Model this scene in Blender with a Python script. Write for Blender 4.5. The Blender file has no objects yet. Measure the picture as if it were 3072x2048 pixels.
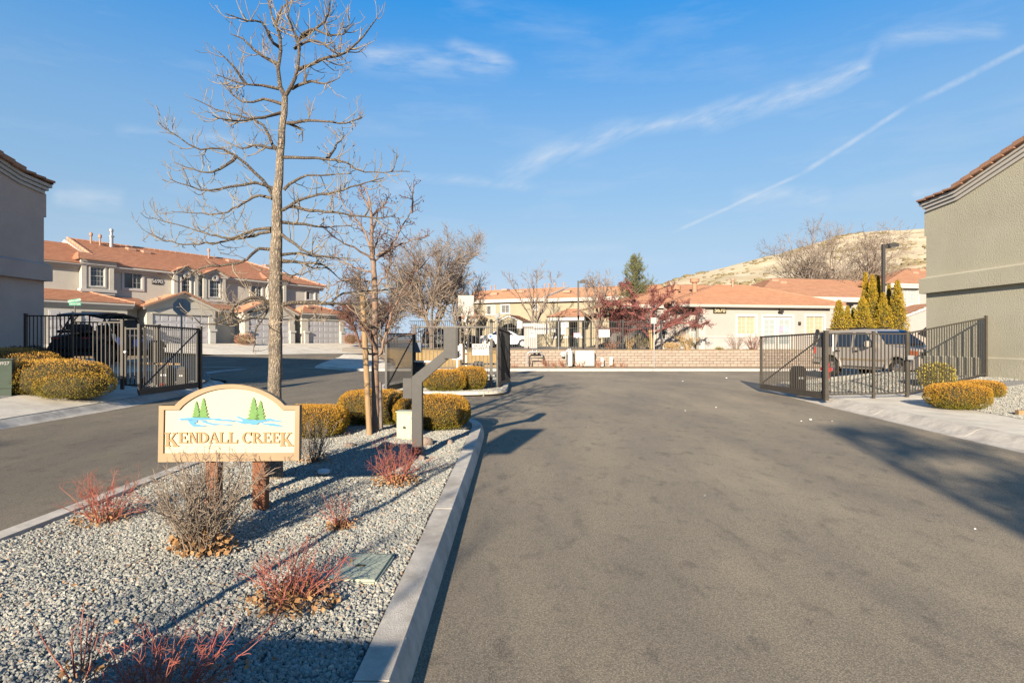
import bpy, bmesh, math, random
import numpy as np
from mathutils import Vector, Matrix
random.seed(7); np.random.seed(7)
R = math.radians
scene = bpy.context.scene
COL = scene.collection

# ------------------------------------------------------------------ camera
F = 1707.0; HC = 1.68
cam = bpy.data.cameras.new('camera'); cam_o = bpy.data.objects.new('camera', cam); COL.objects.link(cam_o)
cam_o.location = (0, 0, HC); cam_o.rotation_euler = (R(90), 0, 0)
cam.sensor_width = 36; cam.lens = F / 3072 * 36; cam.clip_end = 4000; cam.clip_start = .05
scene.camera = cam_o

# ------------------------------------------------------------------ light
SUN_AZ = 15.5; SUN_EL = 18.0          # light travels forward and to the right
sl = bpy.data.lights.new('sun', 'SUN'); sl.energy = 5.0; sl.angle = R(.6); sl.color = (1, .86, .68)
so = bpy.data.objects.new('sun', sl); COL.objects.link(so)
dirv = Vector((math.sin(R(SUN_AZ)) * math.cos(R(SUN_EL)), math.cos(R(SUN_AZ)) * math.cos(R(SUN_EL)), -math.sin(R(SUN_EL))))
so.rotation_euler = dirv.to_track_quat('-Z', 'Y').to_euler(); so.location = (-10, -30, 20)
SDX, SDY = dirv.x / -dirv.z, dirv.y / -dirv.z    # shadow offset per metre of height

w = bpy.data.worlds.new('World'); scene.world = w; w.use_nodes = True
nt = w.node_tree; N = nt.nodes; L = nt.links; N.clear()
def nn(t, **k):
    n = N.new(t)
    for a, b in k.items(): setattr(n, a, b)
    return n
def mth(op, a, b=None, c=None):
    n = nn('ShaderNodeMath', operation=op)
    for i, v in enumerate((a, b, c)):
        if v is None: continue
        if isinstance(v, (int, float)): n.inputs[i].default_value = v
        else: L.new(v, n.inputs[i])
    return n.outputs[0]
sky = nn('ShaderNodeTexSky', sky_type='NISHITA', sun_disc=False)
sky.sun_elevation = R(SUN_EL); sky.sun_rotation = R(180 + SUN_AZ); sky.altitude = 1400
sky.air_density = 1.0; sky.dust_density = .0; sky.ozone_density = 1.6
hs = nn('ShaderNodeHueSaturation'); hs.inputs['Saturation'].default_value = 1.0; hs.inputs['Value'].default_value = 1.0
L.new(sky.outputs[0], hs.inputs['Color'])
geo = nn('ShaderNodeTexCoord')
sep = nn('ShaderNodeSeparateXYZ'); L.new(geo.outputs['Generated'], sep.inputs[0])
# direction of the sky point on a plane one unit ahead (its azimuth and height tangents)
az = mth('DIVIDE', sep.outputs[0], mth('MAXIMUM', sep.outputs[1], .02))
el = mth('DIVIDE', sep.outputs[2], mth('MAXIMUM', sep.outputs[1], .02))
def sk(px, py): return ((px - 1536) / F, (1024 - py) / F)
cmb = nn('ShaderNodeCombineXYZ'); L.new(az, cmb.inputs[0]); L.new(el, cmb.inputs[1])
def noise(vec, scale, detail=5, rough=.6, stretch=None, rot=0):
    m0 = nn('ShaderNodeMapping'); L.new(vec, m0.inputs[0]); m0.inputs['Rotation'].default_value = (0, 0, rot)
    mp = nn('ShaderNodeMapping'); L.new(m0.outputs[0], mp.inputs[0])
    if stretch: mp.inputs['Scale'].default_value = stretch
    n = nn('ShaderNodeTexNoise'); n.inputs['Scale'].default_value = scale
    n.inputs['Detail'].default_value = detail; n.inputs['Roughness'].default_value = rough
    L.new(mp.outputs[0], n.inputs['Vector']); return n.outputs['Fac']
warp = noise(cmb.outputs[0], 6, 3); warp2 = noise(cmb.outputs[0], 22, 3)
def seg(p, q, wd, soft=1.0, wob=.03, tex=None):
    # a strand of cirrus from p to q (sky directions), width wd
    (ax, ay), (bx, by) = sk(*p), sk(*q)
    dx, dy = bx - ax, by - ay; ln = math.hypot(dx, dy); ux, uy = dx / ln, dy / ln
    rx = mth('SUBTRACT', az, ax); ry = mth('SUBTRACT', el, ay)
    t = mth('DIVIDE', mth('ADD', mth('MULTIPLY', rx, ux), mth('MULTIPLY', ry, uy)), ln)
    d = mth('ADD', mth('MULTIPLY', rx, -uy), mth('MULTIPLY', ry, ux))
    d = mth('ADD', d, mth('MULTIPLY', mth('SUBTRACT', warp, .5), wob))
    d = mth('DIVIDE', mth('ABSOLUTE', d), wd)
    m = mth('MAXIMUM', mth('SUBTRACT', 1.0, mth('POWER', d, soft)), 0.0)
    e = mth('MULTIPLY', mth('MINIMUM', mth('MAXIMUM', mth('MULTIPLY', t, 8), 0), 1), mth('MINIMUM', mth('MAXIMUM', mth('MULTIPLY', mth('SUBTRACT', 1.0, t), 8), 0), 1))
    m = mth('MULTIPLY', m, e)
    if tex is not None: m = mth('MULTIPLY', m, tex)
    return m
wisp = mth('MINIMUM', mth('MAXIMUM', mth('MULTIPLY', mth('SUBTRACT', noise(cmb.outputs[0], 7, 8, .62, (1, 4.5, 1), R(4)), .36), 2.6), 0), 1)
wisp2 = mth('MINIMUM', mth('MAXIMUM', mth('MULTIPLY', mth('SUBTRACT', noise(cmb.outputs[0], 13, 7, .62, (1, 4.0, 1), R(-24)), .30), 2.0), .12), 1)
strands = [((1480, 535), (1900, 372), .030, 1, .8, wisp2), ((1850, 385), (2150, 350), .022, 1, .75, wisp2), ((2090, 372), (2420, 270), .030, 1, .8, wisp2),
           ((2360, 300), (2620, 195), .026, 1, .85, wisp2), ((2590, 215), (2625, 120), .014, 1, .4, wisp2),
           ((1050, 165), (1540, 205), .040, 1, .75, wisp), ((1330, 130), (1560, 215), .02, 1, .4, wisp), ((340, 380), (760, 425), .016, 1, .55, wisp),
           ((150, 575), (380, 615), .028, 1, .6, wisp), ((1180, 530), (1620, 560), .013, 1, .45, wisp2), ((2190, 590), (2500, 590), .024, 1, .65, wisp2),
           ((2620, 115), (3040, 85), .022, 1, .45, wisp), ((2730, 580), (2900, 560), .013, 1, .5, wisp2), ((1470, 750), (1900, 745), .012, 1, .3, wisp2),
           ((1120, 590), (1250, 560), .03, 1, .35, wisp), ((820, 640), (1100, 690), .03, 1, .3, wisp), ((1350, 20), (1850, 130), .05, 1, .22, wisp), ((1550, 780), (2050, 790), .012, 1, .25, wisp2)]
tot = None
for p, q, wd, sf, amt, tex in strands:
    s = mth('MULTIPLY', seg(p, q, wd, sf, .035, tex), amt)
    tot = s if tot is None else mth('ADD', mth('MULTIPLY', tot, mth('SUBTRACT', 1.0, s)), s)
trail_t = mth('MINIMUM', mth('MAXIMUM', mth('MULTIPLY', mth('SUBTRACT', warp2, .22), 2.6), .35), 1)
for p, q, wd in (((2010, 702), (2420, 515), .0042), ((2400, 524), (2740, 310), .0058), ((2730, 316), (3300, 30), .0075)):
    s = mth('MULTIPLY', seg(p, q, wd, 1.4, .004, trail_t), .5)
    tot = mth('ADD', mth('MULTIPLY', tot, mth('SUBTRACT', 1.0, s)), s)
front = mth('GREATER_THAN', sep.outputs[1], .05)
tot = mth('MULTIPLY', mth('MINIMUM', mth('MULTIPLY', tot, .85), .7), front)
# whole-sky faint cirrus veil
veil = mth('MULTIPLY', mth('MAXIMUM', mth('SUBTRACT', noise(geo.outputs['Generated'], 3.2, 7, .62, (1, 1, 5)), .53), 0), .7)
tot = mth('MINIMUM', mth('ADD', tot, veil), .85)
tint = nn('ShaderNodeMix', data_type='RGBA', blend_type='MULTIPLY'); tint.inputs['Factor'].default_value = 1; L.new(hs.outputs[0], tint.inputs['A'])
nv = nn('ShaderNodeVectorMath', operation='NORMALIZE'); L.new(geo.outputs['Generated'], nv.inputs[0]); sz_ = nn('ShaderNodeSeparateXYZ'); L.new(nv.outputs[0], sz_.inputs[0])
air = nn('ShaderNodeValToRGB'); cr = air.color_ramp
stops = [(0.0, (.16, .21, .39)), (.0726, (.27, .262, .32)), (.169, (.417, .383, .36)), (.241, (.445, .453, .437)), (.345, (.49, .555, .571)), (.51, (.125, .555, .806)), (1.0, (.10, .34, .52))]
cr.elements[0].color = (*stops[0][1], 1); cr.elements[0].position = 0; cr.elements[1].color = (*stops[-1][1], 1); cr.elements[1].position = 1
for p_, c_ in stops[1:-1]: e_ = cr.elements.new(p_); e_.color = (*c_, 1)
L.new(mth('MAXIMUM', sz_.outputs[2], 0), air.inputs[0]); L.new(air.outputs[0], tint.inputs['B'])
grd = nn('ShaderNodeValToRGB'); st2 = [(0, (1.93, 2.4, 2.85)), (.07, (1.76, 2.29, 2.85)), (.169, (1.42, 2.12, 2.85)), (.241, (1.06, 1.88, 2.85)), (.345, (.74, 1.62, 2.8)), (.51, (.17, 1.12, 2.72)), (1, (.07, .5, 1.6))]
ce = grd.color_ramp; ce.elements[0].color = (*[v / 3 for v in st2[0][1]], 1); ce.elements[1].color = (*[v / 3 for v in st2[-1][1]], 1)
for p_, c_ in st2[1:-1]: e_ = ce.elements.new(p_); e_.color = (*[v / 3 for v in c_], 1)
L.new(mth('MAXIMUM', sz_.outputs[2], 0), grd.inputs[0]); g3 = nn('ShaderNodeVectorMath', operation='SCALE'); g3.inputs['Scale'].default_value = 3; L.new(grd.outputs[0], g3.inputs[0])
ev = nn('ShaderNodeMix', data_type='RGBA'); ev.inputs['Factor'].default_value = .6; L.new(tint.outputs['Result'], ev.inputs['A']); L.new(g3.outputs[0], ev.inputs['B'])
mix = nn('ShaderNodeMix', data_type='RGBA'); L.new(tot, mix.inputs['Factor'])
L.new(ev.outputs['Result'], mix.inputs['A']); mix.inputs['B'].default_value = (2.55, 2.75, 3.0, 1)
bg = nn('ShaderNodeBackground'); bg.inputs['Strength'].default_value = .1137
L.new(mix.outputs['Result'], bg.inputs['Color'])
wo = nn('ShaderNodeOutputWorld'); L.new(bg.outputs[0], wo.inputs[0])

vs = scene.view_settings; vs.view_transform = 'Standard'; vs.look = 'None'; vs.gamma = 1; vs.use_curve_mapping = False
vs.exposure = 1.4
scene.cycles.max_bounces = 6; scene.cycles.diffuse_bounces = 3; scene.cycles.transparent_max_bounces = 8
try: scene.cycles.use_denoising = True
except Exception: pass

# ------------------------------------------------------------------ helpers
def tag(o, label=None, cat=None, group=None, kind=None):
    if label: o['label'] = label
    if cat: o['category'] = cat
    if group: o['group'] = group
    if kind: o['kind'] = kind
    return o
def P(px, py, Y): return Vector(((px - 1536) / F * Y, Y, HC - (py - 1024) / F * Y))
def Gd(px, py, z=0.0):
    Y = (HC - z) * F / (py - 1024); return Vector(((px - 1536) / F * Y, Y, z))
def empty(name, loc=(0, 0, 0), rz=0.0, label=None, cat=None, group=None):
    o = bpy.data.objects.new(name, None); COL.objects.link(o); o.location = loc; o.rotation_euler = (0, 0, rz)
    o.empty_display_size = .2
    return tag(o, label, cat, group)
def link(name, me, parent=None, loc=None, rot=None, scale=None):
    o = bpy.data.objects.new(name, me); COL.objects.link(o)
    if parent is not None: o.parent = parent
    if loc is not None: o.location = loc
    if rot is not None: o.rotation_euler = rot
    if scale is not None: o.scale = scale
    return o
def copy_tree(o, parent=None):
    c = o.copy(); COL.objects.link(c); c.parent = parent
    for ch in list(o.children): copy_tree(ch, c)
    return c
class MB:
    def __init__(s): s.v = []; s.f = []; s.p = []
    def add(s, vs, fs):
        s.p.append((len(s.v), len(s.f))); b = len(s.v); s.v += [tuple(v) for v in vs]; s.f += [tuple(i + b for i in f) for f in fs]; return s
    def box(s, x0, x1, y0, y1, z0, z1, M=None):
        vs = [(x0, y0, z0), (x1, y0, z0), (x1, y1, z0), (x0, y1, z0), (x0, y0, z1), (x1, y0, z1), (x1, y1, z1), (x0, y1, z1)]
        if M is not None: vs = [M @ Vector(v) for v in vs]
        return s.add(vs, [(0, 3, 2, 1), (4, 5, 6, 7), (0, 1, 5, 4), (1, 2, 6, 5), (2, 3, 7, 6), (3, 0, 4, 7)])
    def bar(s, a, b, wx, wz=None, up=(0, 0, 1)):
        a = Vector(a); b = Vector(b); d = (b - a); ln = d.length; d.normalize(); wz = wz or wx
        u = Vector(up)
        if abs(d.dot(u)) > .98: u = Vector((0, 1, 0))
        r = d.cross(u).normalized(); u = r.cross(d)
        vs = []
        for p in (a, b):
            for i, j in ((-1, -1), (1, -1), (1, 1), (-1, 1)): vs.append(p + r * i * wx / 2 + u * j * wz / 2)
        return s.add(vs, [(0, 1, 2, 3), (7, 6, 5, 4), (0, 4, 5, 1), (1, 5, 6, 2), (2, 6, 7, 3), (3, 7, 4, 0)])
    def tube(s, pts, rad, n=8, cap=True):
        pts = [Vector(p) for p in pts]
        if not hasattr(rad, '__len__'): rad = [rad] * len(pts)
        prev = None; rings = []
        for i, p in enumerate(pts):
            d = (pts[min(i + 1, len(pts) - 1)] - pts[max(i - 1, 0)])
            if d.length < 1e-9: d = Vector((0, 0, 1))
            d.normalize()
            if prev is None:
                u = Vector((0, 0, 1)) if abs(d.z) < .9 else Vector((1, 0, 0))
            else: u = prev
            r = d.cross(u)
            if r.length < 1e-6: r = d.cross(Vector((1, .3, 0)))
            r.normalize(); u = r.cross(d).normalized(); prev = u
            rings.append([p + (r * math.cos(2 * math.pi * k / n) + u * math.sin(2 * math.pi * k / n)) * rad[i] for k in range(n)])
        vs = [v for rg in rings for v in rg]; fs = []
        for i in range(len(rings) - 1):
            for k in range(n):
                fs.append((i * n + k, i * n + (k + 1) % n, (i + 1) * n + (k + 1) % n, (i + 1) * n + k))
        if cap:
            fs.append(tuple(range(n))[::-1]); fs.append(tuple((len(rings) - 1) * n + k for k in range(n)))
        return s.add(vs, fs)
    def lathe(s, prof, n=16, c=(0, 0, 0), axis='z', cap=True):
        vs = []; fs = []
        for r, z in prof:
            for k in range(n):
                a = 2 * math.pi * k / n; x, y = r * math.cos(a), r * math.sin(a)
                v = (x, y, z) if axis == 'z' else ((x, z, y) if axis == 'y' else (z, x, y))
                vs.append((v[0] + c[0], v[1] + c[1], v[2] + c[2]))
        for i in range(len(prof) - 1):
            for k in range(n): fs.append((i * n + k, i * n + (k + 1) % n, (i + 1) * n + (k + 1) % n, (i + 1) * n + k))
        if cap: fs.append(tuple(range(n))); fs.append(tuple((len(prof) - 1) * n + k for k in range(n)))
        return s.add(vs, fs)
    def prism(s, poly, y0, y1, plane='xz'):
        n = len(poly)
        mk = (lambda a, b, y: (a, y, b)) if plane == 'xz' else ((lambda a, b, y: (a, b, y)) if plane == 'xy' else (lambda a, b, y: (y, a, b)))
        vs = [mk(a, b, y0) for a, b in poly] + [mk(a, b, y1) for a, b in poly]
        fs = [tuple(range(n)), tuple(range(2 * n - 1, n - 1, -1))] + [(i, i + n, (i + 1) % n + n, (i + 1) % n) for i in range(n)]
        return s.add(vs, fs)
    def each(s, name, mat, parent=None, **k):
        out = []; ps = s.p + [(len(s.v), len(s.f))]
        for (v0, f0), (v1, f1) in zip(ps, ps[1:]):
            m = MB(); m.v = s.v[v0:v1]; m.f = [tuple(i - v0 for i in f) for f in s.f[f0:f1]]; out.append(m.build(name, mat, parent, **k))
        return out
    def build(s, name, mat, parent=None, smooth=False, bevel=0, loc=None, rz=None, fix=True):
        me = bpy.data.meshes.new(name); me.from_pydata(s.v, [], s.f); me.update()
        if fix or bevel:
            bm = bmesh.new(); bm.from_mesh(me)
            bmesh.ops.recalc_face_normals(bm, faces=bm.faces)
            if bevel:
                bmesh.ops.bevel(bm, geom=[e for e in bm.edges if len(e.link_faces) == 2 and e.calc_face_angle(0) > .6], offset=bevel, segments=2, affect='EDGES', clamp_overlap=True)
            bm.to_mesh(me); bm.free()
        if mat: me.materials.append(mat)
        if smooth:
            me.polygons.foreach_set('use_smooth', [True] * len(me.polygons))
            try: me.set_sharp_from_angle(angle=R(38))
            except Exception: pass
        o = link(name, me, parent)
        if loc is not None: o.location = loc
        if rz is not None: o.rotation_euler = (0, 0, rz)
        return o
def B(name, mat, parent, x0, x1, y0, y1, z0, z1, bevel=0):
    return MB().box(x0, x1, y0, y1, z0, z1).build(name, mat, parent, bevel=bevel, fix=False)
def np_mesh(name, verts, tris, mat, parent=None, kind=None):
    me = bpy.data.meshes.new(name)
    verts = np.asarray(verts, dtype=np.float32); tris = np.asarray(tris, dtype=np.int32)
    k = tris.shape[1]
    me.vertices.add(len(verts)); me.vertices.foreach_set('co', verts.ravel())
    me.loops.add(tris.size); me.loops.foreach_set('vertex_index', tris.ravel())
    me.polygons.add(len(tris)); me.polygons.foreach_set('loop_start', np.arange(0, tris.size, k, dtype=np.int32))
    me.polygons.foreach_set('loop_total', np.full(len(tris), k, dtype=np.int32))
    me.update(calc_edges=True)
    if mat: me.materials.append(mat)
    o = link(name, me, parent)
    if kind: o['kind'] = kind
    return o
def text_mesh(s, size, extrude=.002, align='CENTER', space=1.0):
    cu = bpy.data.curves.new('txt', 'FONT'); cu.body = s; cu.size = size; cu.extrude = extrude; cu.align_x = align; cu.align_y = 'CENTER'
    cu.space_character = space; cu.offset = size * .018; cu.resolution_u = 3
    o = bpy.data.objects.new('txt', cu); COL.objects.link(o)
    dg = bpy.context.evaluated_depsgraph_get(); me = bpy.data.meshes.new_from_object(o.evaluated_get(dg))
    bpy.data.objects.remove(o); return me
def text(name, s, size, mat, parent, loc, rot=(R(90), 0, 0), extrude=.002, space=1.0, bold=0):
    me = text_mesh(s, size, extrude, space=space); me.materials.clear(); me.materials.append(mat)
    if bold:
        bm = bmesh.new(); bm.from_mesh(me)
        bm.free()
    return link(name, me, parent, loc, rot)

# ------------------------------------------------------------------ materials
ALB = .76      # all base colours share one scale, set together with the exposure
def kk(c): return tuple(v * ALB for v in c)
def mat(name, base, rough=.7, metal=0.0, var=None, vscale=3.0, bump=0.0, bscale=40.0, spec=.5, detail=4, obj_rand=0.0, var2=None, v2scale=.5, coords='Object', stretch=None, coat=0.0, transl=0.0):
    base = kk(base); var = kk(var) if var else None
    m = bpy.data.materials.new(name); m.use_nodes = True; n = m.node_tree.nodes; l = m.node_tree.links
    b = n['Principled BSDF']; b.inputs['Base Color'].default_value = (*base, 1); b.inputs['Roughness'].default_value = rough
    b.inputs['Metallic'].default_value = metal
    if 'Specular IOR Level' in b.inputs: b.inputs['Specular IOR Level'].default_value = spec
    if coat: b.inputs['Coat Weight'].default_value = coat; b.inputs['Coat Roughness'].default_value = .05
    tc = n.new('ShaderNodeTexCoord'); mp = n.new('ShaderNodeMapping'); l.new(tc.outputs[coords], mp.inputs[0])
    if stretch: mp.inputs['Scale'].default_value = stretch
    col = None
    if var:
        t = n.new('ShaderNodeTexNoise'); t.inputs['Scale'].default_value = vscale; t.inputs['Detail'].default_value = detail; t.inputs['Roughness'].default_value = .62
        l.new(mp.outputs[0], t.inputs['Vector'])
        r = n.new('ShaderNodeValToRGB'); r.color_ramp.elements[0].position = .36; r.color_ramp.elements[1].position = .66
        r.color_ramp.elements[0].color = (*base, 1); r.color_ramp.elements[1].color = (*var, 1)
        l.new(t.outputs['Fac'], r.inputs[0]); col = r.outputs[0]
    if var2:
        t = n.new('ShaderNodeTexNoise'); t.inputs['Scale'].default_value = v2scale; t.inputs['Detail'].default_value = 6; t.inputs['Roughness'].default_value = .6
        l.new(mp.outputs[0], t.inputs['Vector'])
        r = n.new('ShaderNodeValToRGB'); r.color_ramp.elements[0].position = .45; r.color_ramp.elements[1].position = .68
        r.color_ramp.elements[0].color = (1, 1, 1, 1); r.color_ramp.elements[1].color = (*var2, 1)
        l.new(t.outputs['Fac'], r.inputs[0])
        x = n.new('ShaderNodeMix'); x.data_type = 'RGBA'; x.blend_type = 'MULTIPLY'; x.inputs['Factor'].default_value = 1
        if col is not None: l.new(col, x.inputs['A'])
        else: x.inputs['A'].default_value = (*base, 1)
        l.new(r.outputs[0], x.inputs['B']); col = x.outputs['Result']
    if obj_rand:
        oi = n.new('ShaderNodeObjectInfo'); h = n.new('ShaderNodeHueSaturation')
        mr = n.new('ShaderNodeMapRange'); mr.inputs['To Min'].default_value = 1 - obj_rand; mr.inputs['To Max'].default_value = 1 + obj_rand
        l.new(oi.outputs['Random'], mr.inputs[0]); l.new(mr.outputs[0], h.inputs['Value'])
        if col is not None: l.new(col, h.inputs['Color'])
        else: h.inputs['Color'].default_value = (*base, 1)
        col = h.outputs[0]
    if col is not None: l.new(col, b.inputs['Base Color'])
    if bump:
        t = n.new('ShaderNodeTexNoise'); t.inputs['Scale'].default_value = bscale; t.inputs['Detail'].default_value = 5; t.inputs['Roughness'].default_value = .6
        l.new(mp.outputs[0], t.inputs['Vector'])
        bp = n.new('ShaderNodeBump'); bp.inputs['Strength'].default_value = bump; bp.inputs['Distance'].default_value = .02
        l.new(t.outputs['Fac'], bp.inputs['Height']); l.new(bp.outputs[0], b.inputs['Normal'])
    if transl:
        o = n['Material Output']; tr = n.new('ShaderNodeBsdfTranslucent'); ms = n.new('ShaderNodeMixShader'); ms.inputs[0].default_value = transl
        if col is not None: l.new(col, tr.inputs[0])
        else: tr.inputs[0].default_value = (*base, 1)
        l.new(b.outputs[0], ms.inputs[1]); l.new(tr.outputs[0], ms.inputs[2]); l.new(ms.outputs[0], o.inputs[0])
    return m
M = {}
M['asphalt'] = mat('asphalt', (.25, .208, .165), .93, var=(.345, .292, .236), vscale=90, bump=.9, bscale=170, var2=(.70, .71, .73), v2scale=.55, detail=3, coords='Object')
M['asphalt_new'] = mat('asphalt_worn', (.17, .155, .135), .93, var=(.22, .2, .175), vscale=80, bump=.6, bscale=150, var2=(.8, .8, .8), v2scale=.3)
M['line'] = mat('pale_concrete_gutter', (.48, .46, .42), .9, var=(.38, .36, .33), vscale=6)
M['concrete'] = mat('concrete', (.80, .735, .60), .92, var=(.68, .625, .51), vscale=5, bump=.25, bscale=120, var2=(.74, .73, .73), v2scale=.9)
M['kerb'] = mat('kerb_concrete', (.70, .635, .53), .92, var=(.56, .51, .42), vscale=11, bump=.5, bscale=150, var2=(.66, .65, .65), v2scale=2.2)
M['dirt'] = mat('dirt', (.34, .24, .14), .97, var=(.44, .33, .20), vscale=7, bump=.8, bscale=30)
M['bed'] = mat('gravel_bed', (.12, .12, .115), .97, var=(.20, .20, .19), vscale=40, bump=1, bscale=60)
M['gravel_far'] = mat('grey_gravel', (.20, .20, .185), .95, var=(.42, .41, .38), vscale=26, bump=1, bscale=30, detail=6)
M['lawn'] = mat('dormant_lawn', (.46, .29, .10), .97, var=(.56, .38, .15), vscale=5, bump=.6, bscale=40)
M['hill'] = mat('dry_hill_grass', (.59, .485, .30), .97, var=(.68, .58, .39), vscale=.05, bump=.5, bscale=.4, var2=(.72, .66, .55), v2scale=.03, stretch=(1, 1, 2.5))
M['st_white'] = mat('stucco_cream', (.385, .355, .325), .95, var=(.365, .335, .305), vscale=2, bump=.35, bscale=70)
M['st_grey'] = mat('stucco_warm_grey', (.53, .50, .43), .95, var=(.49, .46, .395), vscale=1.4, bump=.4, bscale=60)
M['st_left'] = mat('stucco_grey', (.58, .46, .39), .95, var=(.52, .41, .345), vscale=1.2, bump=.9, bscale=20, detail=4, var2=(.88, .88, .9), v2scale=.5)
M['st_green'] = mat('stucco_sage', (.50, .47, .35), .96, var=(.475, .44, .32), vscale=.7, bump=.75, bscale=24, detail=4, var2=(.90, .90, .91), v2scale=.5)
M['st_tan'] = mat('stucco_tan', (.36, .315, .22), .95, var=(.33, .285, .195), vscale=1.1, bump=.3, bscale=60)
M['st_base'] = mat('stucco_base_grey', (.42, .39, .37), .95, var=(.37, .345, .33), vscale=1.5, bump=.3, bscale=60)
M['trim'] = mat('white_trim', (.50, .47, .42), .8, var=(.47, .44, .39), vscale=3)
M['trimw'] = mat('white_window_trim', (.53, .50, .46), .7, var=(.50, .47, .43), vscale=4)
M['vinyl'] = mat('white_vinyl', (.58, .56, .53), .45)
M['door'] = mat('garage_door_white', (.50, .49, .50), .55, var=(.47, .46, .47), vscale=2)
M['glass'] = mat('window_glass', (.035, .045, .045), .06, spec=.8)
M['blind'] = mat('beige_blind', (.42, .33, .21), .5, var=(.46, .36, .24), vscale=5, spec=.6)
M['curtain'] = mat('pale_curtain', (.33, .37, .37), .3, spec=.7)
M['tile'] = mat('terracotta_tile', (.45, .225, .135), .9, var=(.54, .29, .18), vscale=2.6, bump=.4, bscale=20, obj_rand=.18, stretch=(1, 1, 1))
M['tile2'] = mat('roof_tile_brick_red', (.36, .185, .11), .9, var=(.42, .23, .14), vscale=1.8, bump=.4, bscale=16)
M['tiledark'] = mat('roof_vent_paint', (.42, .24, .16), .7)
M['metal_dark'] = mat('dark_bronze_metal', (.036, .033, .029), .5, var=(.046, .042, .036), vscale=9, spec=.5)
M['metal_brown'] = mat('bronze_fence_paint', (.050, .043, .034), .48, var=(.066, .057, .045), vscale=6)
M['metal_black'] = mat('black_fence_paint', (.022, .022, .022), .5)
M['galv'] = mat('galvanised_steel', (.42, .42, .41), .45, .6)
M['post_grey'] = mat('charcoal_powder_coat', (.045, .043, .040), .6, var=(.055, .052, .048), vscale=12, bump=.1, bscale=200)
M['util_green'] = mat('pale_green_cabinet', (.45, .46, .32), .55, var=(.41, .42, .29), vscale=6)
M['trans_green'] = mat('transformer_green', (.060, .085, .060), .5, var=(.075, .1, .072), vscale=4)
M['lid'] = mat('valve_lid_green', (.44, .47, .34), .8, var=(.38, .41, .31), vscale=8, bump=.4, bscale=60)
M['black'] = mat('black_plastic', (.012, .012, .013), .55)
M['rubber'] = mat('tyre_rubber', (.018, .018, .018), .85, bump=.3, bscale=60)
M['white'] = mat('white_paint', (.54, .53, .51), .5)
M['offwhite'] = mat('sign_white', (.45, .43, .40), .6, var=(.41, .39, .36), vscale=6)
M['signback'] = mat('sign_aluminium_back', (.40, .39, .37), .6, .2, var=(.35, .345, .33), vscale=8)
M['signbacklt'] = mat('sign_pale_back', (.42, .40, .36), .7, var=(.38, .365, .33), vscale=8)
M['ink'] = mat('black_lettering', (.02, .02, .02), .6)
M['inkblue'] = mat('blue_lettering', (.03, .12, .45), .6)
M['green_sign'] = mat('street_sign_green', (.02, .22, .13), .4)
M['cream'] = mat('sign_cream', (.54, .465, .33), .7, var=(.51, .44, .31), vscale=3)
M['tan'] = mat('sign_tan_frame', (.35, .24, .135), .7, var=(.32, .215, .12), vscale=5)
M['letter'] = mat('sign_brown_letter', (.35, .22, .10), .7)
M['sgreen'] = mat('sign_pine_green', (.13, .27, .065), .7, var=(.10, .23, .055), vscale=30)
M['sblue'] = mat('sign_water_blue', (.06, .27, .52), .6)
M['redwood'] = mat('stained_redwood', (.26, .095, .038), .7, var=(.15, .055, .022), vscale=9, stretch=(6, 6, .6), bump=.4, bscale=30)
M['barkpale'] = mat('pale_bark', (.52, .44, .31), .95, var=(.20, .16, .115), vscale=14, stretch=(1, 1, .32), bump=1, bscale=26, detail=6)
M['twigpale'] = mat('pale_twig', (.36, .29, .20), .9, var=(.20, .16, .12), vscale=12)
M['barkred'] = mat('red_brown_bark', (.22, .125, .075), .75, var=(.27, .20, .15), vscale=8, bump=.4, bscale=30)
M['twigred'] = mat('red_brown_twig', (.22, .10, .06), .85, var=(.13, .065, .05), vscale=9)
M['barkgrey'] = mat('grey_brown_bark', (.24, .19, .15), .95, var=(.15, .12, .10), vscale=5)
M['twigtan'] = mat('tan_twig', (.33, .26, .205), .9, var=(.22, .17, .135), vscale=3)
M['twigcrim'] = mat('crimson_twig', (.23, .07, .06), .9, var=(.16, .06, .052), vscale=6)
M['stake'] = mat('wooden_stake', (.38, .25, .13), .9, var=(.28, .18, .09), vscale=9, stretch=(3, 3, .4), bump=.4, bscale=40)
M['gold'] = mat('gold_foliage', (.42, .225, .032), .8, var=(.24, .175, .025), vscale=7, transl=.25, detail=3)
M['goldlt'] = mat('bright_gold_foliage', (.50, .28, .06), .8, var=(.33, .205, .035), vscale=6, transl=.25)
M['olive'] = mat('olive_foliage', (.20, .20, .03), .8, var=(.30, .23, .04), vscale=5, transl=.25)
M['thuja'] = mat('golden_cypress_foliage', (.54, .335, .02), .8, var=(.28, .23, .02), vscale=2.2, transl=.25)
M['yellow'] = mat('yellow_leaf', (.62, .50, .09), .7, var=(.40, .34, .05), vscale=16, transl=.3)
M['pine'] = mat('pine_needles', (.12, .14, .05), .8, var=(.21, .21, .075), vscale=2.5, transl=.15)
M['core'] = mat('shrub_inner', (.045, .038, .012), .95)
M['darkbush'] = mat('dark_shrub_foliage', (.075, .05, .025), .9, var=(.12, .08, .04), vscale=6)
M['redbush'] = mat('russet_shrub', (.34, .13, .07), .9, var=(.42, .24, .15), vscale=6)
M['deadleaf'] = mat('dead_leaf', (.50, .29, .12), .85, var=(.34, .17, .07), vscale=30, transl=.2)
M['drytwig'] = mat('dry_twig', (.33, .26, .19), .9, var=(.20, .15, .11), vscale=10)
M['redstem'] = mat('red_barberry_stem', (.42, .085, .055), .75, var=(.34, .17, .11), vscale=9)
M['greytwig'] = mat('grey_twig', (.24, .20, .17), .9, var=(.15, .12, .10), vscale=9)
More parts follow.
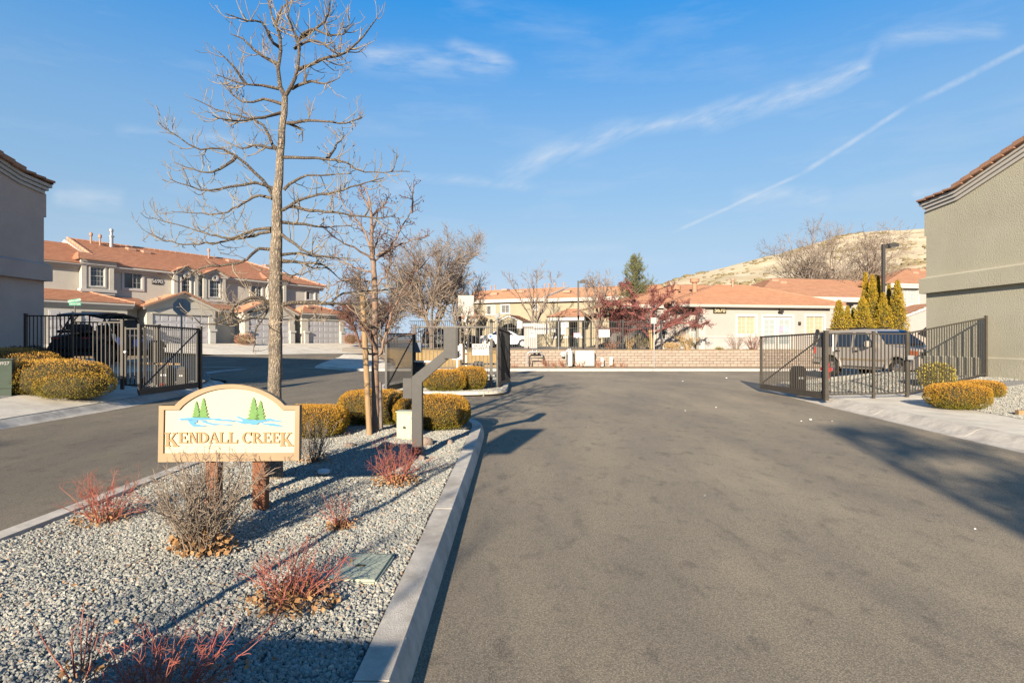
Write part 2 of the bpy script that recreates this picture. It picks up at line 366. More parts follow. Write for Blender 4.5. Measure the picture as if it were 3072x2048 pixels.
M['straw'] = mat('straw_shrub', (.52, .37, .19), .9, var=(.42, .28, .13), vscale=6)
M['rock'] = mat('pinkish_rock', (.37, .27, .20), .95, var=(.28, .22, .18), vscale=8, bump=.8, bscale=20)
M['block'] = mat('tan_concrete_block', (.35, .285, .235), .95, var=(.31, .25, .20), vscale=5, bump=.6, bscale=30, obj_rand=.10, coords='Object')
M['mortar'] = mat('block_shadow_gap', (.16, .12, .09), .97)
M['silver'] = mat('silver_truck_paint', (.42, .38, .33), .35, .25, coat=.5)
M['tint'] = mat('tinted_glass', (.012, .02, .035), .04, spec=1)
M['chrome'] = mat('chrome', (.75, .75, .75), .12, 1)
M['red'] = mat('red_paint', (.62, .03, .025), .5)
M['amber'] = mat('amber_lens', (.45, .10, .03), .2)
M['blue'] = mat('blue_panel', (.04, .28, .85), .35)
M['carwhite'] = mat('white_car_paint', (.66, .66, .65), .3, coat=.6)
M['darkcar'] = mat('dark_car_paint', (.02, .025, .035), .55)
M['pink'] = mat('pink_paper', (.75, .30, .42), .8)
M['teal'] = mat('teal_paper', (.30, .62, .55), .8)
M['redkerb'] = mat('faded_red_kerb_paint', (.36, .10, .09), .85, var=(.46, .28, .25), vscale=18)
M['grass_stuff'] = mat('sagebrush', (.17, .14, .07), .95, var=(.24, .19, .10), vscale=.4)
M['bluebox'] = mat('blue_grey_box', (.055, .085, .13), .5)
M['litterw'] = mat('white_litter', (.75, .74, .72), .6)
# gravel stones coloured one by one
def stone_mat():
    m = bpy.data.materials.new('grey_stone'); m.use_nodes = True; n = m.node_tree.nodes; l = m.node_tree.links; b = n['Principled BSDF']
    oi = n.new('ShaderNodeObjectInfo'); r = n.new('ShaderNodeValToRGB')
    cs = [(0, (.21, .215, .19)), (.35, (.31, .31, .27)), (.6, (.40, .39, .345)), (.8, (.27, .28, .25)), (.93, (.49, .45, .37)), (1, (.33, .22, .15))]
    cs = [(p, kk(c)) for p, c in cs]; r.color_ramp.elements[0].color = (*cs[0][1], 1); r.color_ramp.elements[1].color = (*cs[-1][1], 1)
    for p, c in cs[1:-1]: e = r.color_ramp.elements.new(p); e.color = (*c, 1)
    l.new(oi.outputs['Random'], r.inputs[0]); l.new(r.outputs[0], b.inputs['Base Color']); b.inputs['Roughness'].default_value = .95
    return m
M['stone'] = stone_mat()

def bark_mat(name, light, mid, dark, sc=22, zs=.34):
    light, mid, dark = kk(light), kk(mid), kk(dark)
    m = bpy.data.materials.new(name); m.use_nodes = True; n = m.node_tree.nodes; l = m.node_tree.links; b = n['Principled BSDF']; b.inputs['Roughness'].default_value = .95
    tc = n.new('ShaderNodeTexCoord'); mp = n.new('ShaderNodeMapping'); mp.inputs['Scale'].default_value = (1, 1, zs); l.new(tc.outputs['Object'], mp.inputs[0])
    wz = n.new('ShaderNodeTexNoise'); wz.inputs['Scale'].default_value = sc * .8; wz.inputs['Detail'].default_value = 4; l.new(mp.outputs[0], wz.inputs['Vector'])
    ad = n.new('ShaderNodeVectorMath'); ad.operation = 'MULTIPLY_ADD'; l.new(wz.outputs['Color'], ad.inputs[0]); ad.inputs[1].default_value = (.07, .07, .07); l.new(mp.outputs[0], ad.inputs[2])
    v = n.new('ShaderNodeTexVoronoi'); v.feature = 'DISTANCE_TO_EDGE'; v.inputs['Scale'].default_value = sc; l.new(ad.outputs[0], v.inputs['Vector'])
    r = n.new('ShaderNodeValToRGB'); e = r.color_ramp.elements; e[0].position = .0; e[0].color = (*dark, 1); e[1].position = .5; e[1].color = (*light, 1); q = e.new(.13); q.color = (*mid, 1); l.new(v.outputs['Distance'], r.inputs[0])
    nz = n.new('ShaderNodeTexNoise'); nz.inputs['Scale'].default_value = 9; nz.inputs['Detail'].default_value = 5; l.new(tc.outputs['Object'], nz.inputs['Vector'])
    r2 = n.new('ShaderNodeValToRGB'); r2.color_ramp.elements[0].color = (.62, .62, .64, 1); r2.color_ramp.elements[1].color = (1.1, 1.06, 1, 1); r2.color_ramp.elements[0].position = .35; r2.color_ramp.elements[1].position = .65; l.new(nz.outputs['Fac'], r2.inputs[0])
    x = n.new('ShaderNodeMix'); x.data_type = 'RGBA'; x.blend_type = 'MULTIPLY'; x.inputs['Factor'].default_value = 1; l.new(r.outputs[0], x.inputs['A']); l.new(r2.outputs[0], x.inputs['B']); l.new(x.outputs['Result'], b.inputs['Base Color'])
    bp = n.new('ShaderNodeBump'); bp.inputs['Strength'].default_value = 1; bp.inputs['Distance'].default_value = .03; l.new(v.outputs['Distance'], bp.inputs['Height']); l.new(bp.outputs[0], b.inputs['Normal'])
    return m
M['barkpale'] = bark_mat('pale_furrowed_bark', (.50, .43, .33), (.36, .30, .225), (.12, .095, .07), 40, .30)
M['limbpale'] = bark_mat('pale_limb_bark', (.30, .25, .19), (.21, .17, .13), (.08, .065, .05), 40, .5)
# asphalt with grain, patches and streaks along the road
def asphalt_mat():
    m = bpy.data.materials.new('worn_asphalt'); m.use_nodes = True; n = m.node_tree.nodes; l = m.node_tree.links; b = n['Principled BSDF']; b.inputs['Roughness'].default_value = .95; b.inputs['Specular IOR Level'].default_value = .25
    tc = n.new('ShaderNodeTexCoord')
    def nz(scale, det, st=(1, 1, 1), rough=.6):
        mp = n.new('ShaderNodeMapping'); mp.inputs['Scale'].default_value = st; l.new(tc.outputs['Object'], mp.inputs[0]); t = n.new('ShaderNodeTexNoise'); t.inputs['Scale'].default_value = scale; t.inputs['Detail'].default_value = det; t.inputs['Roughness'].default_value = rough; l.new(mp.outputs[0], t.inputs['Vector']); return t.outputs['Fac']
    def ramp(f, a, b_, ca, cb):
        r = n.new('ShaderNodeValToRGB'); e = r.color_ramp.elements; e[0].position = a; e[1].position = b_; e[0].color = (*ca, 1); e[1].color = (*cb, 1); l.new(f, r.inputs[0]); return r.outputs[0]
    def mul(a, b_):
        x = n.new('ShaderNodeMix'); x.data_type = 'RGBA'; x.blend_type = 'MULTIPLY'; x.inputs['Factor'].default_value = 1; l.new(a, x.inputs['A']); l.new(b_, x.inputs['B']); return x.outputs['Result']
    g = nz(130, 3, rough=.8); c = ramp(g, .36, .66, kk((.205, .168, .118)), kk((.67, .565, .40)))
    v = n.new('ShaderNodeTexVoronoi'); v.inputs['Scale'].default_value = 75; l.new(tc.outputs['Object'], v.inputs['Vector']); c = mul(c, ramp(v.outputs['Distance'], .1, .75, (1.16, 1.14, 1.12), (.70, .71, .72)))
    c = mul(c, ramp(nz(1.1, 6, (1, .35, 1)), .38, .62, (.86, .87, .885), (1.06, 1.05, 1.02)))
    c = mul(c, ramp(nz(.22, 4, (1.6, .5, 1)), .4, .62, (.84, .845, .865), (1.07, 1.06, 1.04)))
    c = mul(c, ramp(nz(5.5, 5, (1, .5, 1)), .30, .46, (.72, .72, .74), (1, 1, 1)))
    # asphalt colour darkens smoothly from the entry lane towards the left exit lane
    sx_ = n.new('ShaderNodeSeparateXYZ'); l.new(tc.outputs['Object'], sx_.inputs[0]); mr = n.new('ShaderNodeMapRange'); mr.inputs['From Min'].default_value = -5.5; mr.inputs['From Max'].default_value = 2.5; l.new(sx_.outputs[0], mr.inputs[0]); c = mul(c, ramp(mr.outputs[0], 0, 1, (.66, .67, .69), (1, 1, 1)))
    l.new(c, b.inputs['Base Color'])
    bp = n.new('ShaderNodeBump'); bp.inputs['Strength'].default_value = .75; bp.inputs['Distance'].default_value = .008; l.new(g, bp.inputs['Height']); l.new(bp.outputs[0], b.inputs['Normal']); return m
M['asphalt'] = asphalt_mat()

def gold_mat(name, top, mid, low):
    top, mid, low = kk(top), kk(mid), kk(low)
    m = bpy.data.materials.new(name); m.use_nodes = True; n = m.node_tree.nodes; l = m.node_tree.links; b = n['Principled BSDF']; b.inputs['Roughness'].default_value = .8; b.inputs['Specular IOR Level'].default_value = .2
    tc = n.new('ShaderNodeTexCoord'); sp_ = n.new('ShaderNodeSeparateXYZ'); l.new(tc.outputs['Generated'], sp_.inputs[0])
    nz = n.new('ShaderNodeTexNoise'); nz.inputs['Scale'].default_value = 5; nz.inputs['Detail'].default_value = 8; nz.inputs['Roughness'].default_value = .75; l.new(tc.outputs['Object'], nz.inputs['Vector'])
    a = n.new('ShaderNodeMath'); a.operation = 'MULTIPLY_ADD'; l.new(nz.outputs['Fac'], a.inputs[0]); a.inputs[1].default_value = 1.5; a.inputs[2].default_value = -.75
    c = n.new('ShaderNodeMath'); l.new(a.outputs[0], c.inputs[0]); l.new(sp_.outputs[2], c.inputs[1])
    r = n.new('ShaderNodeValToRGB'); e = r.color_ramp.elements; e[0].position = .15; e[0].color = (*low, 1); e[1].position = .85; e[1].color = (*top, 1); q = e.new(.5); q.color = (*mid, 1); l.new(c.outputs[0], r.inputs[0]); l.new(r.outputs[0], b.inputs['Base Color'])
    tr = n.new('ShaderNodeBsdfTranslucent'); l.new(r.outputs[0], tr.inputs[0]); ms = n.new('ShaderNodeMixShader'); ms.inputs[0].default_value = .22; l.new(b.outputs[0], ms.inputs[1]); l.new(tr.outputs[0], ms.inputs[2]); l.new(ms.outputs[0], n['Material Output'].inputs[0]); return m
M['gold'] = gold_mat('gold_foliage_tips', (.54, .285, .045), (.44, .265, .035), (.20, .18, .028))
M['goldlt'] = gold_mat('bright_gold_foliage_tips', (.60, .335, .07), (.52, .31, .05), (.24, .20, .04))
# ------------------------------------------------------------------ terrain functions
from mathutils.geometry import delaunay_2d_cdt
from mathutils import noise as mn
def clampf(v, a, b): return max(a, min(b, v))
def h(x, y):
    s = .035 * max(0, min(-x, 45) - 9.6)
    if y > 33: s += .08 * (min(y, 40) - 33) + (.01 * (min(y, 90) - 40) if y > 40 else 0)
    return s
def hL(x, y): return h(x, y) + .13 + .115 * clampf(-x - 10.4, 0, 4.7)
def hR(x, y): return .13 + .10 * clampf(x - 10.9, 0, 4.6)
def GH(px, py, f=h, dz=0):
    lo = 3.0
    for i in range(4000):
        Y = 3 + i * .05; X = (px - 1536) / F * Y
        if HC - (py - 1024) / F * Y <= f(X, Y) + dz: return (X, Y)
    return (X, Y)
P0 = Vector((-29.9, 36.6, 0)); A5 = Vector((.525, .851, 0)); N5 = Vector((.851, -.525, 0)); Z5 = 1.5
def hDrive(x, y):
    d = (Vector((x, y, 0)) - P0).dot(N5); t = clampf((d - 2.2) / 6.0, 0, 1); return Z5 * (1 - t) + h(x, y) * t
def inside(p, poly):
    x, y = p; c = False; n = len(poly)
    for i in range(n):
        x1, y1 = poly[i]; x2, y2 = poly[(i + 1) % n]
        if (y1 > y) != (y2 > y) and x < (x2 - x1) * (y - y1) / (y2 - y1) + x1: c = not c
    return c
def resample(path, step, closed=False):
    out = []; n = len(path)
    for i in range(n if closed else n - 1):
        a = path[i]; b = path[(i + 1) % n]; ln = math.dist(a, b); k = max(1, int(math.ceil(ln / step)))
        for j in range(k): t = j / k; out.append((a[0] + (b[0] - a[0]) * t, a[1] + (b[1] - a[1]) * t))
    if not closed: out.append(path[-1])
    return out
def smooth(path, it=2, closed=False):
    for _ in range(it):
        out = [] if closed else [path[0]]; n = len(path)
        for i in range(n if closed else n - 1):
            a = path[i]; b = path[(i + 1) % n]
            out.append((a[0] * .75 + b[0] * .25, a[1] * .75 + b[1] * .25)); out.append((a[0] * .25 + b[0] * .75, a[1] * .25 + b[1] * .75))
        if not closed: out.append(path[-1])
        path = out
    return path
def drape(name, poly, step, zf, dz, m, kind='structure', label=None, parent=None, skirt=0):
    bd = resample(poly, step * 2, True)
    pts = [Vector(p) for p in bd]; n = len(pts)
    xs = [p[0] for p in poly]; ys = [p[1] for p in poly]
    x = min(xs) + step / 2
    while x < max(xs):
        y = min(ys) + step / 2
        while y < max(ys):
            if inside((x, y), poly): pts.append(Vector((x + random.uniform(-.05, .05) * step, y)))
            y += step
        x += step
    v, e, f, *_ = delaunay_2d_cdt(pts, [(i, (i + 1) % n) for i in range(n)], [list(range(n))], 1, 1e-4)
    me = bpy.data.meshes.new(name); me.from_pydata([(p.x, p.y, zf(p.x, p.y) + dz) for p in v], [], [tuple(q) for q in f])
    bm = bmesh.new(); bm.from_mesh(me); bmesh.ops.recalc_face_normals(bm, faces=bm.faces)
    if bm.faces and sum(q.normal.z for q in bm.faces) < 0: bmesh.ops.reverse_faces(bm, faces=bm.faces)
    if skirt:
        ex = bmesh.ops.extrude_edge_only(bm, edges=[e for e in bm.edges if e.is_boundary]); [setattr(v_.co, 'z', v_.co.z - skirt) for v_ in ex['geom'] if isinstance(v_, bmesh.types.BMVert)]
    bm.to_mesh(me); bm.free()
    me.materials.append(m); me.polygons.foreach_set('use_smooth', [True] * len(me.polygons))
    o = link(name, me, parent); return tag(o, label, None, None, kind)
def sweep_pts(path, prof, zf, closed=False, side=1):
    n = len(path); rows = []
    for i, p in enumerate(path):
        a = path[(i - 1) % n] if closed or i > 0 else p; b = path[(i + 1) % n] if closed or i < n - 1 else p
        d = Vector((b[0] - a[0], b[1] - a[1])).normalized(); nr = Vector((d.y, -d.x)) * side
        rows.append([(p[0] + nr.x * o, p[1] + nr.y * o, zf(p[0], p[1]) + z) for o, z in prof])
    return rows
def kerb(name, path, prof, zf, m, closed=False, side=1, seg_len=3.0, label=None, redseg=None):
    root = empty(name); tag(root, label, None, None, 'structure')
    path = resample(path, .3, closed)
    if closed: path = path + [path[0]]
    per = max(2, int(round(seg_len / .3))); rows = sweep_pts(path, prof, zf, False, side)
    if closed:
        rows[0] = rows[-1] = sweep_pts([path[-2], path[0], path[1]], prof, zf, False, side)[1]
    i = 0
    while i < len(rows) - 1:
        j = min(i + per, len(rows) - 1)
        if len(rows) - 1 - j < per // 2: j = len(rows) - 1
        rr = [list(r) for r in rows[i:j + 1]]
        # 8 mm joint at the end of each cast length
        for k in range(len(prof)):
            a = Vector(rr[-2][k]); b = Vector(rr[-1][k]); rr[-1][k] = tuple(b - (b - a).normalized() * .014)
        mb = MB(); np_ = len(prof); vs = [v for r in rr for v in r] + [(v[0], v[1], v[2] - .25) for v in (rr[0][0], rr[0][-1], rr[-1][0], rr[-1][-1])]
        fs = [(a * np_ + b, a * np_ + b + 1, (a + 1) * np_ + b + 1, (a + 1) * np_ + b) for a in range(len(rr) - 1) for b in range(np_ - 1)]
        q = len(rr) * np_; fs += [tuple([q] + list(range(np_)) + [q + 1]), tuple([q + 2] + [(len(rr) - 1) * np_ + b for b in range(np_)] + [q + 3])]
        mb.add(vs, fs); o = mb.build('kerb_segment', m, root, smooth=True)
        i = j
    return root

# ------------------------------------------------------------------ ground sheets
big = [(-900, -60), (900, -60), (900, 1500), (-900, 1500)]
def hBase(x, y): return h(clampf(x, -60, 60), y) - .06 if y < 90 else h(clampf(x, -60, 60), 90) - .06
mb = MB(); xs = [-900, -300, -120, -60, -45, -30, -20, -15, -9.6, -4, 0, 5, 10, 20, 40, 60, 120, 300, 900]; ys = [-60, -20, 0, 12, 20, 28, 33, 34, 36, 38, 40, 50, 70, 90, 140, 300, 700, 1500]
vs = [(x, y, hBase(x, y) - (.25 if -15 < x < 60 and -20 <= y <= 33 else 0)) for y in ys for x in xs]; nx = len(xs)
mb.add(vs, [(j * nx + i, j * nx + i + 1, (j + 1) * nx + i + 1, (j + 1) * nx + i) for j in range(len(ys) - 1) for i in range(nx - 1)])
tag(mb.build('ground', M['dirt']), 'bare dirt ground under the whole estate', kind='structure')

far_edge = [GH(*p) for p in ((400, 1069), (520, 1068), (650, 1066), (850, 1063.6), (1057, 1061), (1165, 1058.5))]
near_edge = [GH(*p) for p in ((1165, 1060.5), (1100, 1062.5), (1040, 1066), (1018, 1076), (978, 1090), (945, 1104))]
asph = [(8.9, -9), (8.9, 18), (11, 21.8), (13.5, 23.4), (60, 23.6), (60, 32.3), (0, 32.3), (-8, 32.3)] + near_edge[::-1] + far_edge[::-1] + [(-32, 31), (-40, 20), (-36, 8), (-19, 24), (-12.8, 24.1), (-11.6, 23.2), (-10.3, 20), (-9.75, 14), (-9.7, -9)]
tag(drape('road', asph, 1.0, h, 0, M['asphalt']), 'grey asphalt entrance road with worn patches')
# valley gutters across the cross street
def ribbon(name, pts, wd, zf, dz, m, label):
    pts = resample(pts, .6); mb = MB(); vs = []
    for i, p in enumerate(pts):
        a = pts[max(i - 1, 0)]; b = pts[min(i + 1, len(pts) - 1)]; d = Vector((b[0] - a[0], b[1] - a[1])).normalized()
        for s in (-1, 1):
            x, y = p[0] - d.y * s * wd / 2, p[1] + d.x * s * wd / 2; vs.append((x, y, zf(x, y) + dz))
    mb.add(vs, [(2 * i, 2 * i + 1, 2 * i + 3, 2 * i + 2) for i in range(len(pts) - 1)])
    return tag(mb.build(name, m), label, kind='structure')
ribbon('street_gutter', [GH(440, 1097), GH(594, 1100), GH(760, 1102), GH(980, 1105.5)], .38, h, .005, M['line'], 'pale concrete gutter line crossing the side street')
ribbon('street_gutter', [GH(560, 1127), GH(594, 1123), GH(660, 1113), GH(731, 1107)], .5, h, .006, M['line'], 'thick pale gutter band curving off the left kerb')
ribbon('street_gutter', [GH(540, 1092), GH(640, 1087), GH(710, 1083)], .1, h, .006, M['line'], 'thin pale seam line across the shaded street')
# driveway apron in front of the left town houses
fac = [tuple((P0 + A5 * u + N5 * 2.2)[:2]) for u in (34, 25, 15, 5, -6)]
tag(drape('driveway', far_edge + [(far_edge[-1][0] + 3, far_edge[-1][1] + 4)] + fac + [(-32, 31)], 1.2, hDrive, .02, M['concrete']), 'pale concrete driveways of the left town houses', kind='structure')

# left parcel
Lk = smooth([(-9.45, -9), (-9.45, 4), (-9.5, 9), (-9.75, 14), (-10.1, 18.5), (-10.7, 21.4), (-12.0, 23.4), (-14.2, 24.2), (-22, 24)], 2)
roll = [(0, 0), (.22, .004), (.32, .05), (.42, .115), (.52, .142), (.62, .142)]
kerb('kerb', Lk, roll, h, M['kerb'], side=-1, label='rolled concrete kerb along the left sidewalk')
ins = sweep_pts(Lk, [(.5, 0)], h, False, -1); ins = [(r[0][0], r[0][1]) for r in ins]
walkL = [p for p in ins if p[1] < 19] ; wl = walkL + [(-10.9, 18.2), (-11.1, 17.2), (-14.5, 17.2), (-14.8, 15.3), (-12.1, 14.6), (-11.75, 13), (-11.75, -9)]
drape('sidewalk', wl, .7, hL, 0, M['concrete'], label='pale concrete sidewalk beside the left road')
drape('gravel_bed', [(-11.75, -9), (-11.75, 13), (-12.1, 14.6), (-14.8, 15.3), (-18, 15.3), (-18, -9)], 1.0, hL, -.01, M['gravel_far'], label='grey gravel bed below the left building')
gl = [p for p in ins if p[1] > 18] + [(-13.3, 23.4), (-13.3, 17.2), (-11.1, 17.2), (-10.9, 18.2)]
gravelL = drape('gravel_bed', gl, .6, hL, .0, M['gravel_far'], label='grey gravel patch behind the left fence')
drape('driveway', [(-13.3, 17.2), (-13.3, 23.4), (-14.2, 23.9), (-22, 23.5), (-22, 17.2)], .8, hL, .0, M['concrete'], label='concrete parking pad under the buggy')

# right parcel
Rk = smooth([(7.55, -9), (7.6, 3), (7.68, 8.5), (7.95, 12), (8.2, 15.5), (8.6, 18.6), (9.1, 20.6), (10.0, 22.2), (11.8, 22.9), (60, 23)], 2)
kerb('kerb', Rk, roll, lambda x, y: 0, M['kerb'], side=1, label='rolled concrete kerb along the right sidewalk')
ir = [(r[0][0], r[0][1]) for r in sweep_pts(Rk, [(.5, 0)], h, False, 1)]
wr = [p for p in ir if p[1] < 17.5] + [(11.4, 17.0), (11.3, 15.2), (10.5, 13.4), (10.1, 11), (10.1, -9)]
drape('sidewalk', wr, .7, hR, 0, M['concrete'], label='pale concrete sidewalk beside the right road')
gravelR = drape('gravel_bed', [(10.1, -9), (10.1, 11), (10.5, 13.4), (11.3, 15.2), (11.4, 17.0), (15.9, 17.0), (16.2, -9)], .8, hR, -.012, M['gravel_far'], label='grey gravel bed below the right building')
g2 = [p for p in ir if 17.4 < p[1] and p[0] < 12] + [(22, 22.2), (22, 20.8), (15.9, 20.8), (15.9, 17.0), (11.4, 17.0)]
gravelR2 = drape('gravel_bed', g2, .8, hR, -.005, M['gravel_far'], label='light gravel bed behind the right fence')
drape('red_kerb_paint', [(9.05, 20.1), (9.5, 20.0), (9.35, 18.6), (9.0, 18.5)], .3, lambda x, y: .137, .004, M['redkerb'], label='faded red fire lane paint on the right kerb')
edg = MB().box(10.6, 15.4, 11.9, 12.0, .10, .24).build('edging_strip', M['stake'])
edg.location = (0, 0, 0); tag(edg, 'long pale wooden edging board lying in the right gravel', 'edging')

# islands
isl_prof = [(0, 0), (-.035, .12), (-.06, .148), (-.22, .15), (-.235, .06)]
I1 = smooth([(-.50, -6), (-.50, 3), (-.48, 9.6), (-.52, 10.9), (-.95, 11.75), (-1.9, 12.1), (-3.2, 12.1), (-4.1, 11.5), (-4.2, 10), (-4.2, 3), (-4.2, -6)], 2, True)
I2 = smooth([(-.36, 18.4), (-.50, 17.9), (-.95, 17.55), (-2.0, 17.45), (-3.6, 17.9), (-4.3, 18.9), (-4.45, 21), (-3.6, 25), (-2.4, 26.2), (-1.0, 26.2), (-.36, 25)], 2, True)
kerb('kerb', I1[::-1], [(o, z) for o, z in isl_prof], lambda x, y: 0, M['kerb'], True, -1, 3.0, 'pale concrete kerb round the near gravel island')
kerb('kerb', I2[::-1], [(o, z) for o, z in isl_prof], lambda x, y: 0, M['kerb'], True, -1, 3.0, 'pale concrete kerb round the island with the gates')
def shrink(path, d):
    return [(r[0][0], r[0][1]) for r in sweep_pts(path[::-1], [(-d, 0)], h, True, -1)]
def zI(x, y): return .115 + .035 * mn.noise(Vector((x * 1.3, y * 1.3, 0))) + .02 * mn.noise(Vector((x * 4, y * 4, 2)))
def zI1(x, y): return zI(x, y) + .03 * clampf(1 - abs(x + 2.3) / 1.8, 0, 1)
in1 = shrink(I1, .228)
bed1 = drape('gravel_bed', in1, .16, zI1, -.004, M['bed'], label='grey crushed gravel bed of the near island')
in2 = shrink(I2, .228)
bed2 = drape('gravel_bed', in2, .5, zI, 0, M['gravel_far'], label='grey gravel bed of the gate island')

# far side of the cross street
kerb('kerb', [(-9.6, 32.35), (-4, 32.3), (5, 32.25), (60, 32.25)], [(0, 0), (.04, .13), (.2, .135), (.45, .135)], lambda x, y: 0, M['line'], side=-1, seg_len=6, label='pale kerb along the far side of the cross street')
def zlawn(x, y): return .15 + .98 * clampf((y - 33.4) / 3.4, 0, 1) ** 1.1 + .002 * (y - 33)
walk = near_edge[2:] + [(-9.6, 32.8), (-7.2, 32.75), (-6.6, 33.6), (-7.6, 36), (-9.4, 40)]
drape('sidewalk', walk, .8, lambda x, y: h(x, y), .12, M['concrete'], skirt=.3, label='pale concrete corner sidewalk across the side street')
drape('lawn', [(-6.8, 33.2), (-.3, 33.0), (-.3, 47), (-8, 47), (-8.9, 40), (-7.3, 36)], .8, zlawn, .0, M['lawn'], skirt=.6, label='golden dormant lawn rising behind the gate island')
drape('planting_strip', [(-6.8, 32.7), (60, 32.7), (60, 34.0), (-6.8, 34.0)], .8, lambda x, y: .14 + .06 * clampf((y - 32.9), 0, 1), .0, M['dirt'], label='sandy dirt strip at the foot of the block wall')
ZT = 1.16
tag(MB().box(-.4, 60, 34.30, 46, .2, ZT).build('terrace', M['dirt'], fix=False), 'raised sandy terrace behind the block wall', kind='structure')
tag(MB().box(-14, 60, 46.9, 120, .3, ZT - .02).build('ground_beyond', M['asphalt_new'], fix=False), 'asphalt lane and yards behind the terrace', kind='structure')
tag(MB().box(14.5, 60, 37.0, 45.9, ZT, ZT + .02).build('terrace_walk', M['concrete'], fix=False), 'concrete apron round the clubhouse', kind='structure')

# hill
ridge = [(1500, 1015), (1700, 960), (1900, 885), (1970, 861), (2060, 828), (2180, 797), (2300, 766), (2420, 735), (2540, 709), (2650, 695), (2784, 684), (3000, 668), (3300, 665), (3900, 700)]
def rz(px):
    for (a, ya), (b, yb) in zip(ridge, ridge[1:]):
        if px <= b: t = (px - a) / (b - a); t = clampf(t, 0, 1); return ya + (yb - ya) * t
    return ridge[-1][1]
YH = 460.0
def hillz(x, y):
    px = 1536 + x / YH * F * 1.0
    top = HC + (1024 - rz(clampf(px, 1500, 3900))) / F * YH
    t = clampf((y - 130) / (YH - 130), 0, 1); s = t ** .9
    z = top * s if y <= YH else top - (y - YH) * .12
    return z + 1.2 * mn.noise(Vector((x * .02, y * .02, 0))) * s * 2 + .7 * mn.noise(Vector((x * .09, y * .09, 5))) * s
hx = np.linspace(-20, 700, 110); hy = np.concatenate([np.linspace(130, YH, 70), [500, 600, 700]])
vs = [(x, y, hillz(x, y)) for y in hy for x in hx]; nx = len(hx)
fs = [(j * nx + i, j * nx + i + 1, (j + 1) * nx + i + 1, (j + 1) * nx + i) for j in range(len(hy) - 1) for i in range(nx - 1)]
o = np_mesh('hill', vs, fs, M['hill'], kind='structure'); o['label'] = 'dry golden hillside behind the clubhouse'
o.data.polygons.foreach_set('use_smooth', [True] * len(o.data.polygons))
# sagebrush clumps
bmi = bmesh.new(); bmesh.ops.create_icosphere(bmi, subdivisions=1, radius=1); icoV = np.array([v.co[:] for v in bmi.verts]); icoF = np.array([[v.index for v in f.verts] for f in bmi.faces]); bmi.free()
bmi = bmesh.new(); bmesh.ops.create_icosphere(bmi, subdivisions=2, radius=1); ico2V = np.array([v.co[:] for v in bmi.verts]); ico2F = np.array([[v.index for v in f.verts] for f in bmi.faces]); bmi.free()
V = []; T = []; k = 0; tries = 0
while k < 2600 and tries < 60000:
    tries += 1
    y = random.uniform(170, YH + 5); x = random.uniform(.1, 1.0) * y * .9
    d = mn.noise(Vector((x * .012, y * .03, 9))) + .6 * mn.noise(Vector((x * .05, y * .08, 3)))
    if d < .12 + random.random() * .35 and random.random() > .03: continue
    s = random.uniform(.5, 1.7) * (1 if random.random() < .9 else 1.6); z = hillz(x, y)
    q = icoV * np.array([s * random.uniform(.8, 1.9), s, s * random.uniform(.4, .7)]) * (1 + np.random.uniform(-.25, .25, (len(icoV), 1)))
    V.append(q + np.array([x, y, z + .1])); T.append(icoF + k * len(icoV)); k += 1
o = np_mesh('sagebrush', np.concatenate(V), np.concatenate(T), M['grass_stuff'], kind='stuff'); o['label'] = 'scattered sagebrush clumps on the dry hillside'

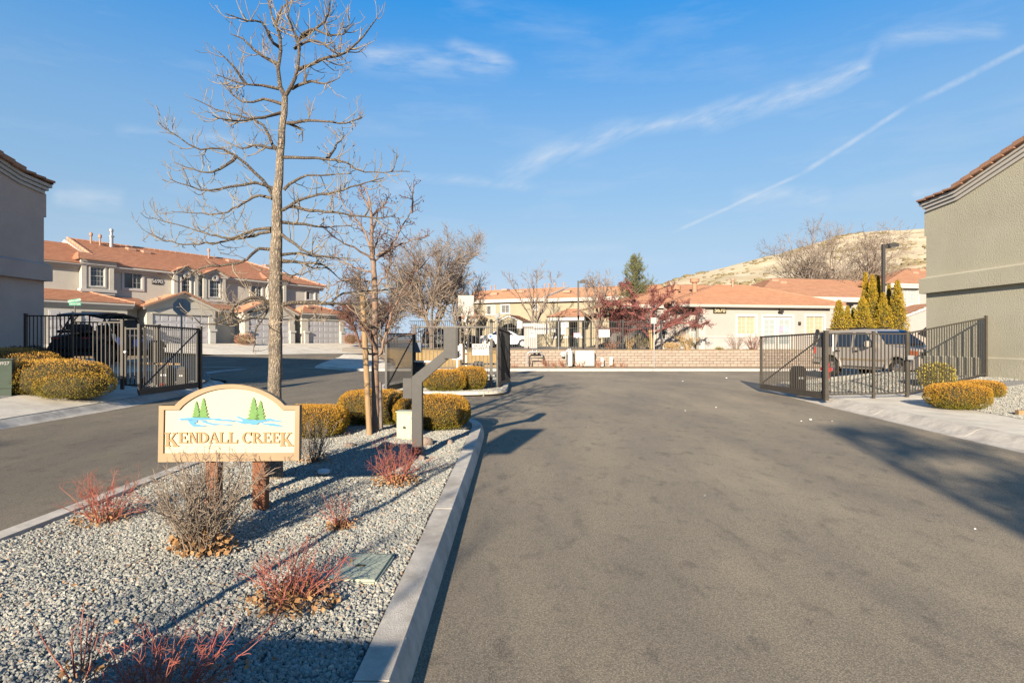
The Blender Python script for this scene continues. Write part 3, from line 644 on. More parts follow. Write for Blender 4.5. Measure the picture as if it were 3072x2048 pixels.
# ------------------------------------------------------------------ gravel stones (geometry nodes on the beds)
def stones_group():
    g = bpy.data.node_groups.new('stones', 'GeometryNodeTree')
    g.interface.new_socket('Geometry', in_out='INPUT', socket_type='NodeSocketGeometry')
    for nm, dv in (('Density', 1500.0), ('Size', .014)):
        s = g.interface.new_socket(nm, in_out='INPUT', socket_type='NodeSocketFloat'); s.default_value = dv
    g.interface.new_socket('Geometry', in_out='OUTPUT', socket_type='NodeSocketGeometry')
    n = g.nodes; l = g.links; gi = n.new('NodeGroupInput'); go = n.new('NodeGroupOutput')
    ds = n.new('GeometryNodeDistributePointsOnFaces'); l.new(gi.outputs[0], ds.inputs['Mesh']); l.new(gi.outputs['Density'], ds.inputs['Density'])
    join = n.new('GeometryNodeJoinGeometry')
    for k in range(5):
        ico = n.new('GeometryNodeMeshIcoSphere'); ico.inputs['Radius'].default_value = 1; ico.inputs['Subdivisions'].default_value = 2
        sp = n.new('GeometryNodeSetPosition'); tx = n.new('ShaderNodeTexNoise'); tx.inputs['Scale'].default_value = .9; tx.inputs['Detail'].default_value = 2
        tx.noise_dimensions = '4D'; tx.inputs['W'].default_value = k * 7.3
        sb = n.new('ShaderNodeVectorMath'); sb.operation = 'SUBTRACT'; l.new(tx.outputs['Color'], sb.inputs[0]); sb.inputs[1].default_value = (.5, .5, .5)
        ml = n.new('ShaderNodeVectorMath'); ml.operation = 'MULTIPLY'; l.new(sb.outputs[0], ml.inputs[0]); ml.inputs[1].default_value = (2.6, 2.6, 2.6)
        l.new(ico.outputs['Mesh'], sp.inputs['Geometry']); l.new(ml.outputs[0], sp.inputs['Offset'])
        sm = n.new('GeometryNodeSetMaterial'); sm.inputs['Material'].default_value = M['stone']; l.new(sp.outputs[0], sm.inputs[0])
        g2i = n.new('GeometryNodeGeometryToInstance'); l.new(sm.outputs[0], g2i.inputs[0]); l.new(g2i.outputs[0], join.inputs[0])
    ip = n.new('GeometryNodeInstanceOnPoints'); l.new(ds.outputs['Points'], ip.inputs['Points']); l.new(join.outputs[0], ip.inputs['Instance']); ip.inputs['Pick Instance'].default_value = True
    ri = n.new('FunctionNodeRandomValue'); ri.data_type = 'INT'; ri.inputs[4].default_value = 0; ri.inputs[5].default_value = 4; l.new(ri.outputs[2], ip.inputs['Instance Index'])
    rr = n.new('FunctionNodeRandomValue'); rr.data_type = 'FLOAT_VECTOR'; rr.inputs[1].default_value = (6.28, 6.28, 6.28); l.new(rr.outputs[0], ip.inputs['Rotation'])
    rs = n.new('FunctionNodeRandomValue'); rs.data_type = 'FLOAT_VECTOR'; rs.inputs[0].default_value = (.55, .55, .45); rs.inputs[1].default_value = (1.25, 1.1, .9)
    r2 = n.new('FunctionNodeRandomValue'); r2.data_type = 'FLOAT'; r2.inputs[2].default_value = .7; r2.inputs[3].default_value = 1.35
    for nd, sd in ((rr, 3), (rs, 5), (r2, 8)):
        nd.inputs['Seed'].default_value = sd
    s1 = n.new('ShaderNodeVectorMath'); s1.operation = 'SCALE'; l.new(rs.outputs[0], s1.inputs[0]); l.new(gi.outputs['Size'], s1.inputs['Scale'])
    s2 = n.new('ShaderNodeVectorMath'); s2.operation = 'SCALE'; l.new(s1.outputs[0], s2.inputs[0]); l.new(r2.outputs[1], s2.inputs['Scale'])
    l.new(s2.outputs[0], ip.inputs['Scale'])
    l.new(ip.outputs[0], go.inputs[0])
    return g
SG = stones_group()
def stones(poly, step, zf, dens, size, label):
    o = drape('gravel', poly, step, zf, 0, M['bed'], kind='stuff', label=label)
    md = o.modifiers.new('stones', 'NODES'); md.node_group = SG
    for it in SG.interface.items_tree:
        if it.in_out == 'INPUT' and it.name == 'Density': md[it.identifier] = float(dens)
        if it.in_out == 'INPUT' and it.name == 'Size': md[it.identifier] = float(size)
    return o
near = [p for p in in1]
stones([(-3.95, 1.6), (-.74, 1.6), (-.74, 5.2), (-3.95, 5.2)], .2, zI1, 5200, .0122, 'loose grey crushed stone on the near island')
stones([(-3.95, 5.2), (-.74, 5.2), (-.72, 10.6), (-1.1, 11.4), (-3.0, 11.8), (-3.9, 11.2), (-3.95, 10)], .2, zI1, 2900, .0148, 'loose grey crushed stone at the far end of the near island')
stones(in2, .5, zI, 900, .018, 'loose pale stone on the gate island')
stones([(10.15, 6), (10.15, 11), (10.55, 13.4), (11.3, 15.2), (15.2, 16.2), (15.6, 6)], .8, hR, 1100, .015, 'loose grey stone below the right building')
stones(g2, .8, hR, 420, .019, 'loose pale stone behind the right fence')
stones(gl, .6, hL, 320, .027, 'loose pale stone behind the left fence')

# grit that gathers along the kerb on the road
o = drape('road_grit', [(-.46, 1.8), (.0, 1.8), (-.15, 6), (-.3, 10.5), (-.46, 10.5)], .4, lambda x, y: -.004, 0, M['bed'], kind='stuff', label='loose grit along the foot of the island kerb'); md = o.modifiers.new('stones', 'NODES'); md.node_group = SG
for it in SG.interface.items_tree:
    if it.in_out == 'INPUT' and it.name == 'Density': md[it.identifier] = 130.0
    if it.in_out == 'INPUT' and it.name == 'Size': md[it.identifier] = .0035
# ------------------------------------------------------------------ building kit
class Frame:
    def __init__(s, O, rz, z0):
        s.O = Vector((O[0], O[1], 0)); s.rz = rz; s.z0 = z0
        s.a = Vector((math.cos(rz), math.sin(rz), 0)); s.n = Vector((math.sin(rz), -math.cos(rz), 0))
    def hit(s, px, py, d=0.0):
        k = (px - 1536) / F; O = s.O + s.n * d
        u = (k * O.y - O.x) / (s.a.x - k * s.a.y); Y = O.y + s.a.y * u
        return u, HC - (py - 1024) / F * Y - s.z0
    def u(s, px, d=0.0): return s.hit(px, 1024, d)[0]
    def z(s, px, py, d=0.0): return s.hit(px, py, d)[1]
def wall(parent, name, u0, u1, z0, z1, y, th, holes, m):
    us = sorted({u0, u1, *[v for q in holes for v in q[:2]]}); zs = sorted({z0, z1, *[v for q in holes for v in q[2:4]]})
    us = [v for v in us if u0 <= v <= u1]; zs = [v for v in zs if z0 <= v <= z1]
    cell = lambda i, j: 0 <= i < len(us) - 1 and 0 <= j < len(zs) - 1 and not any(q[0] <= (us[i] + us[i + 1]) / 2 <= q[1] and q[2] <= (zs[j] + zs[j + 1]) / 2 <= q[3] for q in holes)
    mb = MB()
    for i in range(len(us) - 1):
        for j in range(len(zs) - 1):
            if not cell(i, j): continue
            a, b, c, d = us[i], us[i + 1], zs[j], zs[j + 1]
            mb.add([(a, y, c), (b, y, c), (b, y, d), (a, y, d)], [(0, 1, 2, 3)])
            mb.add([(a, y + th, c), (b, y + th, c), (b, y + th, d), (a, y + th, d)], [(3, 2, 1, 0)])
            if not cell(i - 1, j): mb.add([(a, y, c), (a, y, d), (a, y + th, d), (a, y + th, c)], [(0, 1, 2, 3)])
            if not cell(i + 1, j): mb.add([(b, y, c), (b, y, d), (b, y + th, d), (b, y + th, c)], [(3, 2, 1, 0)])
            if not cell(i, j - 1): mb.add([(a, y, c), (b, y, c), (b, y + th, c), (a, y + th, c)], [(3, 2, 1, 0)])
            if not cell(i, j + 1): mb.add([(a, y, d), (b, y, d), (b, y + th, d), (a, y + th, d)], [(0, 1, 2, 3)])
    return mb.build(name, m, parent, fix=False)
def window(parent, u0, u1, z0, z1, y, tw=.11, proud=.06, style='slider', glass=('glass', 'glass'), cols=2, rows=3, trim='trimw', mun=(1, 1), name='window', deep=.07):
    """outer trim rectangle u0..u1, z0..z1 on the wall face at y; hole = inside of the trim"""
    mb = MB(); a, b, c, d = u0 + tw, u1 - tw, z0 + tw, z1 - tw
    mb.box(u0, u1, y - proud, y + .01, z0, c).box(u0, u1, y - proud, y + .01, d, z1).box(u0, a, y - proud, y + .01, c, d).box(b, u1, y - proud, y + .01, c, d)
    w_ = mb.build(name, M[trim], parent, fix=False)
    y2 = y + deep; f = min(.045, (b - a) * .06)
    sash = MB(); sash.box(a, b, y2 - .04, y2 + .02, c, c + f).box(a, b, y2 - .04, y2 + .02, d - f, d).box(a, a + f, y2 - .04, y2 + .02, c + f, d - f).box(b - f, b, y2 - .04, y2 + .02, c + f, d - f)
    if style == 'slider': m_ = (a + b) / 2; sash.box(m_ - f / 2, m_ + f / 2, y2 - .045, y2 + .02, c + f, d - f); panes = [(a + f, m_ - f / 2, c + f, d - f), (m_ + f / 2, b - f, c + f, d - f)]
    elif style == 'hung': m_ = (c + d) / 2; sash.box(a + f, b - f, y2 - .045, y2 + .02, m_ - f / 2, m_ + f / 2); panes = [(a + f, b - f, m_ + f / 2, d - f), (a + f, b - f, c + f, m_ - f / 2)]
    else: panes = [(a + f, b - f, c + f, d - f)]
    sash.build('sash', M['vinyl'], w_, fix=False)
    mt = MB(); tk = .016 if (b - a) < 3 else .03
    for i, (p, q, r, s) in enumerate(panes):
        MB().box(p, q, y2, y2 + .012, r, s).build('pane', M[glass[i % len(glass)]], w_, fix=False)
        if not mun[i % len(mun)]: continue
        for k in range(1, cols): x = p + (q - p) * k / cols; mt.box(x - tk / 2, x + tk / 2, y2 - .012, y2 - .001, r, s)
        for k in range(1, rows): z = r + (s - r) * k / rows; mt.box(p, q, y2 - .013, y2 - .002, z - tk / 2, z + tk / 2)
    if mt.v: mt.build('glazing_bar', M['vinyl'], w_, fix=False)
    return (a, b, c, d)
def roof_slope(mb, eL, eR, tR, tL, n, th=.05):
    th = max(th, .06) * 1.35
    eL, eR, tR, tL = map(Vector, (eL, eR, tR, tL)); nr = (eR - eL).cross(tL - eL)
    if nr.length < 1e-6: nr = (eR - eL).cross(tR - eL)
    nr.normalize()
    if nr.z < 0: nr = -nr
    for i in range(n):
        t0, t1 = i / n, (i + 1) / n
        a, b = eL.lerp(tL, t0), eR.lerp(tR, t0); c, d = eR.lerp(tR, t1), eL.lerp(tL, t1)
        mb.add([a + nr * th, b + nr * th, c + nr * .012, d + nr * .012, a - nr * .01, b - nr * .01], [(0, 1, 2, 3), (4, 5, 1, 0)])
def ridge_tiles(mb, a, b, r=.09, n=None):
    a, b = Vector(a), Vector(b); ln = (b - a).length; n = n or max(1, int(ln / .42))
    for i in range(n):
        p, q = a.lerp(b, i / n), a.lerp(b, (i + 1.02) / n); mb.tube([p, q], [r * 1.12, r * .92], 6)
def fascia(parent, name, a, b, hgt, m, dep=.09, steps=2):
    """stepped white moulding under an eave from a to b (local x run), top at a.z"""
    mb = MB()
    for k in range(steps):
        o = dep * (1 - k / steps); z1 = a[2] - hgt * k / steps; z0 = a[2] - hgt * (k + 1) / steps + (0.0 if k < steps - 1 else 0)
        mb.box(a[0], b[0], a[1] - o, a[1] + .05, z0, z1 - .001)
    return mb.build(name, M[m], parent, fix=False)
def garage_door(parent, u0, u1, z0, z1, y):
    dr = B('garage_door', M['door'], parent, u0, u1, y + .12, y + .16, z0, z1)
    n = 4; cols = max(2, int(round((u1 - u0) / .62)))
    for i in range(n):
        mb = MB(); a, b = z0 + (z1 - z0) * i / n + .012, z0 + (z1 - z0) * (i + 1) / n - .012
        mb.box(u0, u1, y + .08, y + .119, a, b)
        for k in range(cols):
            p, q = u0 + (u1 - u0) * k / cols + .07, u0 + (u1 - u0) * (k + 1) / cols - .07
            mb.box(p, q, y + .062, y + .079, a + .10, b - .09)
        mb.build('door_section', M['door'], dr, fix=False)
    return dr
def vent(parent, u, y, z, kind='box', s=1.0):
    if kind == 'box': return MB().add([(u - .22 * s, y - .2 * s, z - .08), (u + .22 * s, y - .2 * s, z - .08), (u + .22 * s, y + .25 * s, z + .12), (u - .22 * s, y + .25 * s, z + .12), (u - .2 * s, y - .18 * s, z + .14), (u + .2 * s, y - .18 * s, z + .14), (u + .2 * s, y + .22 * s, z + .2), (u - .2 * s, y + .22 * s, z + .2)],
                                      [(0, 1, 5, 4), (1, 2, 6, 5), (2, 3, 7, 6), (3, 0, 4, 7), (4, 5, 6, 7), (0, 3, 2, 1)]).build('roof_vent', M['tiledark'], parent)
    mb = MB(); mb.lathe([(.05 * s, 0), (.05 * s, .5 * s), (.09 * s, .52 * s), (.09 * s, .66 * s), (.03 * s, .72 * s)], 10, (u, y, z - .1))
    return mb.build('vent_pipe', M['tiledark'] if kind == 'pipe' else M['galv'], parent, smooth=True)

# ------------------------------------------------------------------ left town house row (number 5690)
fr = Frame(P0, math.atan2(A5.y, A5.x), Z5)
th5 = empty('town_house', (P0.x, P0.y, Z5), fr.rz, 'long two-storey grey stucco town house row numbered 5690 with terracotta roof', 'house')
ue = fr.u(958); uL = -12.0
ze = 5.35                        # eave height
holes = []
def win_px(fr, parent, x0, x1, y0, y1, d, **k):
    xm = (x0 + x1) / 2
    u0, u1 = fr.u(x0, d), fr.u(x1, d); z1_ = fr.z(xm, y0, d); z0_ = fr.z(xm, y1, d)
    return window(parent, u0, u1, z0_, z1_, -d, **k)
holes.append(win_px(fr, th5, 365, 432, 807, 872, 0, tw=.15, style='slider', cols=2, rows=3, mun=(0, 1), glass=('glass', 'glass')))
holes.append(win_px(fr, th5, 748, 789, 853.6, 897.6, 0, tw=.13, style='slider', cols=2, rows=3, glass=('glass', 'glass')))
holes.append(win_px(fr, th5, 915, 947, 871, 903, 0, tw=.14, style='slider', cols=2, rows=3, glass=('glass', 'curtain')))
wall(th5, 'wall', uL, ue, -.3, ze, 0, .25, holes, M['st_grey'])
mb = MB(); mb.box(ue - .25, ue, .251, 10, -.3, ze).box(uL, uL + .25, .251, 10, -.3, ze).box(uL + .251, ue - .251, 9.75, 10, -.3, ze)
mb.each('rear_wall', M['st_grey'], th5, fix=False)
# bays
def bay(x0, x1, win, gable, sill=True):
    d = .38; u0, u1 = fr.u(x0, d), fr.u(x1, d); zb = fr.z((x0 + x1) / 2, win[3], d) - .12
    hz = fr.z((x0 + x1) / 2, win[2], d) + .28
    b_ = empty('bay', (0, 0, 0)); b_.parent = th5
    hw = window(b_, fr.u(win[0], d - .08), fr.u(win[1], d - .08), fr.z((win[0] + win[1]) / 2, win[3], d), fr.z((win[0] + win[1]) / 2, win[2], d), -.30, tw=.09, style='hung', cols=4, rows=2, glass=('glass', 'glass'))
    wall(b_, 'wall', u0, u1, zb - .15, hz, -.30, .28, [hw], M['st_grey'])
    mb = MB().box(u0, u0 + .28, -d, -.301, zb, hz).box(u1 - .28, u1, -d, -.301, zb, hz)
    mb.each('pilaster', M['st_grey'], b_, fix=False)
    ht = ze + .1
    if gable:
        ht = ze + .05; um = (u0 + u1) / 2
        MB().prism([(u0, hz + .001), (u1, hz + .001), (u1, ht), (um, ht + (u1 - u0) * .23), (u0, ht)], -d - .03, .1).build('gable_wall', M['st_grey'], b_)
        # wreath ornament
        w_ = MB()
        zc = ht - .12; n = 12
        for k in range(n):
            a = 2 * math.pi * k / n; w_.box(um + .2 * math.cos(a) - .085, um + .2 * math.cos(a) + .085, -d - .12, -d - .03, zc + .2 * math.sin(a) - .085, zc + .2 * math.sin(a) + .085)
        w_.build('wreath_ornament', M['trimw'], b_, fix=False, bevel=.02)
        mb = MB()
        for sgn, ua in ((-1, u0 - .12), (1, u1 + .12)):
            p = (um, -d - .1, ht + (u1 - u0) * .23 + .03); q = (ua, -d - .1, ht - .05)
            mb.bar(p, q, .14, .16)
        mb.each('rake_trim', M['trimw'], b_)
        mb = MB()
        for s_, ua in ((1, u0 - .2), (-1, u1 + .2)):
            roof_slope(mb, (ua, -d - .25, ht + .0), (ua, 3.2, ht + .0), (um, 3.2, ht + (u1 - u0) * .23 + .12), (um, -d - .25, ht + (u1 - u0) * .23 + .12), 5, .06)
        mb.build('bay_roof', M['tile'], b_)
        mb = MB(); 
        for ua in (u0 - .2, u1 + .2): ridge_tiles(mb, (ua, -d - .25, ht + .06), (um, -d - .25, ht + (u1 - u0) * .23 + .17), .07)
        mb.build('rake_tile', M['tile2'], b_)
    else:
        MB().box(u0, u1, -d - .03, .1, hz + .001, ht + .05).build('head_wall', M['st_grey'], b_, fix=False)
        fascia(b_, 'fascia', (u0 - .1, -d - .03, ht + .2), (u1 + .12, -d - .03, 0), .28, 'trimw', .14)
        mb = MB(); roof_slope(mb, (u0 - .25, -d - .3, ht + .2), (u1 + .25, -d - .3, ht + .2), (u1 - .6, 1.6, ht + .95), (u0 + .6, 1.6, ht + .95), 5, .06)
        roof_slope(mb, (u0 - .25, 1.6, ht + .2), (u0 - .25, -d - .3, ht + .2), (u0 + .6, 1.6, ht + .95), (u0 + .6, 1.6, ht + .95), 5, .06)
        mb.build('bay_roof', M['tile'], b_)
    if sill:
        MB().box(u0 - .12, u1 + .12, -d - .14, -d + .3, zb - .2, zb - .001).box(u0 - .04, u1 + .04, -d - .07, -d + .3, zb - .36, zb - .201).build('sill', M['trimw'], b_, fix=False)
bay(245, 342, (266, 318, 793, 862), False)
bay(522, 595, (541, 574, 826, 883), True)
bay(610, 677, (625, 662, 838, 894), True)
bay(805, 859, (820, 845, 862, 905), False)
# fascia and main roof
zr = fr.z(207, 718, -5.0); ux = fr.u(207, -5.0)
rz_ = clampf(zr, ze + 1.6, ze + 2.6)
fascia(th5, 'fascia', (uL, 0, ze + .06), (ue + .3, 0, 0), .36, 'trimw', .42, 3)
mb = MB()
roof_slope(mb, (ux, -.45, ze + .1), (ue + .45, -.45, ze + .1), (ue - 4.6, 5, rz_), (ux, 5, rz_), 17, .055)
roof_slope(mb, (ue + .45, -.45, ze + .1), (ue + .45, 10.4, ze + .1), (ue - 4.6, 5, rz_), (ue - 4.6, 5, rz_), 17, .055)
roof_slope(mb, (ue + .45, 10.4, ze + .1), (ux, 10.4, ze + .1), (ux, 5, rz_), (ue - 4.6, 5, rz_), 6, .055)
roof_slope(mb, (uL, -.45, ze + .02), (ux - .3, -.45, ze + .02), (ux - .3, 4.6, rz_ - .36), (uL, 4.6, rz_ - .36), 17, .055)
roof_slope(mb, (ux - .3, 10.4, ze + .02), (uL, 10.4, ze + .02), (uL, 4.6, rz_ - .36), (ux - .3, 4.6, rz_ - .36), 6, .055)
mb.build('roof', M['tile'], th5)
mb = MB(); mb.prism([(-.45, ze - .02), (5, rz_ - .05), (10.4, ze - .02)], ux - .3, ux - .002, 'yz'); mb.build('parapet_wall', M['st_grey'], th5)
mb = MB(); ridge_tiles(mb, (ux - .08, -.5, ze + .16), (ux - .08, 5, rz_ + .08), .12); ridge_tiles(mb, (ux, 5, rz_ + .04), (ue - 4.6, 5, rz_ + .04), .1); ridge_tiles(mb, (ue + .45, -.45, ze + .16), (ue - 4.6, 5, rz_ + .06), .1)
mb.build('ridge_tile', M['tile'], th5)
def roofz(y, e=ze + .1, r=rz_): return e + (r - e) * (y + .45) / 5.45
for px, y, kd in ((273, 4.4, 'pipe'), (300, 4.2, 'pipe'), (392, 4.0, 'box'), (437, 3.7, 'box'), (626, 4.6, 'pipe'), (800, 4.2, 'box'), (690, 4.2, 'box')):
    vent(th5, fr.u(px, -y), y, roofz(y) + .06, kd, 1.3)
u_ = fr.u(334, -4.3); mb = MB().lathe([(.14, -.2), (.13, .75), (.2, .77), (.2, .86), (.1, .9), (.1, 1.15), (.15, 1.2), (.13, 1.38), (.04, 1.42)], 12, (u_, 4.3, roofz(4.3))); mb.build('flue_pipe', M['galv'], th5, smooth=True)
# lower garages
D = 2.0; zd = 2.13; zge = 2.62
def gwall(u0, u1, du0, du1, base_px=None, pil=.3):
    g_ = empty('garage', (0, 0, 0)); g_.parent = th5
    wall(g_, 'wall', u0, u1, -.3, zge, -D, .25, [(du0, du1, -.3, zd)], M['st_grey'])
    MB().box(u0, u0 + .25, -D + .251, -.001, -.3, zge).box(u1 - .25, u1, -D + .251, -.001, -.3, zge).each('side_wall', M['st_grey'], g_, fix=False)
    garage_door(g_, du0, du1, -.1, zd, -D)
    mb = MB()
    for a, b in ((max(u0 - .03, du0 - .45), du0 - .04), (du1 + .04, min(u1 + .03, du1 + .5))):
        mb.box(a, b, -D - .12, -D - .002, -.3, .95).box(a - .07, b + .07, -D - .2, -D - .002, .951, 1.12)
    mb.each('pier', M['trimw'], g_, fix=False)
    B('coach_light', M['galv'], g_, u1 - .22, u1 - .08, -D - .1, -D - .004, 1.75, 1.95)
    return g_
def hipg(px1, dx0, dx1, right=True, u0=None, extra_door=None):
    u1 = fr.u(px1, D); g_ = gwall(u0, u1, fr.u(dx0, D), fr.u(dx1, D))
    if extra_door: garage_door(g_, fr.u(extra_door[0], D), fr.u(extra_door[1], D), -.1, zd, -D - .13)
    e = zge + .12; t = 3.58; ov = .35; run = D + ov
    mb = MB(); roof_slope(mb, (u0 - ov, -D - ov, e), (u1 + ov, -D - ov, e), (u1 + ov - run, .0, t), (u0 - ov + (run if not right else 0), .0, t), 8, .06)
    roof_slope(mb, (u1 + ov, -D - ov, e), (u1 + ov, 0, e), (u1 + ov - run, 0, t), (u1 + ov - run, 0, t), 8, .06)
    if not right: roof_slope(mb, (u0 - ov, 0, e), (u0 - ov, -D - ov, e), (u0 - ov + run, 0, t), (u0 - ov + run, 0, t), 8, .06)
    mb.build('garage_roof', M['tile'], g_)
    mb = MB(); ridge_tiles(mb, (u1 + ov, -D - ov, e + .05), (u1 + ov - run, 0, t + .05), .08); mb.build('ridge_tile', M['tile'], g_)
    fascia(g_, 'fascia', (u0 - .3, -D, e - .02), (u1 + .32, -D, 0), .34, 'trimw', .32, 3)
    vent(g_, (u0 + u1) / 2 - 1, -D + .9, e + .62, 'box', 1.1)
    return g_
def gableg(px0, px1, dx0, dx1):
    u0, u1 = fr.u(px0, D), fr.u(px1, D); g_ = gwall(u0, u1, fr.u(dx0, D), fr.u(dx1, D)); um = (u0 + u1) / 2; e = zge; rise = (u1 - u0) / 2 * .40
    MB().prism([(u0, e + .001), (u1, e + .001), (um, e + rise)], -D - .02, -D + .22).build('gable_wall', M['st_grey'], g_)
    mb = MB()
    for ua in (u0 - .3, u1 + .3): mb.bar((um, -D - .12, e + rise + .02), (ua, -D - .12, e - .10), .16, .2)
    mb.each('rake_trim', M['trimw'], g_)
    # shallow raised arch band over the door
    n = 14; pts = [(fr.u(dx0, D) - .1 + (fr.u(dx1, D) - fr.u(dx0, D) + .2) * i / n, zd + .12 + .34 * math.sin(math.pi * i / n)) for i in range(n + 1)]
    MB().prism(pts + [(pts[-1][0], zd + .02), (pts[0][0], zd + .02)], -D - .06, -D - .021).build('arch_panel', M['st_grey'], g_)
    mb = MB(); ov = .35; sl = .40
    for s_, ua in ((1, u0 - ov), (-1, u1 + ov)):
        roof_slope(mb, (ua, -D - .3, e - ov * sl + .08), (ua, .0, e - ov * sl + .08), (um, .0, e + rise + .12), (um, -D - .3, e + rise + .12), 9, .06)
    mb.build('garage_roof', M['tile'], g_)
    for ua in (u0 - ov, u1 + ov):
        a = Vector((ua, -D - .3, e - ov * sl + .14)); b = Vector((um, -D - .3, e + rise + .2)); n = 9
        for i in range(n): MB().bar(a.lerp(b, i / n), a.lerp(b, (i + .97) / n), .16, .13).build('rake_tile', M['tile2'], g_)
    vent(g_, u0 + 1.2, -D + .7, e + .55, 'box', 1.0)
    return g_
g1u0 = fr.u(382, D) - 10.5
hipg(382, 244, 354, True, g1u0, (146, 214))
gableg(440, 646, 458, 626)
gableg(734, 885, 747, 868)
hipg(1034, 925, 1020, False, fr.u(905, D))
# entry recess walls between the garages
for a, b in ((382, 440), (646, 734), (885, 905)):
    u0, u1 = fr.u(a, D) , fr.u(b, D); 
    B('entry_wall', M['st_grey'], th5, u0 + .02, u1 - .02, -.75, -.55, -.3, 2.9)
    mb = MB(); roof_slope(mb, (u0 - .1, -1.3, 2.75), (u1 + .3, -1.3, 2.75), (u1 + .3, 0, 3.3), (u0 - .1, 0, 3.3), 4, .06); mb.build('entry_roof', M['tile'], th5)
    fascia(th5, 'fascia', (u0 + .02, -1.1, 2.74), (u1 - .02, -1.1, 0), .26, 'trimw', .1, 2)
# number plate, wall light
u0, z1 = fr.hit(455, 834.5); u1, z0 = fr.hit(485.5, 854)
pl = B('number_plate', M['ink'], th5, u0, u1, -.05, -.003, z0, z1)
text('number', '5690', (z1 - z0) * .98, M['white'], pl, ((u0 + u1) / 2, -.055, (z0 + z1) / 2 + .005), space=.95, extrude=.004)
u0, z1 = fr.hit(466, 812); u1, z0 = fr.hit(481, 824)
MB().box(u0, u1, -.28, -.002, z0, z1 - .05).box(u0 - .02, u1 + .02, -.3, -.003, z1 - .049, z1).build('wall_light', M['tiledark'], th5, fix=False)

# ------------------------------------------------------------------ clubhouse (number 5670)
fc = Frame((11.2, 38.0), R(10.3), ZT)
ch = empty('clubhouse', (11.2, 38.0, ZT), fc.rz, 'single-storey cream clubhouse numbered 5670 with brick red hipped roof', 'house')
cu0 = fc.u(1968, .0); cu1 = fc.u(2452); cz = fc.z(2250, 914, .42)
eu1 = fc.u(2548, -2.0)
hl = []
hl.append(win_px(fc, ch, 2205, 2272, 942, 1010, 0, tw=.17, style='slider', cols=2, rows=4, glass=('blind', 'blind'), trim='trimw'))
hl.append(win_px(fc, ch, 2411, 2476, 942, 1010, 0, tw=.17, style='slider', cols=2, rows=4, glass=('blind', 'blind')))
# french doors
u0, z1 = fc.hit(2281, 942); u1, _ = fc.hit(2382, 942); tw = .17
MB().box(u0, u0 + tw, -.06, .01, -.1, z1).box(u1 - tw, u1, -.06, .01, -.1, z1).box(u0 + tw, u1 - tw, -.06, .01, z1 - tw, z1).build('door_trim', M['trimw'], ch, fix=False)
hl.append((u0 + tw, u1 - tw, -.3, z1 - tw)); a, b = u0 + tw, u1 - tw; mid = (a + b) / 2
for k, (p, q) in enumerate(((a, mid - .02), (mid + .02, b))):
    dd = MB(); w_ = (q - p); s = .16
    dd.box(p, p + s, .05, .1, -.1, z1 - tw).box(q - s, q, .05, .1, -.1, z1 - tw).box(p + s, q - s, .05, .1, z1 - tw - .22, z1 - tw).box(p + s, q - s, .05, .1, -.1, .35)
    do = dd.build('door', M['vinyl'], ch, fix=False)
    MB().box(p + s, q - s, .075, .085, .35, z1 - tw - .22).build('pane', M['curtain'], do, fix=False)
    g = MB(); zt, zb = z1 - tw - .22, .35
    for r in range(1, 5): z = zb + (zt - zb) * r / 5; g.box(p + s, q - s, .055, .072, z - .015, z + .015)
    g.box((p + q) / 2 - .015, (p + q) / 2 + .015, .054, .071, zb, zt); g.build('glazing_bar', M['vinyl'], do, fix=False)
    if k == 1:
        zz = zb + (zt - zb) * .62; B('paper_notice', M['pink'], do, p + s + .03, p + s + .30, .04, .052, zz - .22, zz + .2)
        B('paper_notice', M['teal'], do, p + s + .36, p + s + .62, .04, .052, zz - .2, zz + .2)
ucut = fc.u(2105)
wall(ch, 'wall', ucut, fc.u(2490), -.3, cz, 0, .25, hl, M['st_white'])
# recessed left part behind the berry tree, with dark windows
rd = -.9
hw = [win_px(fc, ch, 1975, 2002, 962, 1022, rd, tw=.1, style='hung', cols=2, rows=2, glass=('glass',)), win_px(fc, ch, 2068, 2104, 955, 1040, rd, tw=.06, style='hung', cols=3, rows=3, glass=('curtain', 'curtain'))]
wall(ch, 'recessed_wall', cu0, ucut + .3, -.3, cz, -rd, .25, hw, M['st_white'])
B('base_course', M['st_base'], ch, ucut + .24, fc.u(2262), -.08, -.002, -.3, fc.z(2150, 1012)); B('base_cap', M['trim'], ch, ucut + .2, fc.u(2262), -.13, -.003, fc.z(2150, 1012) + .001, fc.z(2150, 1008))
B('base_course', M['st_base'], ch, cu0, ucut - .1, -rd - .08, -rd - .002, -.3, fc.z(2050, 1016, rd))
B('corner_pier', M['trim'], ch, ucut - .25, ucut + .2, -.1, .25, -.3, cz - .001)
MB().box(fc.u(2490) - .25, fc.u(2490), .251, 9, -.3, cz).box(cu0, cu0 + .25, 1.2, 9, -.3, cz).box(cu0 + .251, fc.u(2490) - .251, 8.75, 9, -.3, cz).each('side_wall', M['st_white'], ch, fix=False)
ru0, ru1 = fc.u(2012, .5), fc.u(2560, .5); ze2 = cz + .02
ap = fc.hit(2145, 857, -5.0); ap2 = fc.hit(2245, 857, -5.0)
rt = ap[1]
mb = MB(); roof_slope(mb, (ru0, -.5, ze2), (ru1, -.5, ze2), (ap2[0], 5, rt), (ap[0], 5, rt), 16, .03)
roof_slope(mb, (ru1, -.5, ze2), (ru1, 10, ze2), (ap2[0], 5, rt), (ap2[0], 5, rt), 16, .03)
roof_slope(mb, (ru0, 10, ze2), (ru0, -.5, ze2), (ap[0], 5, rt), (ap[0], 5, rt), 16, .03)
roof_slope(mb, (ru1, 10, ze2), (ru0, 10, ze2), (ap[0], 5, rt), (ap2[0], 5, rt), 6, .03)
mb.build('roof', M['tile2'], ch)
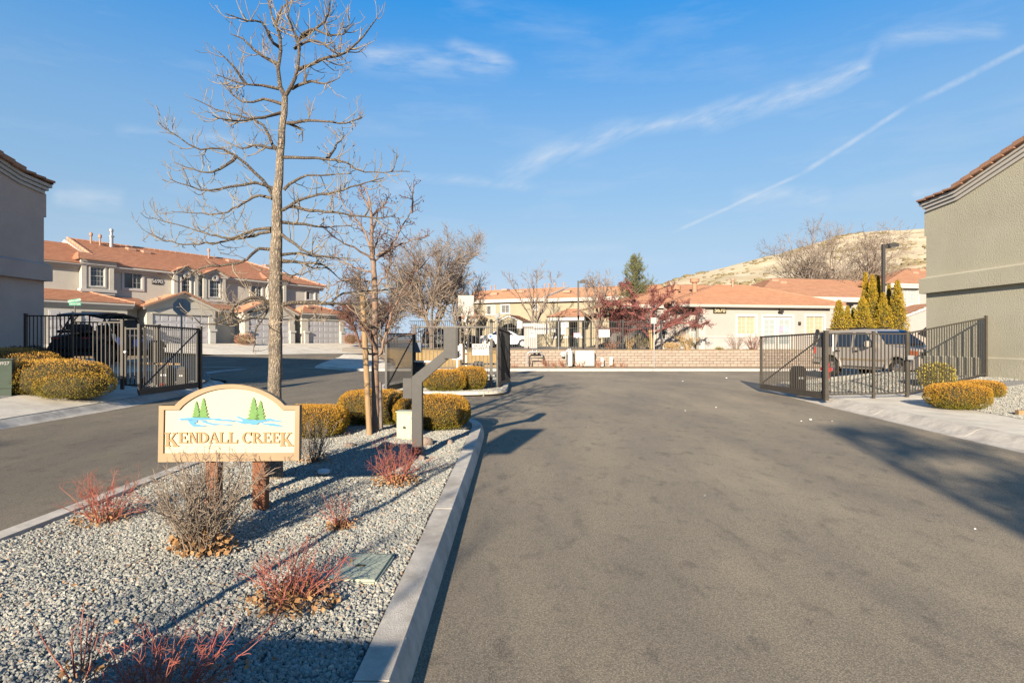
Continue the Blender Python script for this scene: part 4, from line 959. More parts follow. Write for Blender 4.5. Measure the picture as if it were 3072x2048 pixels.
mb = MB(); ridge_tiles(mb, (ru0, -.5, ze2 + .04), (ap[0], 5, rt + .04), .07); ridge_tiles(mb, (ap[0], 5, rt + .04), (ap2[0], 5, rt + .04), .07); ridge_tiles(mb, (ru1, -.5, ze2 + .04), (ap2[0], 5, rt + .04), .07); mb.build('ridge_tile', M['tile2'], ch)
# second wing roof behind on the left
mb = MB(); e2 = [(cu0 - 2.5, 1.2, ze2), (ru0 + 5, 1.2, ze2), (fc.u(2010, -7), 7, rt + .1), (fc.u(2010, -7) - .5, 7, rt + .1)]
roof_slope(mb, (cu0 - 2.2, .6, ze2), (ru0 + 2.5, .6, ze2), (fc.hit(2130, 860, -7)[0], 7, rt + .25), (fc.hit(2030, 860, -7)[0], 7, rt + .25), 14, .03)
roof_slope(mb, (cu0 - 2.2, 12, ze2), (cu0 - 2.2, .6, ze2), (fc.hit(2030, 860, -7)[0], 7, rt + .25), (fc.hit(2030, 860, -7)[0], 7, rt + .25), 14, .03)
mb.build('wing_roof', M['tile2'], ch)
fascia(ch, 'fascia', (ru0 + .1, -.42, ze2 + .02), (ru1 - .1, 0, 0), .19, 'trim', .05, 2)
B('soffit', M['st_white'], ch, ru0 + .15, ru1 - .15, -.41, -.004, ze2 - .21, ze2 - .192)
fascia(ch, 'fascia', (cu0 - 2.1, .66, ze2 + .0), (ru0 + .05, 0, 0), .24, 'trim', .05, 2)
MB().box(fc.u(2490) - .3, ru1 - .2, 1.5, 1.75, -.3, ze2 - .27).each('side_wall', M['st_white'], ch, fix=False)
mb = MB()
u_, z_ = fc.hit(2082, 838, -3.5)
for px, ytop, ybot, wd, d in ((2084, 836, 876, .34, -3.2), (2028, 858, 888, .36, -3.6)):
    u_, zt = fc.hit(px, ytop, d); _, zb = fc.hit(px, ybot, d)
    m2 = MB().lathe([(wd * .55, zb - .5), (wd * .5, zt - .28), (wd * .95, zt - .27), (wd * .95, zt), (.1, zt + .03)], 14, (u_, -d, 0)); m2.build('chimney_cap', M['tile2'], ch, smooth=True)
u_, zt = fc.hit(2198, 835, -4.5); MB().lathe([(.16, zt - 1.2), (.09, zt - .75), (.08, zt - .2), (.14, zt - .19), (.14, zt)], 10, (u_, 4.5, 0)).build('vent_pipe', M['tiledark'], ch, smooth=True)
for px, py in ((2188, 874), (2278, 876)):
    u_, z_ = fc.hit(px, py, -3.6); B('roof_vent', M['tiledark'], ch, u_ - .18, u_ + .18, 3.3, 3.8, z_ - .25, z_ + .06, .02)
u0, z1 = fc.hit(2139, 922); u1, z0 = fc.hit(2177, 940)
pl = B('number_plate', M['core'], ch, u0, u1, -.07, -.012, z0, z1)
text('number', '5670', (z1 - z0) * 1.05, M['cream'], pl, ((u0 + u1) / 2, -.075, (z0 + z1) / 2 + .005), space=.95, extrude=.005)
u_, z_ = fc.hit(2336, 932); MB().box(u_ - .05, u_ + .05, -.3, -.002, z_ + .05, z_ + .12).box(u_ - .16, u_ - .02, -.35, -.2, z_ - .12, z_ + .04).box(u_ + .02, u_ + .16, -.35, -.2, z_ - .16, z_ + .03).build('flood_light', M['metal_dark'], ch, fix=False, bevel=.015)
u_, z_ = fc.hit(2397, 970); B('wall_light', M['metal_dark'], ch, u_ - .09, u_ + .09, -.12, -.002, z_ - .12, z_ + .12, .02)

# ------------------------------------------------------------------ middle town house row
fm = Frame(P(1641, 1024, 60)[:2], R(-23.2), 1.2)
tm = empty('town_house', (fm.O.x, fm.O.y, 1.2), fm.rz, 'two-storey tan town house row seen over the pool fence', 'house')
mu0, mu1 = fm.u(1405), fm.u(2040); mz = fm.z(1641, 897)
hm = []
for x0, x1, y0, y1, gl_, st in ((1457, 1487, 914, 947, ('glass', 'curtain'), 'slider'), (1501, 1531, 912, 942, ('glass', 'glass'), 'slider'), (1643, 1677, 906, 943, ('blind', 'curtain'), 'slider'), (1598, 1615, 912, 932, ('glass',), 'one')):
    hm.append(win_px(fm, tm, x0, x1, y0, y1, 0, tw=.14, style=st, cols=3 if st == 'slider' and gl_[1] == 'glass' else 2, rows=4, glass=gl_))
wall(tm, 'wall', mu0, mu1, -.4, mz, 0, .25, hm, M['st_tan'])
MB().box(mu0, mu0 + .25, .251, 10, -.4, mz).box(mu1 - .25, mu1, .251, 10, -.4, mz).each('side_wall', M['st_tan'], tm, fix=False)
us = fm.u(1641); zrm = fm.z(1705, 861, -5); 
mb = MB(); roof_slope(mb, (mu0 - .3, -.5, mz + .1), (us - .3, -.5, mz + .1), (fm.u(1700, -5), 5, zrm), (fm.u(1428, -5), 5, fm.z(1428, 872.5, -5)), 14, .03)
roof_slope(mb, (us, -.8, mz + .0), (mu1 + .3, -.8, mz + .0), (mu1 - 3, 5, zrm - .1), (fm.u(1712, -5), 5, zrm - .1), 14, .03)
roof_slope(mb, (mu1, 10.4, mz + .1), (mu0 - .3, 10.4, mz + .1), (mu0 - .3, 5, zrm - .3), (mu1, 5, zrm - .3), 6, .03)
mb.build('roof', M['tile2'], tm)
MB().bar((us - .1, -.75, mz + .12), (fm.u(1706, -5), 5, zrm + .04), .12, .14).build('rake_trim', M['trimw'], tm)
fascia(tm, 'fascia', (mu0 - .2, -.4, mz + .1), (us - .2, -.4, 0), .35, 'trimw', .1, 2); fascia(tm, 'fascia', (us - .1, -.7, mz + .0), (mu1 + .2, -.7, 0), .35, 'trimw', .1, 2)
B('wall', M['st_tan'], tm, us, mu1 - .01, -.3, -.001, mz * .62, mz - .4)
for px, y in ((1432, 4.2), (1448, 4.3), (1472, 4.4), (1484, 4.8), (1635, 4.4), (1647, 4.5), (1665, 4.5), (1767, 4.5), (1797, 4.3), (1692, 4.6)):
    vent(tm, fm.u(px, -y), y, mz + .1 + (zrm - mz) * (y + .5) / 5.5 - .15, 'pipe', 1.1)
for px, y in ((1485, 2.0), (1516, 4.0), (1565, 2.8), (1702, 1.9)):
    vent(tm, fm.u(px, -y), y, mz + .1 + (zrm - mz) * (y + .5) / 5.5, 'box', 1.8)
# porches
for a, b, ap_, kind in ((1493, 1562, (1530, 946), 'gable'), (1655, 1745, (1700, 946), 'shed'), (1380, 1425, (1400, 946), 'shed')):
    p_ = empty('porch', (0, 0, 0)); p_.parent = tm; d = 2.4; u0, u1 = fm.u(a, d), fm.u(b, d); um = (u0 + u1) / 2; e = 2.55; rise = (u1 - u0) / 2 * .42
    if kind == 'gable':
        n = 10; arch = [(um + (u1 - u0) * .36 * math.cos(math.pi * i / n), 1.6 + .75 * math.sin(math.pi * i / n)) for i in range(n + 1)]
        MB().prism([(u0, -.4), (u0, e), (um, e + rise), (u1, e), (u1, -.4)] + [(arch[0][0], -.4)] + arch + [(arch[-1][0], -.4)], -d, -d + .25).build('arch_wall', M['st_tan'], p_)
        mb = MB(); [mb.bar((um, -d - .1, e + rise + .04), (ua, -d - .1, e - .1), .15, .2) for ua in (u0 - .25, u1 + .25)]; mb.each('rake_trim', M['trimw'], p_)
        mb = MB()
        for ua in (u0 - .4, u1 + .4): roof_slope(mb, (ua, -d - .25, e - .08), (ua, 0, e - .08), (um, 0, e + rise + .15), (um, -d - .25, e + rise + .15), 6, .05)
        mb.build('porch_roof', M['tile2'], p_)
    else:
        mb = MB()
        for k in range(3): x = u0 + (u1 - u0 - .45) * k / 2; mb.box(x, x + .45, -d, -d + .35, -.4, e)
        mb.each('column', M['st_tan'], p_, fix=False)
        mb = MB()
        for k in range(3): x = u0 + (u1 - u0 - .45) * k / 2; mb.box(x - .08, x + .53, -d - .08, -d - .001, .8, 1.0)
        mb.each('column_cap', M['trimw'], p_, fix=False)
        B('fascia', M['trimw'], p_, u0 - .3, u1 + .3, -d - .2, -d + .3, e + .001, e + .4)
        mb = MB(); roof_slope(mb, (u0 - .4, -d - .4, e + .4), (u1 + .4, -d - .4, e + .4), (u1 - 1.2, 0, e + 1.35), (u0 + 1.2, 0, e + 1.35), 6, .05)
        roof_slope(mb, (u0 - .4, 0, e + .4), (u0 - .4, -d - .4, e + .4), (u0 + 1.2, 0, e + 1.35), (u0 + 1.2, 0, e + 1.35), 6, .05); roof_slope(mb, (u1 + .4, -d - .4, e + .4), (u1 + .4, 0, e + .4), (u1 - 1.2, 0, e + 1.35), (u1 - 1.2, 0, e + 1.35), 6, .05)
        mb.build('porch_roof', M['tile2'], p_)
    B('doorway', M['glass'], p_, um - .6, um + .5, -.06, -.003, -.3, 2.1)
u_, z_ = fm.hit(1496, 949, 2.6)
dish = MB().lathe([(.02, 0), (.22, .02), (.4, .1), (.42, .12), (.4, .13), (.2, .05), (.02, .03)], 16).build('satellite_dish', M['signback'], tm, smooth=True); dish.location = (u_, -2.6, z_); dish.rotation_euler = (R(70), 0, R(-30))

# ------------------------------------------------------------------ right town house behind the truck
fb = Frame(P(2640, 1024, 52)[:2], R(12), 1.2)
tb = empty('town_house', (fb.O.x, fb.O.y, 1.2), fb.rz, 'cream two-storey town house beyond the silver truck and golden cypresses', 'house')
bz = fb.z(2730, 856)
bz3 = fb.z(2450, 890, .5)
hb = [win_px(fb, tb, 2690, 2757, 863, 920, 0, tw=.22, style='slider', cols=3, rows=5, glass=('curtain', 'curtain'))]
B('wing_wall', M['st_white'], tb, fb.u(2290), fb.u(2655), .1, 8, -.4, bz3 - .02)
wall(tb, 'wall', fb.u(2655), fb.u(2990), -.4, bz, 0, .25, hb, M['st_white'])
zr2 = fb.z(2760, 806, -5)
mb = MB(); roof_slope(mb, (fb.u(2655, .5), -.5, bz + .1), (fb.u(3000), -.5, bz + .1), (fb.u(2990, -5), 5, zr2), (fb.u(2722, -5), 5, zr2), 14, .03)
roof_slope(mb, (fb.u(2655, .5), 9, bz + .1), (fb.u(2655, .5), -.5, bz + .1), (fb.u(2722, -5), 5, zr2), (fb.u(2722, -5), 5, zr2), 14, .03)
zr3 = fb.z(2330, 838, -6); bz3 = fb.z(2450, 890, .5)
roof_slope(mb, (fb.u(2270, .5), -.5, bz3), (fb.u(2650, .5), -.5, bz3), (fb.u(2630, -5), 5, zr3), (fb.u(2320, -5), 5, zr3), 14, .03)
roof_slope(mb, (fb.u(2270, .5), 9, bz3), (fb.u(2270, .5), -.5, bz3), (fb.u(2320, -5), 5, zr3), (fb.u(2320, -5), 5, zr3), 14, .03)
mb.build('roof', M['tile2'], tb)
fascia(tb, 'fascia', (fb.u(2660), -.4, bz + .1), (fb.u(2990), -.4, 0), .4, 'trimw', .1, 2); fascia(tb, 'fascia', (fb.u(2280), -.4, bz3), (fb.u(2650), -.4, 0), .4, 'trimw', .1, 2)
for px, y in ((2740, 3.2), (2760, 4.2), (2320, 4.0), (2345, 3.4)): vent(tb, fb.u(px, -y), y, (bz if px > 2600 else bz3) + ((zr2 - bz) if px > 2600 else (zr3 - bz3)) * (y + .5) / 5.5, 'box', 1.6)
u0, z0 = fb.hit(2700, 955, 2); ua, za = fb.hit(2800, 918, 2)
MB().prism([(u0, -.4), (u0, z0), (ua, za), (ua + 2.5, za - 1), (ua + 2.5, -.4), (ua + .6, -.4), (ua + .6, 1.5), (ua - .6, 1.9), (u0 + 1.6, 1.0), (u0 + 1.2, -.4)], -2, -1.7).build('porch_wall', M['st_white'], tb)
mb = MB(); roof_slope(mb, (u0 - .4, -2.3, z0 + .05), (u0 - .4, 0, z0 + .05), (ua, 0, za + .25), (ua, -2.3, za + .25), 6, .06); mb.build('porch_roof', M['tile2'], tb)
mb = MB().bar((u0 - .3, -2.12, z0 - .02), (ua, -2.12, za + .08), .12, .22); mb.each('rake_trim', M['trimw'], tb)
# a further row whose roofs show over the clubhouse
fb2 = Frame(P(2000, 1024, 74)[:2], R(8), 1.2)
tz = empty('town_house', (fb2.O.x, fb2.O.y, 1.2), fb2.rz, 'far town house roofs just showing above the clubhouse roof', 'house')
z_e = fb2.z(2100, 905); B('wall', M['st_white'], tz, fb2.u(1990), fb2.u(2460), 0, 9, -.4, z_e)
mb = MB(); roof_slope(mb, (fb2.u(1985), -.6, z_e), (fb2.u(2470), -.6, z_e), (fb2.u(2400, -5), 5, fb2.z(2200, 853, -5)), (fb2.u(2020, -5), 5, fb2.z(2040, 858, -5)), 12, .03)
mb.build('roof', M['tile2'], tz)

# ------------------------------------------------------------------ the two tall end buildings flanking the gates
def end_building(O, rz, z0, stucco, label, mirror, tilt_roof='tile2', L_=15.6, E=6.08, FL=1.45, SL=.29):
    """front wall runs along local +x from the far corner (x=0) towards the camera; local -y faces the road"""
    r = empty('end_building', (O[0], O[1], z0), rz, label, 'building'); s = -1 if mirror else 1
    X = lambda v: v * s
    def bx(mb, a, b, y0, y1, z0_, z1_):
        a, b = X(a), X(b); mb.box(min(a, b), max(a, b), y0, y1, z0_, z1_)
    PK = L_ / 2
    # gable wall with its stepped outline
    top = [(0, E), (FL, E + .13), (PK, E + .13 + (PK - FL) * SL), (L_ - FL, E + .13), (L_, E)]
    MB().prism([(X(a), b) for a, b in ([(0, -.8)] + top + [(L_, -.8)])], 0, .3).build('wall', stucco, r)
    mb = MB(); bx(mb, 0, .3, .301, 12, -.8, E - .05); bx(mb, L_ - .3, L_, .301, 12, -.8, E - .05); bx(mb, .301, L_ - .301, 11.7, 12, -.8, E - .05); mb.each('rear_wall', stucco, r, fix=False)
    # belt, sill ledge
    mb = MB(); bx(mb, -.16, L_ + .16, -.16, -.001, 2.9, 3.42); bx(mb, -.16, -.001, 0, 11, 2.9, 3.42); mb.build('belt_course', stucco, r, fix=False)
    mb = MB(); mb.add([(X(-.16), -.16, 3.421), (X(L_ + .16), -.16, 3.421), (X(L_), 0, 3.50), (X(0), 0, 3.50)], [(0, 1, 2, 3)]); mb.build('belt_cap', stucco, r)
    mb = MB(); bx(mb, -.06, L_ + .06, -.06, -.001, -.8, .62); mb.build('base_course', stucco, r, fix=False)
    mb = MB(); mb.add([(X(-.06), -.06, .621), (X(L_ + .06), -.06, .621), (X(L_), 0, .66), (X(0), 0, .66)], [(0, 1, 2, 3)]); mb.build('base_cap', stucco, r)
    bb = MB(); bx(bb, -.09, -.001, .0, .35, 5.0, E - .2); bb.build('corner_corbel', stucco, r, fix=False)
    # stepped white cornice following the gable
    line = [(-.12, E + .10), (FL, E + .20), (PK, E + .20 + (PK - FL) * SL), (L_ - FL, E + .20), (L_ + .12, E + .10)]
    for k, (dp, zz, hh) in enumerate(((.18, .0, .10), (.12, -.11, .10), (.06, -.22, .10))):
        for (a, za), (b, zb) in zip(line, line[1:]):
            sd = k * .07
            aa = a + (sd if a < 0 else 0); bb_ = b - (sd if b > L_ else 0)
            n = [(X(aa), za + zz - hh), (X(bb_), zb + zz - hh), (X(bb_), zb + zz), (X(aa), za + zz)]
            MB().prism(n, -dp, .02 + k * .003).build('cornice', M['trimw'], r)
    # roof slabs
    for (a, za), (b, zb) in zip(line, line[1:]):
        pa, pb = Vector((X(a), -.22, za + .02)), Vector((X(b), -.22, zb + .02)); qa, qb = pa + Vector((0, 12.8, 0)), pb + Vector((0, 12.8, 0))
        mb = MB(); lo_first = za <= zb
        if lo_first: roof_slope(mb, pa, qa, qb, pb, max(3, int(abs(b - a) / .36)), .06)
        else: roof_slope(mb, qb, pb, pa, qa, max(3, int(abs(b - a) / .36)), .06)
        mb.build('roof', M[tilt_roof], r)
        # rake tiles laid one by one along the edge
        lo, hi = (pa, pb) if lo_first else (pb, pa); ln = (hi - lo).length; n = max(3, int(round(ln / .40))); d = (hi - lo).normalized(); up = Vector((0, 0, 1))
        for i in range(n):
            p = lo + d * (ln * i / n) + up * .075; q = lo + d * (ln * (i + 1.10) / n) + up * .035
            MB().bar(p, q, .16, .15 if ln > 3 else .07).build('rake_tile', M['tile2'], r, bevel=.012)
    return r
rb_ = end_building((16 - .045 * 20.7, 20.7), R(-87.4), .52, M['st_green'], 'tall sage green stucco end building at the right of the gates', False)
lb_ = end_building((-15.3, 18.6), R(87.7), .75, M['st_left'], 'tall grey stucco end building standing in shade at the left', True, E=5.96, FL=.95)
lb2 = end_building((-15.9, -9.9), R(90), .75, M['st_left'], 'grey stucco gabled building standing behind the camera to the left', True)
# ------------------------------------------------------------------ fences and gates
CUBE = {}
def cube_mesh(key):
    if key not in CUBE:
        m = MB().box(-.5, .5, -.5, .5, 0, 1); o = m.build('unit', M[key], None, fix=False); CUBE[key] = o.data; bpy.data.objects.remove(o)
    return CUBE[key]
def run(root, A, Bp, za, zb, ta, tb, spacing, size, mk, top=True, bot=True, mids=(), rail=.04, inset=.0, name='picket', over=0.0):
    """pickets from A to Bp; za/zb rail heights at the bottom, ta/tb at the top (world z)"""
    o = root.location; A = Vector((A[0] - o.x, A[1] - o.y, 0)); Bp = Vector((Bp[0] - o.x, Bp[1] - o.y, 0)); za -= o.z; zb -= o.z; ta -= o.z; tb -= o.z
    d = Bp - A; ln = d.length; ang = math.atan2(d.y, d.x); n = max(1, int(round(ln / spacing))); me = cube_mesh(mk)
    for i in range(1, n):
        t = i / n; p = A + d * t; z0 = za + (zb - za) * t; z1 = ta + (tb - ta) * t + over
        link(name, me, root, (p.x, p.y, z0), (0, 0, ang), (size, size, z1 - z0))
    mb = MB()
    if top: mb.bar((A.x, A.y, ta), (Bp.x, Bp.y, tb), rail, rail)
    if bot: mb.bar((A.x, A.y, za), (Bp.x, Bp.y, zb), rail, rail)
    for m_ in mids:
        mb.bar((A.x, A.y, za + (ta - za) * m_), (Bp.x, Bp.y, zb + (tb - zb) * m_), rail * .9, rail * .9)
    mb.each('rail', M[mk], root)
def post(root, x, y, z0, z1, s, mk, cap=True, name='post'):
    o = root.location
    mb = MB().box(x - o.x - s / 2, x - o.x + s / 2, y - o.y - s / 2, y - o.y + s / 2, z0 - o.z, z1 - o.z)
    if cap: mb.box(x - o.x - s * .6, x - o.x + s * .6, y - o.y - s * .6, y - o.y + s * .6, z1 - o.z + .0005, z1 - o.z + .02)
    return mb.build(name, M[mk], root, fix=False)
def leaf(A, Bp, zb, ta, tb, spacing, mk, label, group='swing gate leaves', brace=1, size=.018):
    g = empty('gate_leaf', (A[0], A[1], 0), 0, label, 'gate', group); o = g.location
    run(g, A, Bp, zb + .08, zb + .08, ta - .03, tb - .03, spacing, size, mk, rail=.05)
    post(g, A[0], A[1], zb, ta, .06, mk, False, 'stile'); post(g, Bp[0], Bp[1], zb, tb, .06, mk, False, 'stile')
    b0 = Vector((A[0] - o.x, A[1] - o.y, zb)); b1 = Vector((Bp[0] - o.x, Bp[1] - o.y, zb)); MB().bar(b0, b1, .06, .12).build('bottom_beam', M[mk], g)
    za_, zb_ = (ta - .08, zb + .1) if brace > 0 else (zb + .1, ta - .1)
    MB().bar((b0.x + .03, b0.y + .03, za_), (b1.x + .03, b1.y + .03, zb_), .03, .03).build('brace', M[mk], g)
    return g
BR = 'metal_brown'
# right fence
def top(px, py, Y): return HC + (1024 - py) / F * Y
rf = empty('fence', (8.42, 15.25, 0), 0, 'dark bronze picket fence climbing to the sage green building', 'fence')
def top(px, py, Y): return HC + (1024 - py) / F * Y
post(rf, 8.42, 15.25, .1, 1.955, .095, BR); post(rf, 9.85, 15.5, .1, 1.94, .065, BR); post(rf, 10.9, 15.7, .1, 1.93, .072, BR); post(rf, 15.08, 18.1, .4, top(2962, 948.5, 18.1), .06, BR)
run(rf, (8.42, 15.25), (9.85, 15.5), .26, .26, 1.89, 1.89, .122, .022, BR)
run(rf, (9.85, 15.5), (10.9, 15.7), .26, .26, 1.89, 1.89, .122, .022, BR)
run(rf, (10.9, 15.7), (15.08, 18.1), .24, .66, 1.90, top(2962, 953, 18.1), .15, .022, BR)
o = rf.location; B('reflector_strip', M['white'], rf, .17, .205, .0, .012, 1.42, 1.87)
MB().box(2.40, 2.56, .30, .34, 1.18, 1.30).build('gate_lock', M['galv'], rf, fix=False)
leaf((8.46, 15.42), (8.27, 18.9), .18, 1.93, 1.86, .098, BR, 'dark bronze gate leaf standing open at the right kerb beside the fence')
# left fence
lf = empty('fence', (-11.3, 16.5, .3), 0, 'dark bronze picket fence below the grey building at the left', 'fence')
post(lf, -14.1, 16.5,   .5, 2.47, .07, 'metal_dark'); post(lf, -12.75, 16.5, .4, 2.46, .06, BR); post(lf, -11.3, 16.5, .25, 2.28, .075, BR)
run(lf, (-14.1, 16.5), (-12.75, 16.5), .78, .72, 2.42, 2.42, .115, .022, 'metal_dark'); run(lf, (-12.75, 16.5), (-11.3, 16.5), .62, .60, 2.235, 2.235, .118, .022, BR)
pg = empty('pedestrian_gate', (-11.25, 16.5, .3), 0, 'low bronze pedestrian gate with white lock between fence post and gate leaf', 'gate')
run(pg, (-11.2, 16.5), (-10.68, 16.5), .42, .42, 2.05, 2.05, .118, .022, BR); post(pg, -11.2, 16.5, .4, 2.1, .045, BR, False, 'stile'); post(pg, -10.66, 16.5, .4, 2.1, .045, BR, False, 'stile')
MB().lathe([(.035, -.05), (.04, 0), (.03, .02)], 10, (.09, -.06, 1.08), 'y').build('lock', M['white'], pg); B('hinge_box', M['metal_black'], pg, .42, .56, -.06, .05, .16, .32)
leaf((-9.99, 15.24), (-9.86, 17.85), .30, 2.15, 2.10, .095, 'metal_dark', 'dark bronze gate leaf standing open along the left sidewalk', brace=-1)
lp = empty('gate_post', (-9.85, 17.95, .2), 0, 'thick black gate post at the left kerb', 'post'); post(lp, -9.85, 17.95, .15, 2.14, .11, 'metal_black')
lp2 = empty('gate_post', (-11.35, 18.2, .2), 0, 'brown square post behind the left gate leaf', 'post'); post(lp2, -11.35, 18.2, .15, 2.2, .14, BR)
# gate operator boxes
def operator(x, y, z, w_, hgt, mk, label, arm=None, red=False):
    r = empty('gate_operator', (x, y, z), 0, label, 'gate motor')
    MB().box(-w_ / 2, w_ / 2, -w_ / 2, w_ / 2, 0, hgt * .8).build('cabinet', M[mk], r, bevel=.012); MB().add([(-w_ / 2 - .01, -w_ / 2 - .01, hgt * .8 + .002), (w_ / 2 + .01, -w_ / 2 - .01, hgt * .8 + .002), (w_ / 2 + .01, w_ / 2 + .01, hgt * .8 + .002), (-w_ / 2 - .01, w_ / 2 + .01, hgt * .8 + .002), (-w_ / 3, -w_ / 3, hgt), (w_ / 3, -w_ / 3, hgt), (w_ / 3, w_ / 3, hgt), (-w_ / 3, w_ / 3, hgt)], [(0, 1, 5, 4), (1, 2, 6, 5), (2, 3, 7, 6), (3, 0, 4, 7), (4, 5, 6, 7), (3, 2, 1, 0)]).build('lid', M[mk], r)
    B('label_plate', M['white'], r, -w_ * .3, w_ * .3, -w_ / 2 - .006, -w_ / 2 - .001, hgt * .52, hgt * .60)
    if red: B('warning_label', M['red'], r, -w_ * .35, w_ * .2, -w_ / 2 - .006, -w_ / 2 - .001, .06, .13)
    if arm: MB().bar((arm[0] - x, arm[1] - y, arm[2] - z), (arm[3] - x, arm[4] - y, arm[5] - z), .04, .06).build('arm', M[arm[6]], r)
    return r
operator(-10.6, 17.45, .28, .34, .68, 'post_grey', 'grey gate motor cabinet with red label behind the left gate leaf', (-11.4, 17.4, 1.02, -10.2, 17.5, .98, 'stake'), True)
operator(-10.2, 17.65, .28, .24, .62, 'metal_black', 'black gate motor box next to the grey one')
operator(-3.15, 19.3, .14, .46, .86, 'metal_black', 'black domed gate motor between the median gate and its bushes', (-3.3, 19.0, 1.02, -2.5, 19.1, 1.0, 'white'))
operator(-1.15, 19.5, .14, .38, .86, 'post_grey', 'grey gate motor behind the private property sign', (-1.7, 19.3, .92, -.5, 19.25, .92, 'metal_black'))
operator(8.25 + .40, 17.2, .14, .34, .8, 'black', 'black gate motor box behind the right gate leaf')
# median gates
mf = empty('fence', (-3.28, 19.1, 0), 0, 'bronze picket fence across the gate island between two tall posts', 'fence')
post(mf, -3.28, 19.1, .1, 2.23, .10, 'metal_black'); post(mf, -.70, 19.1, .1, 2.27, .10, BR)
run(mf, (-3.28, 19.1), (-.70, 19.1), .35, .35, 2.17, 2.17, .128, .02, BR, rail=.05); run(mf, (-3.28, 19.1), (-.70, 19.1), .35, .35, .36, .36, 9, .01, BR)
MB().lathe([(.04, 0), (.055, .03), (.05, .1), (.02, .13)], 12, (2.58, 0, 2.30)).build('camera_dome', M['black'], mf, smooth=True)
B('control_box', M['bluebox'], mf, -.13, .25, -.14, -.055, 1.31, 1.65, .01)
leaf((-3.30, 18.95), (-3.66, 16.55), .28, 1.96, 1.93, .088, 'metal_dark', 'dark bronze gate leaf swung towards the camera at the left of the gate island')
leaf((-.50, 19.2), (-.10, 22.0), .18, 2.17, 2.06, .088, 'metal_dark', 'dark gate leaf swung away at the right of the gate island')
def flat_sign(name, x, y, z0, z1, wd, rz, label, mk, lines, cat='sign', back=None, pole=None, grp=None, th=.006, edge=None, zoff=0):
    r = empty(name, (x, y, pole[0] if pole else z0), rz, label, cat, grp); zr = r.location.z
    pn = MB().box(-wd / 2, wd / 2, -th, 0, z0 - zr, z1 - zr).build('panel', M[mk], r, bevel=min(.03, wd * .06) if wd > .2 else 0, fix=False)
    for s, sz, zz, ik in lines: text('lettering', s, sz, M[ik], r, (0, -th - .002, z0 + (z1 - z0) * zz - zr), extrude=.001)
    if pole: MB().box(-.025, .025, .001, .045, 0, pole[1] - zr).build('pole', M['galv' if len(pole) < 3 else pole[2]], r, fix=False)
    return r
flat_sign('private_property_sign', -1.05, 19.03, 1.22, 1.60, .56, 0, 'white sign reading PRIVATE PROPERTY hung on the gate island fence', 'white', [('PRIVATE', .125, .80, 'ink'), ('PROPERTY', .115, .56, 'ink'), ('NO', .03, .36, 'signback'), ('TRESPASSING', .045, .18, 'signback')])
flat_sign('speed_limit_sign', -1.80, 18.7, 1.08, 1.60, .34, 0, 'white speed limit sign half hidden behind the keypad box', 'white', [('SPEED', .07, .86, 'ink'), ('LIMIT', .07, .70, 'ink'), ('15', .27, .36, 'ink')], pole=(.14, 1.6))
r = empty('alarm_sign', (-.72, 19.02, 1.85), 0, 'small round white sign with blue shield on the right median post', 'sign')
MB().lathe([(.09, -.01), (.09, .0)], 8, (0, 0, 0), 'y').build('panel', M['white'], r); MB().prism([(-.045, .03), (0, .055), (.045, .03), (.04, -.03), (0, -.055), (-.04, -.03)], -.016, -.0105).build('shield', M['inkblue'], r)
flat_sign('road_sign', -1.78, 22.0, 2.66, 3.46, .61, 0, 'blank pale sign back on a steel pole rising over the keypad', 'signbacklt', [], pole=(.14, 3.4, 'galv'))
# stop sign seen from behind
r = empty('stop_sign', (-13.75, 23.7, .45), R(8), 'back of an octagonal stop sign on a steel pole before the garage gable', 'sign')
oc = [(.37 * math.cos(math.pi / 8 + k * math.pi / 4), .37 * math.sin(math.pi / 8 + k * math.pi / 4) + 2.67) for k in range(8)]
MB().prism(oc, -.004, .004).build('panel', M['signback'], r); MB().box(-.03, .03, -.05, -.005, -.3, 3.0).build('pole', M['galv'], r, fix=False)
# street name sign
x, y = P(225, 900, 34.7)[:2]
r = empty('street_name_sign', (x, y, .9), 0, 'green street name blades on a thin pole above the buggy roof', 'sign'); z = 2.98
MB().box(-.025, .025, -.025, .025, 0, z).build('pole', M['metal_dark'], r, fix=False)
b1 = B('name_blade', M['green_sign'], r, -.42, .34, -.01, .0, z + .19, z + .39); b1.rotation_euler = (0, R(-9), 0); b1.location = (0, 0, 0)
text('lettering', 'VISTA LUNA', .15, M['white'], b1, (-.03, -.012, z + .29), extrude=.001); text('lettering', 'DR', .07, M['white'], b1, (.29, -.0125, z + .33), extrude=.001)
b1.location = Vector((0, 0, 0)) + Vector((-(z + .29) * math.sin(R(-9)), 0, (z + .29) * (1 - math.cos(R(9)))))
b2 = B('name_blade', M['green_sign'], r, -.36, .38, -.012, .002, z - .01, z + .17); text('lettering', 'VISTA MAR', .13, M['signback'], b2, (0, -.014, z + .08), extrude=.001)

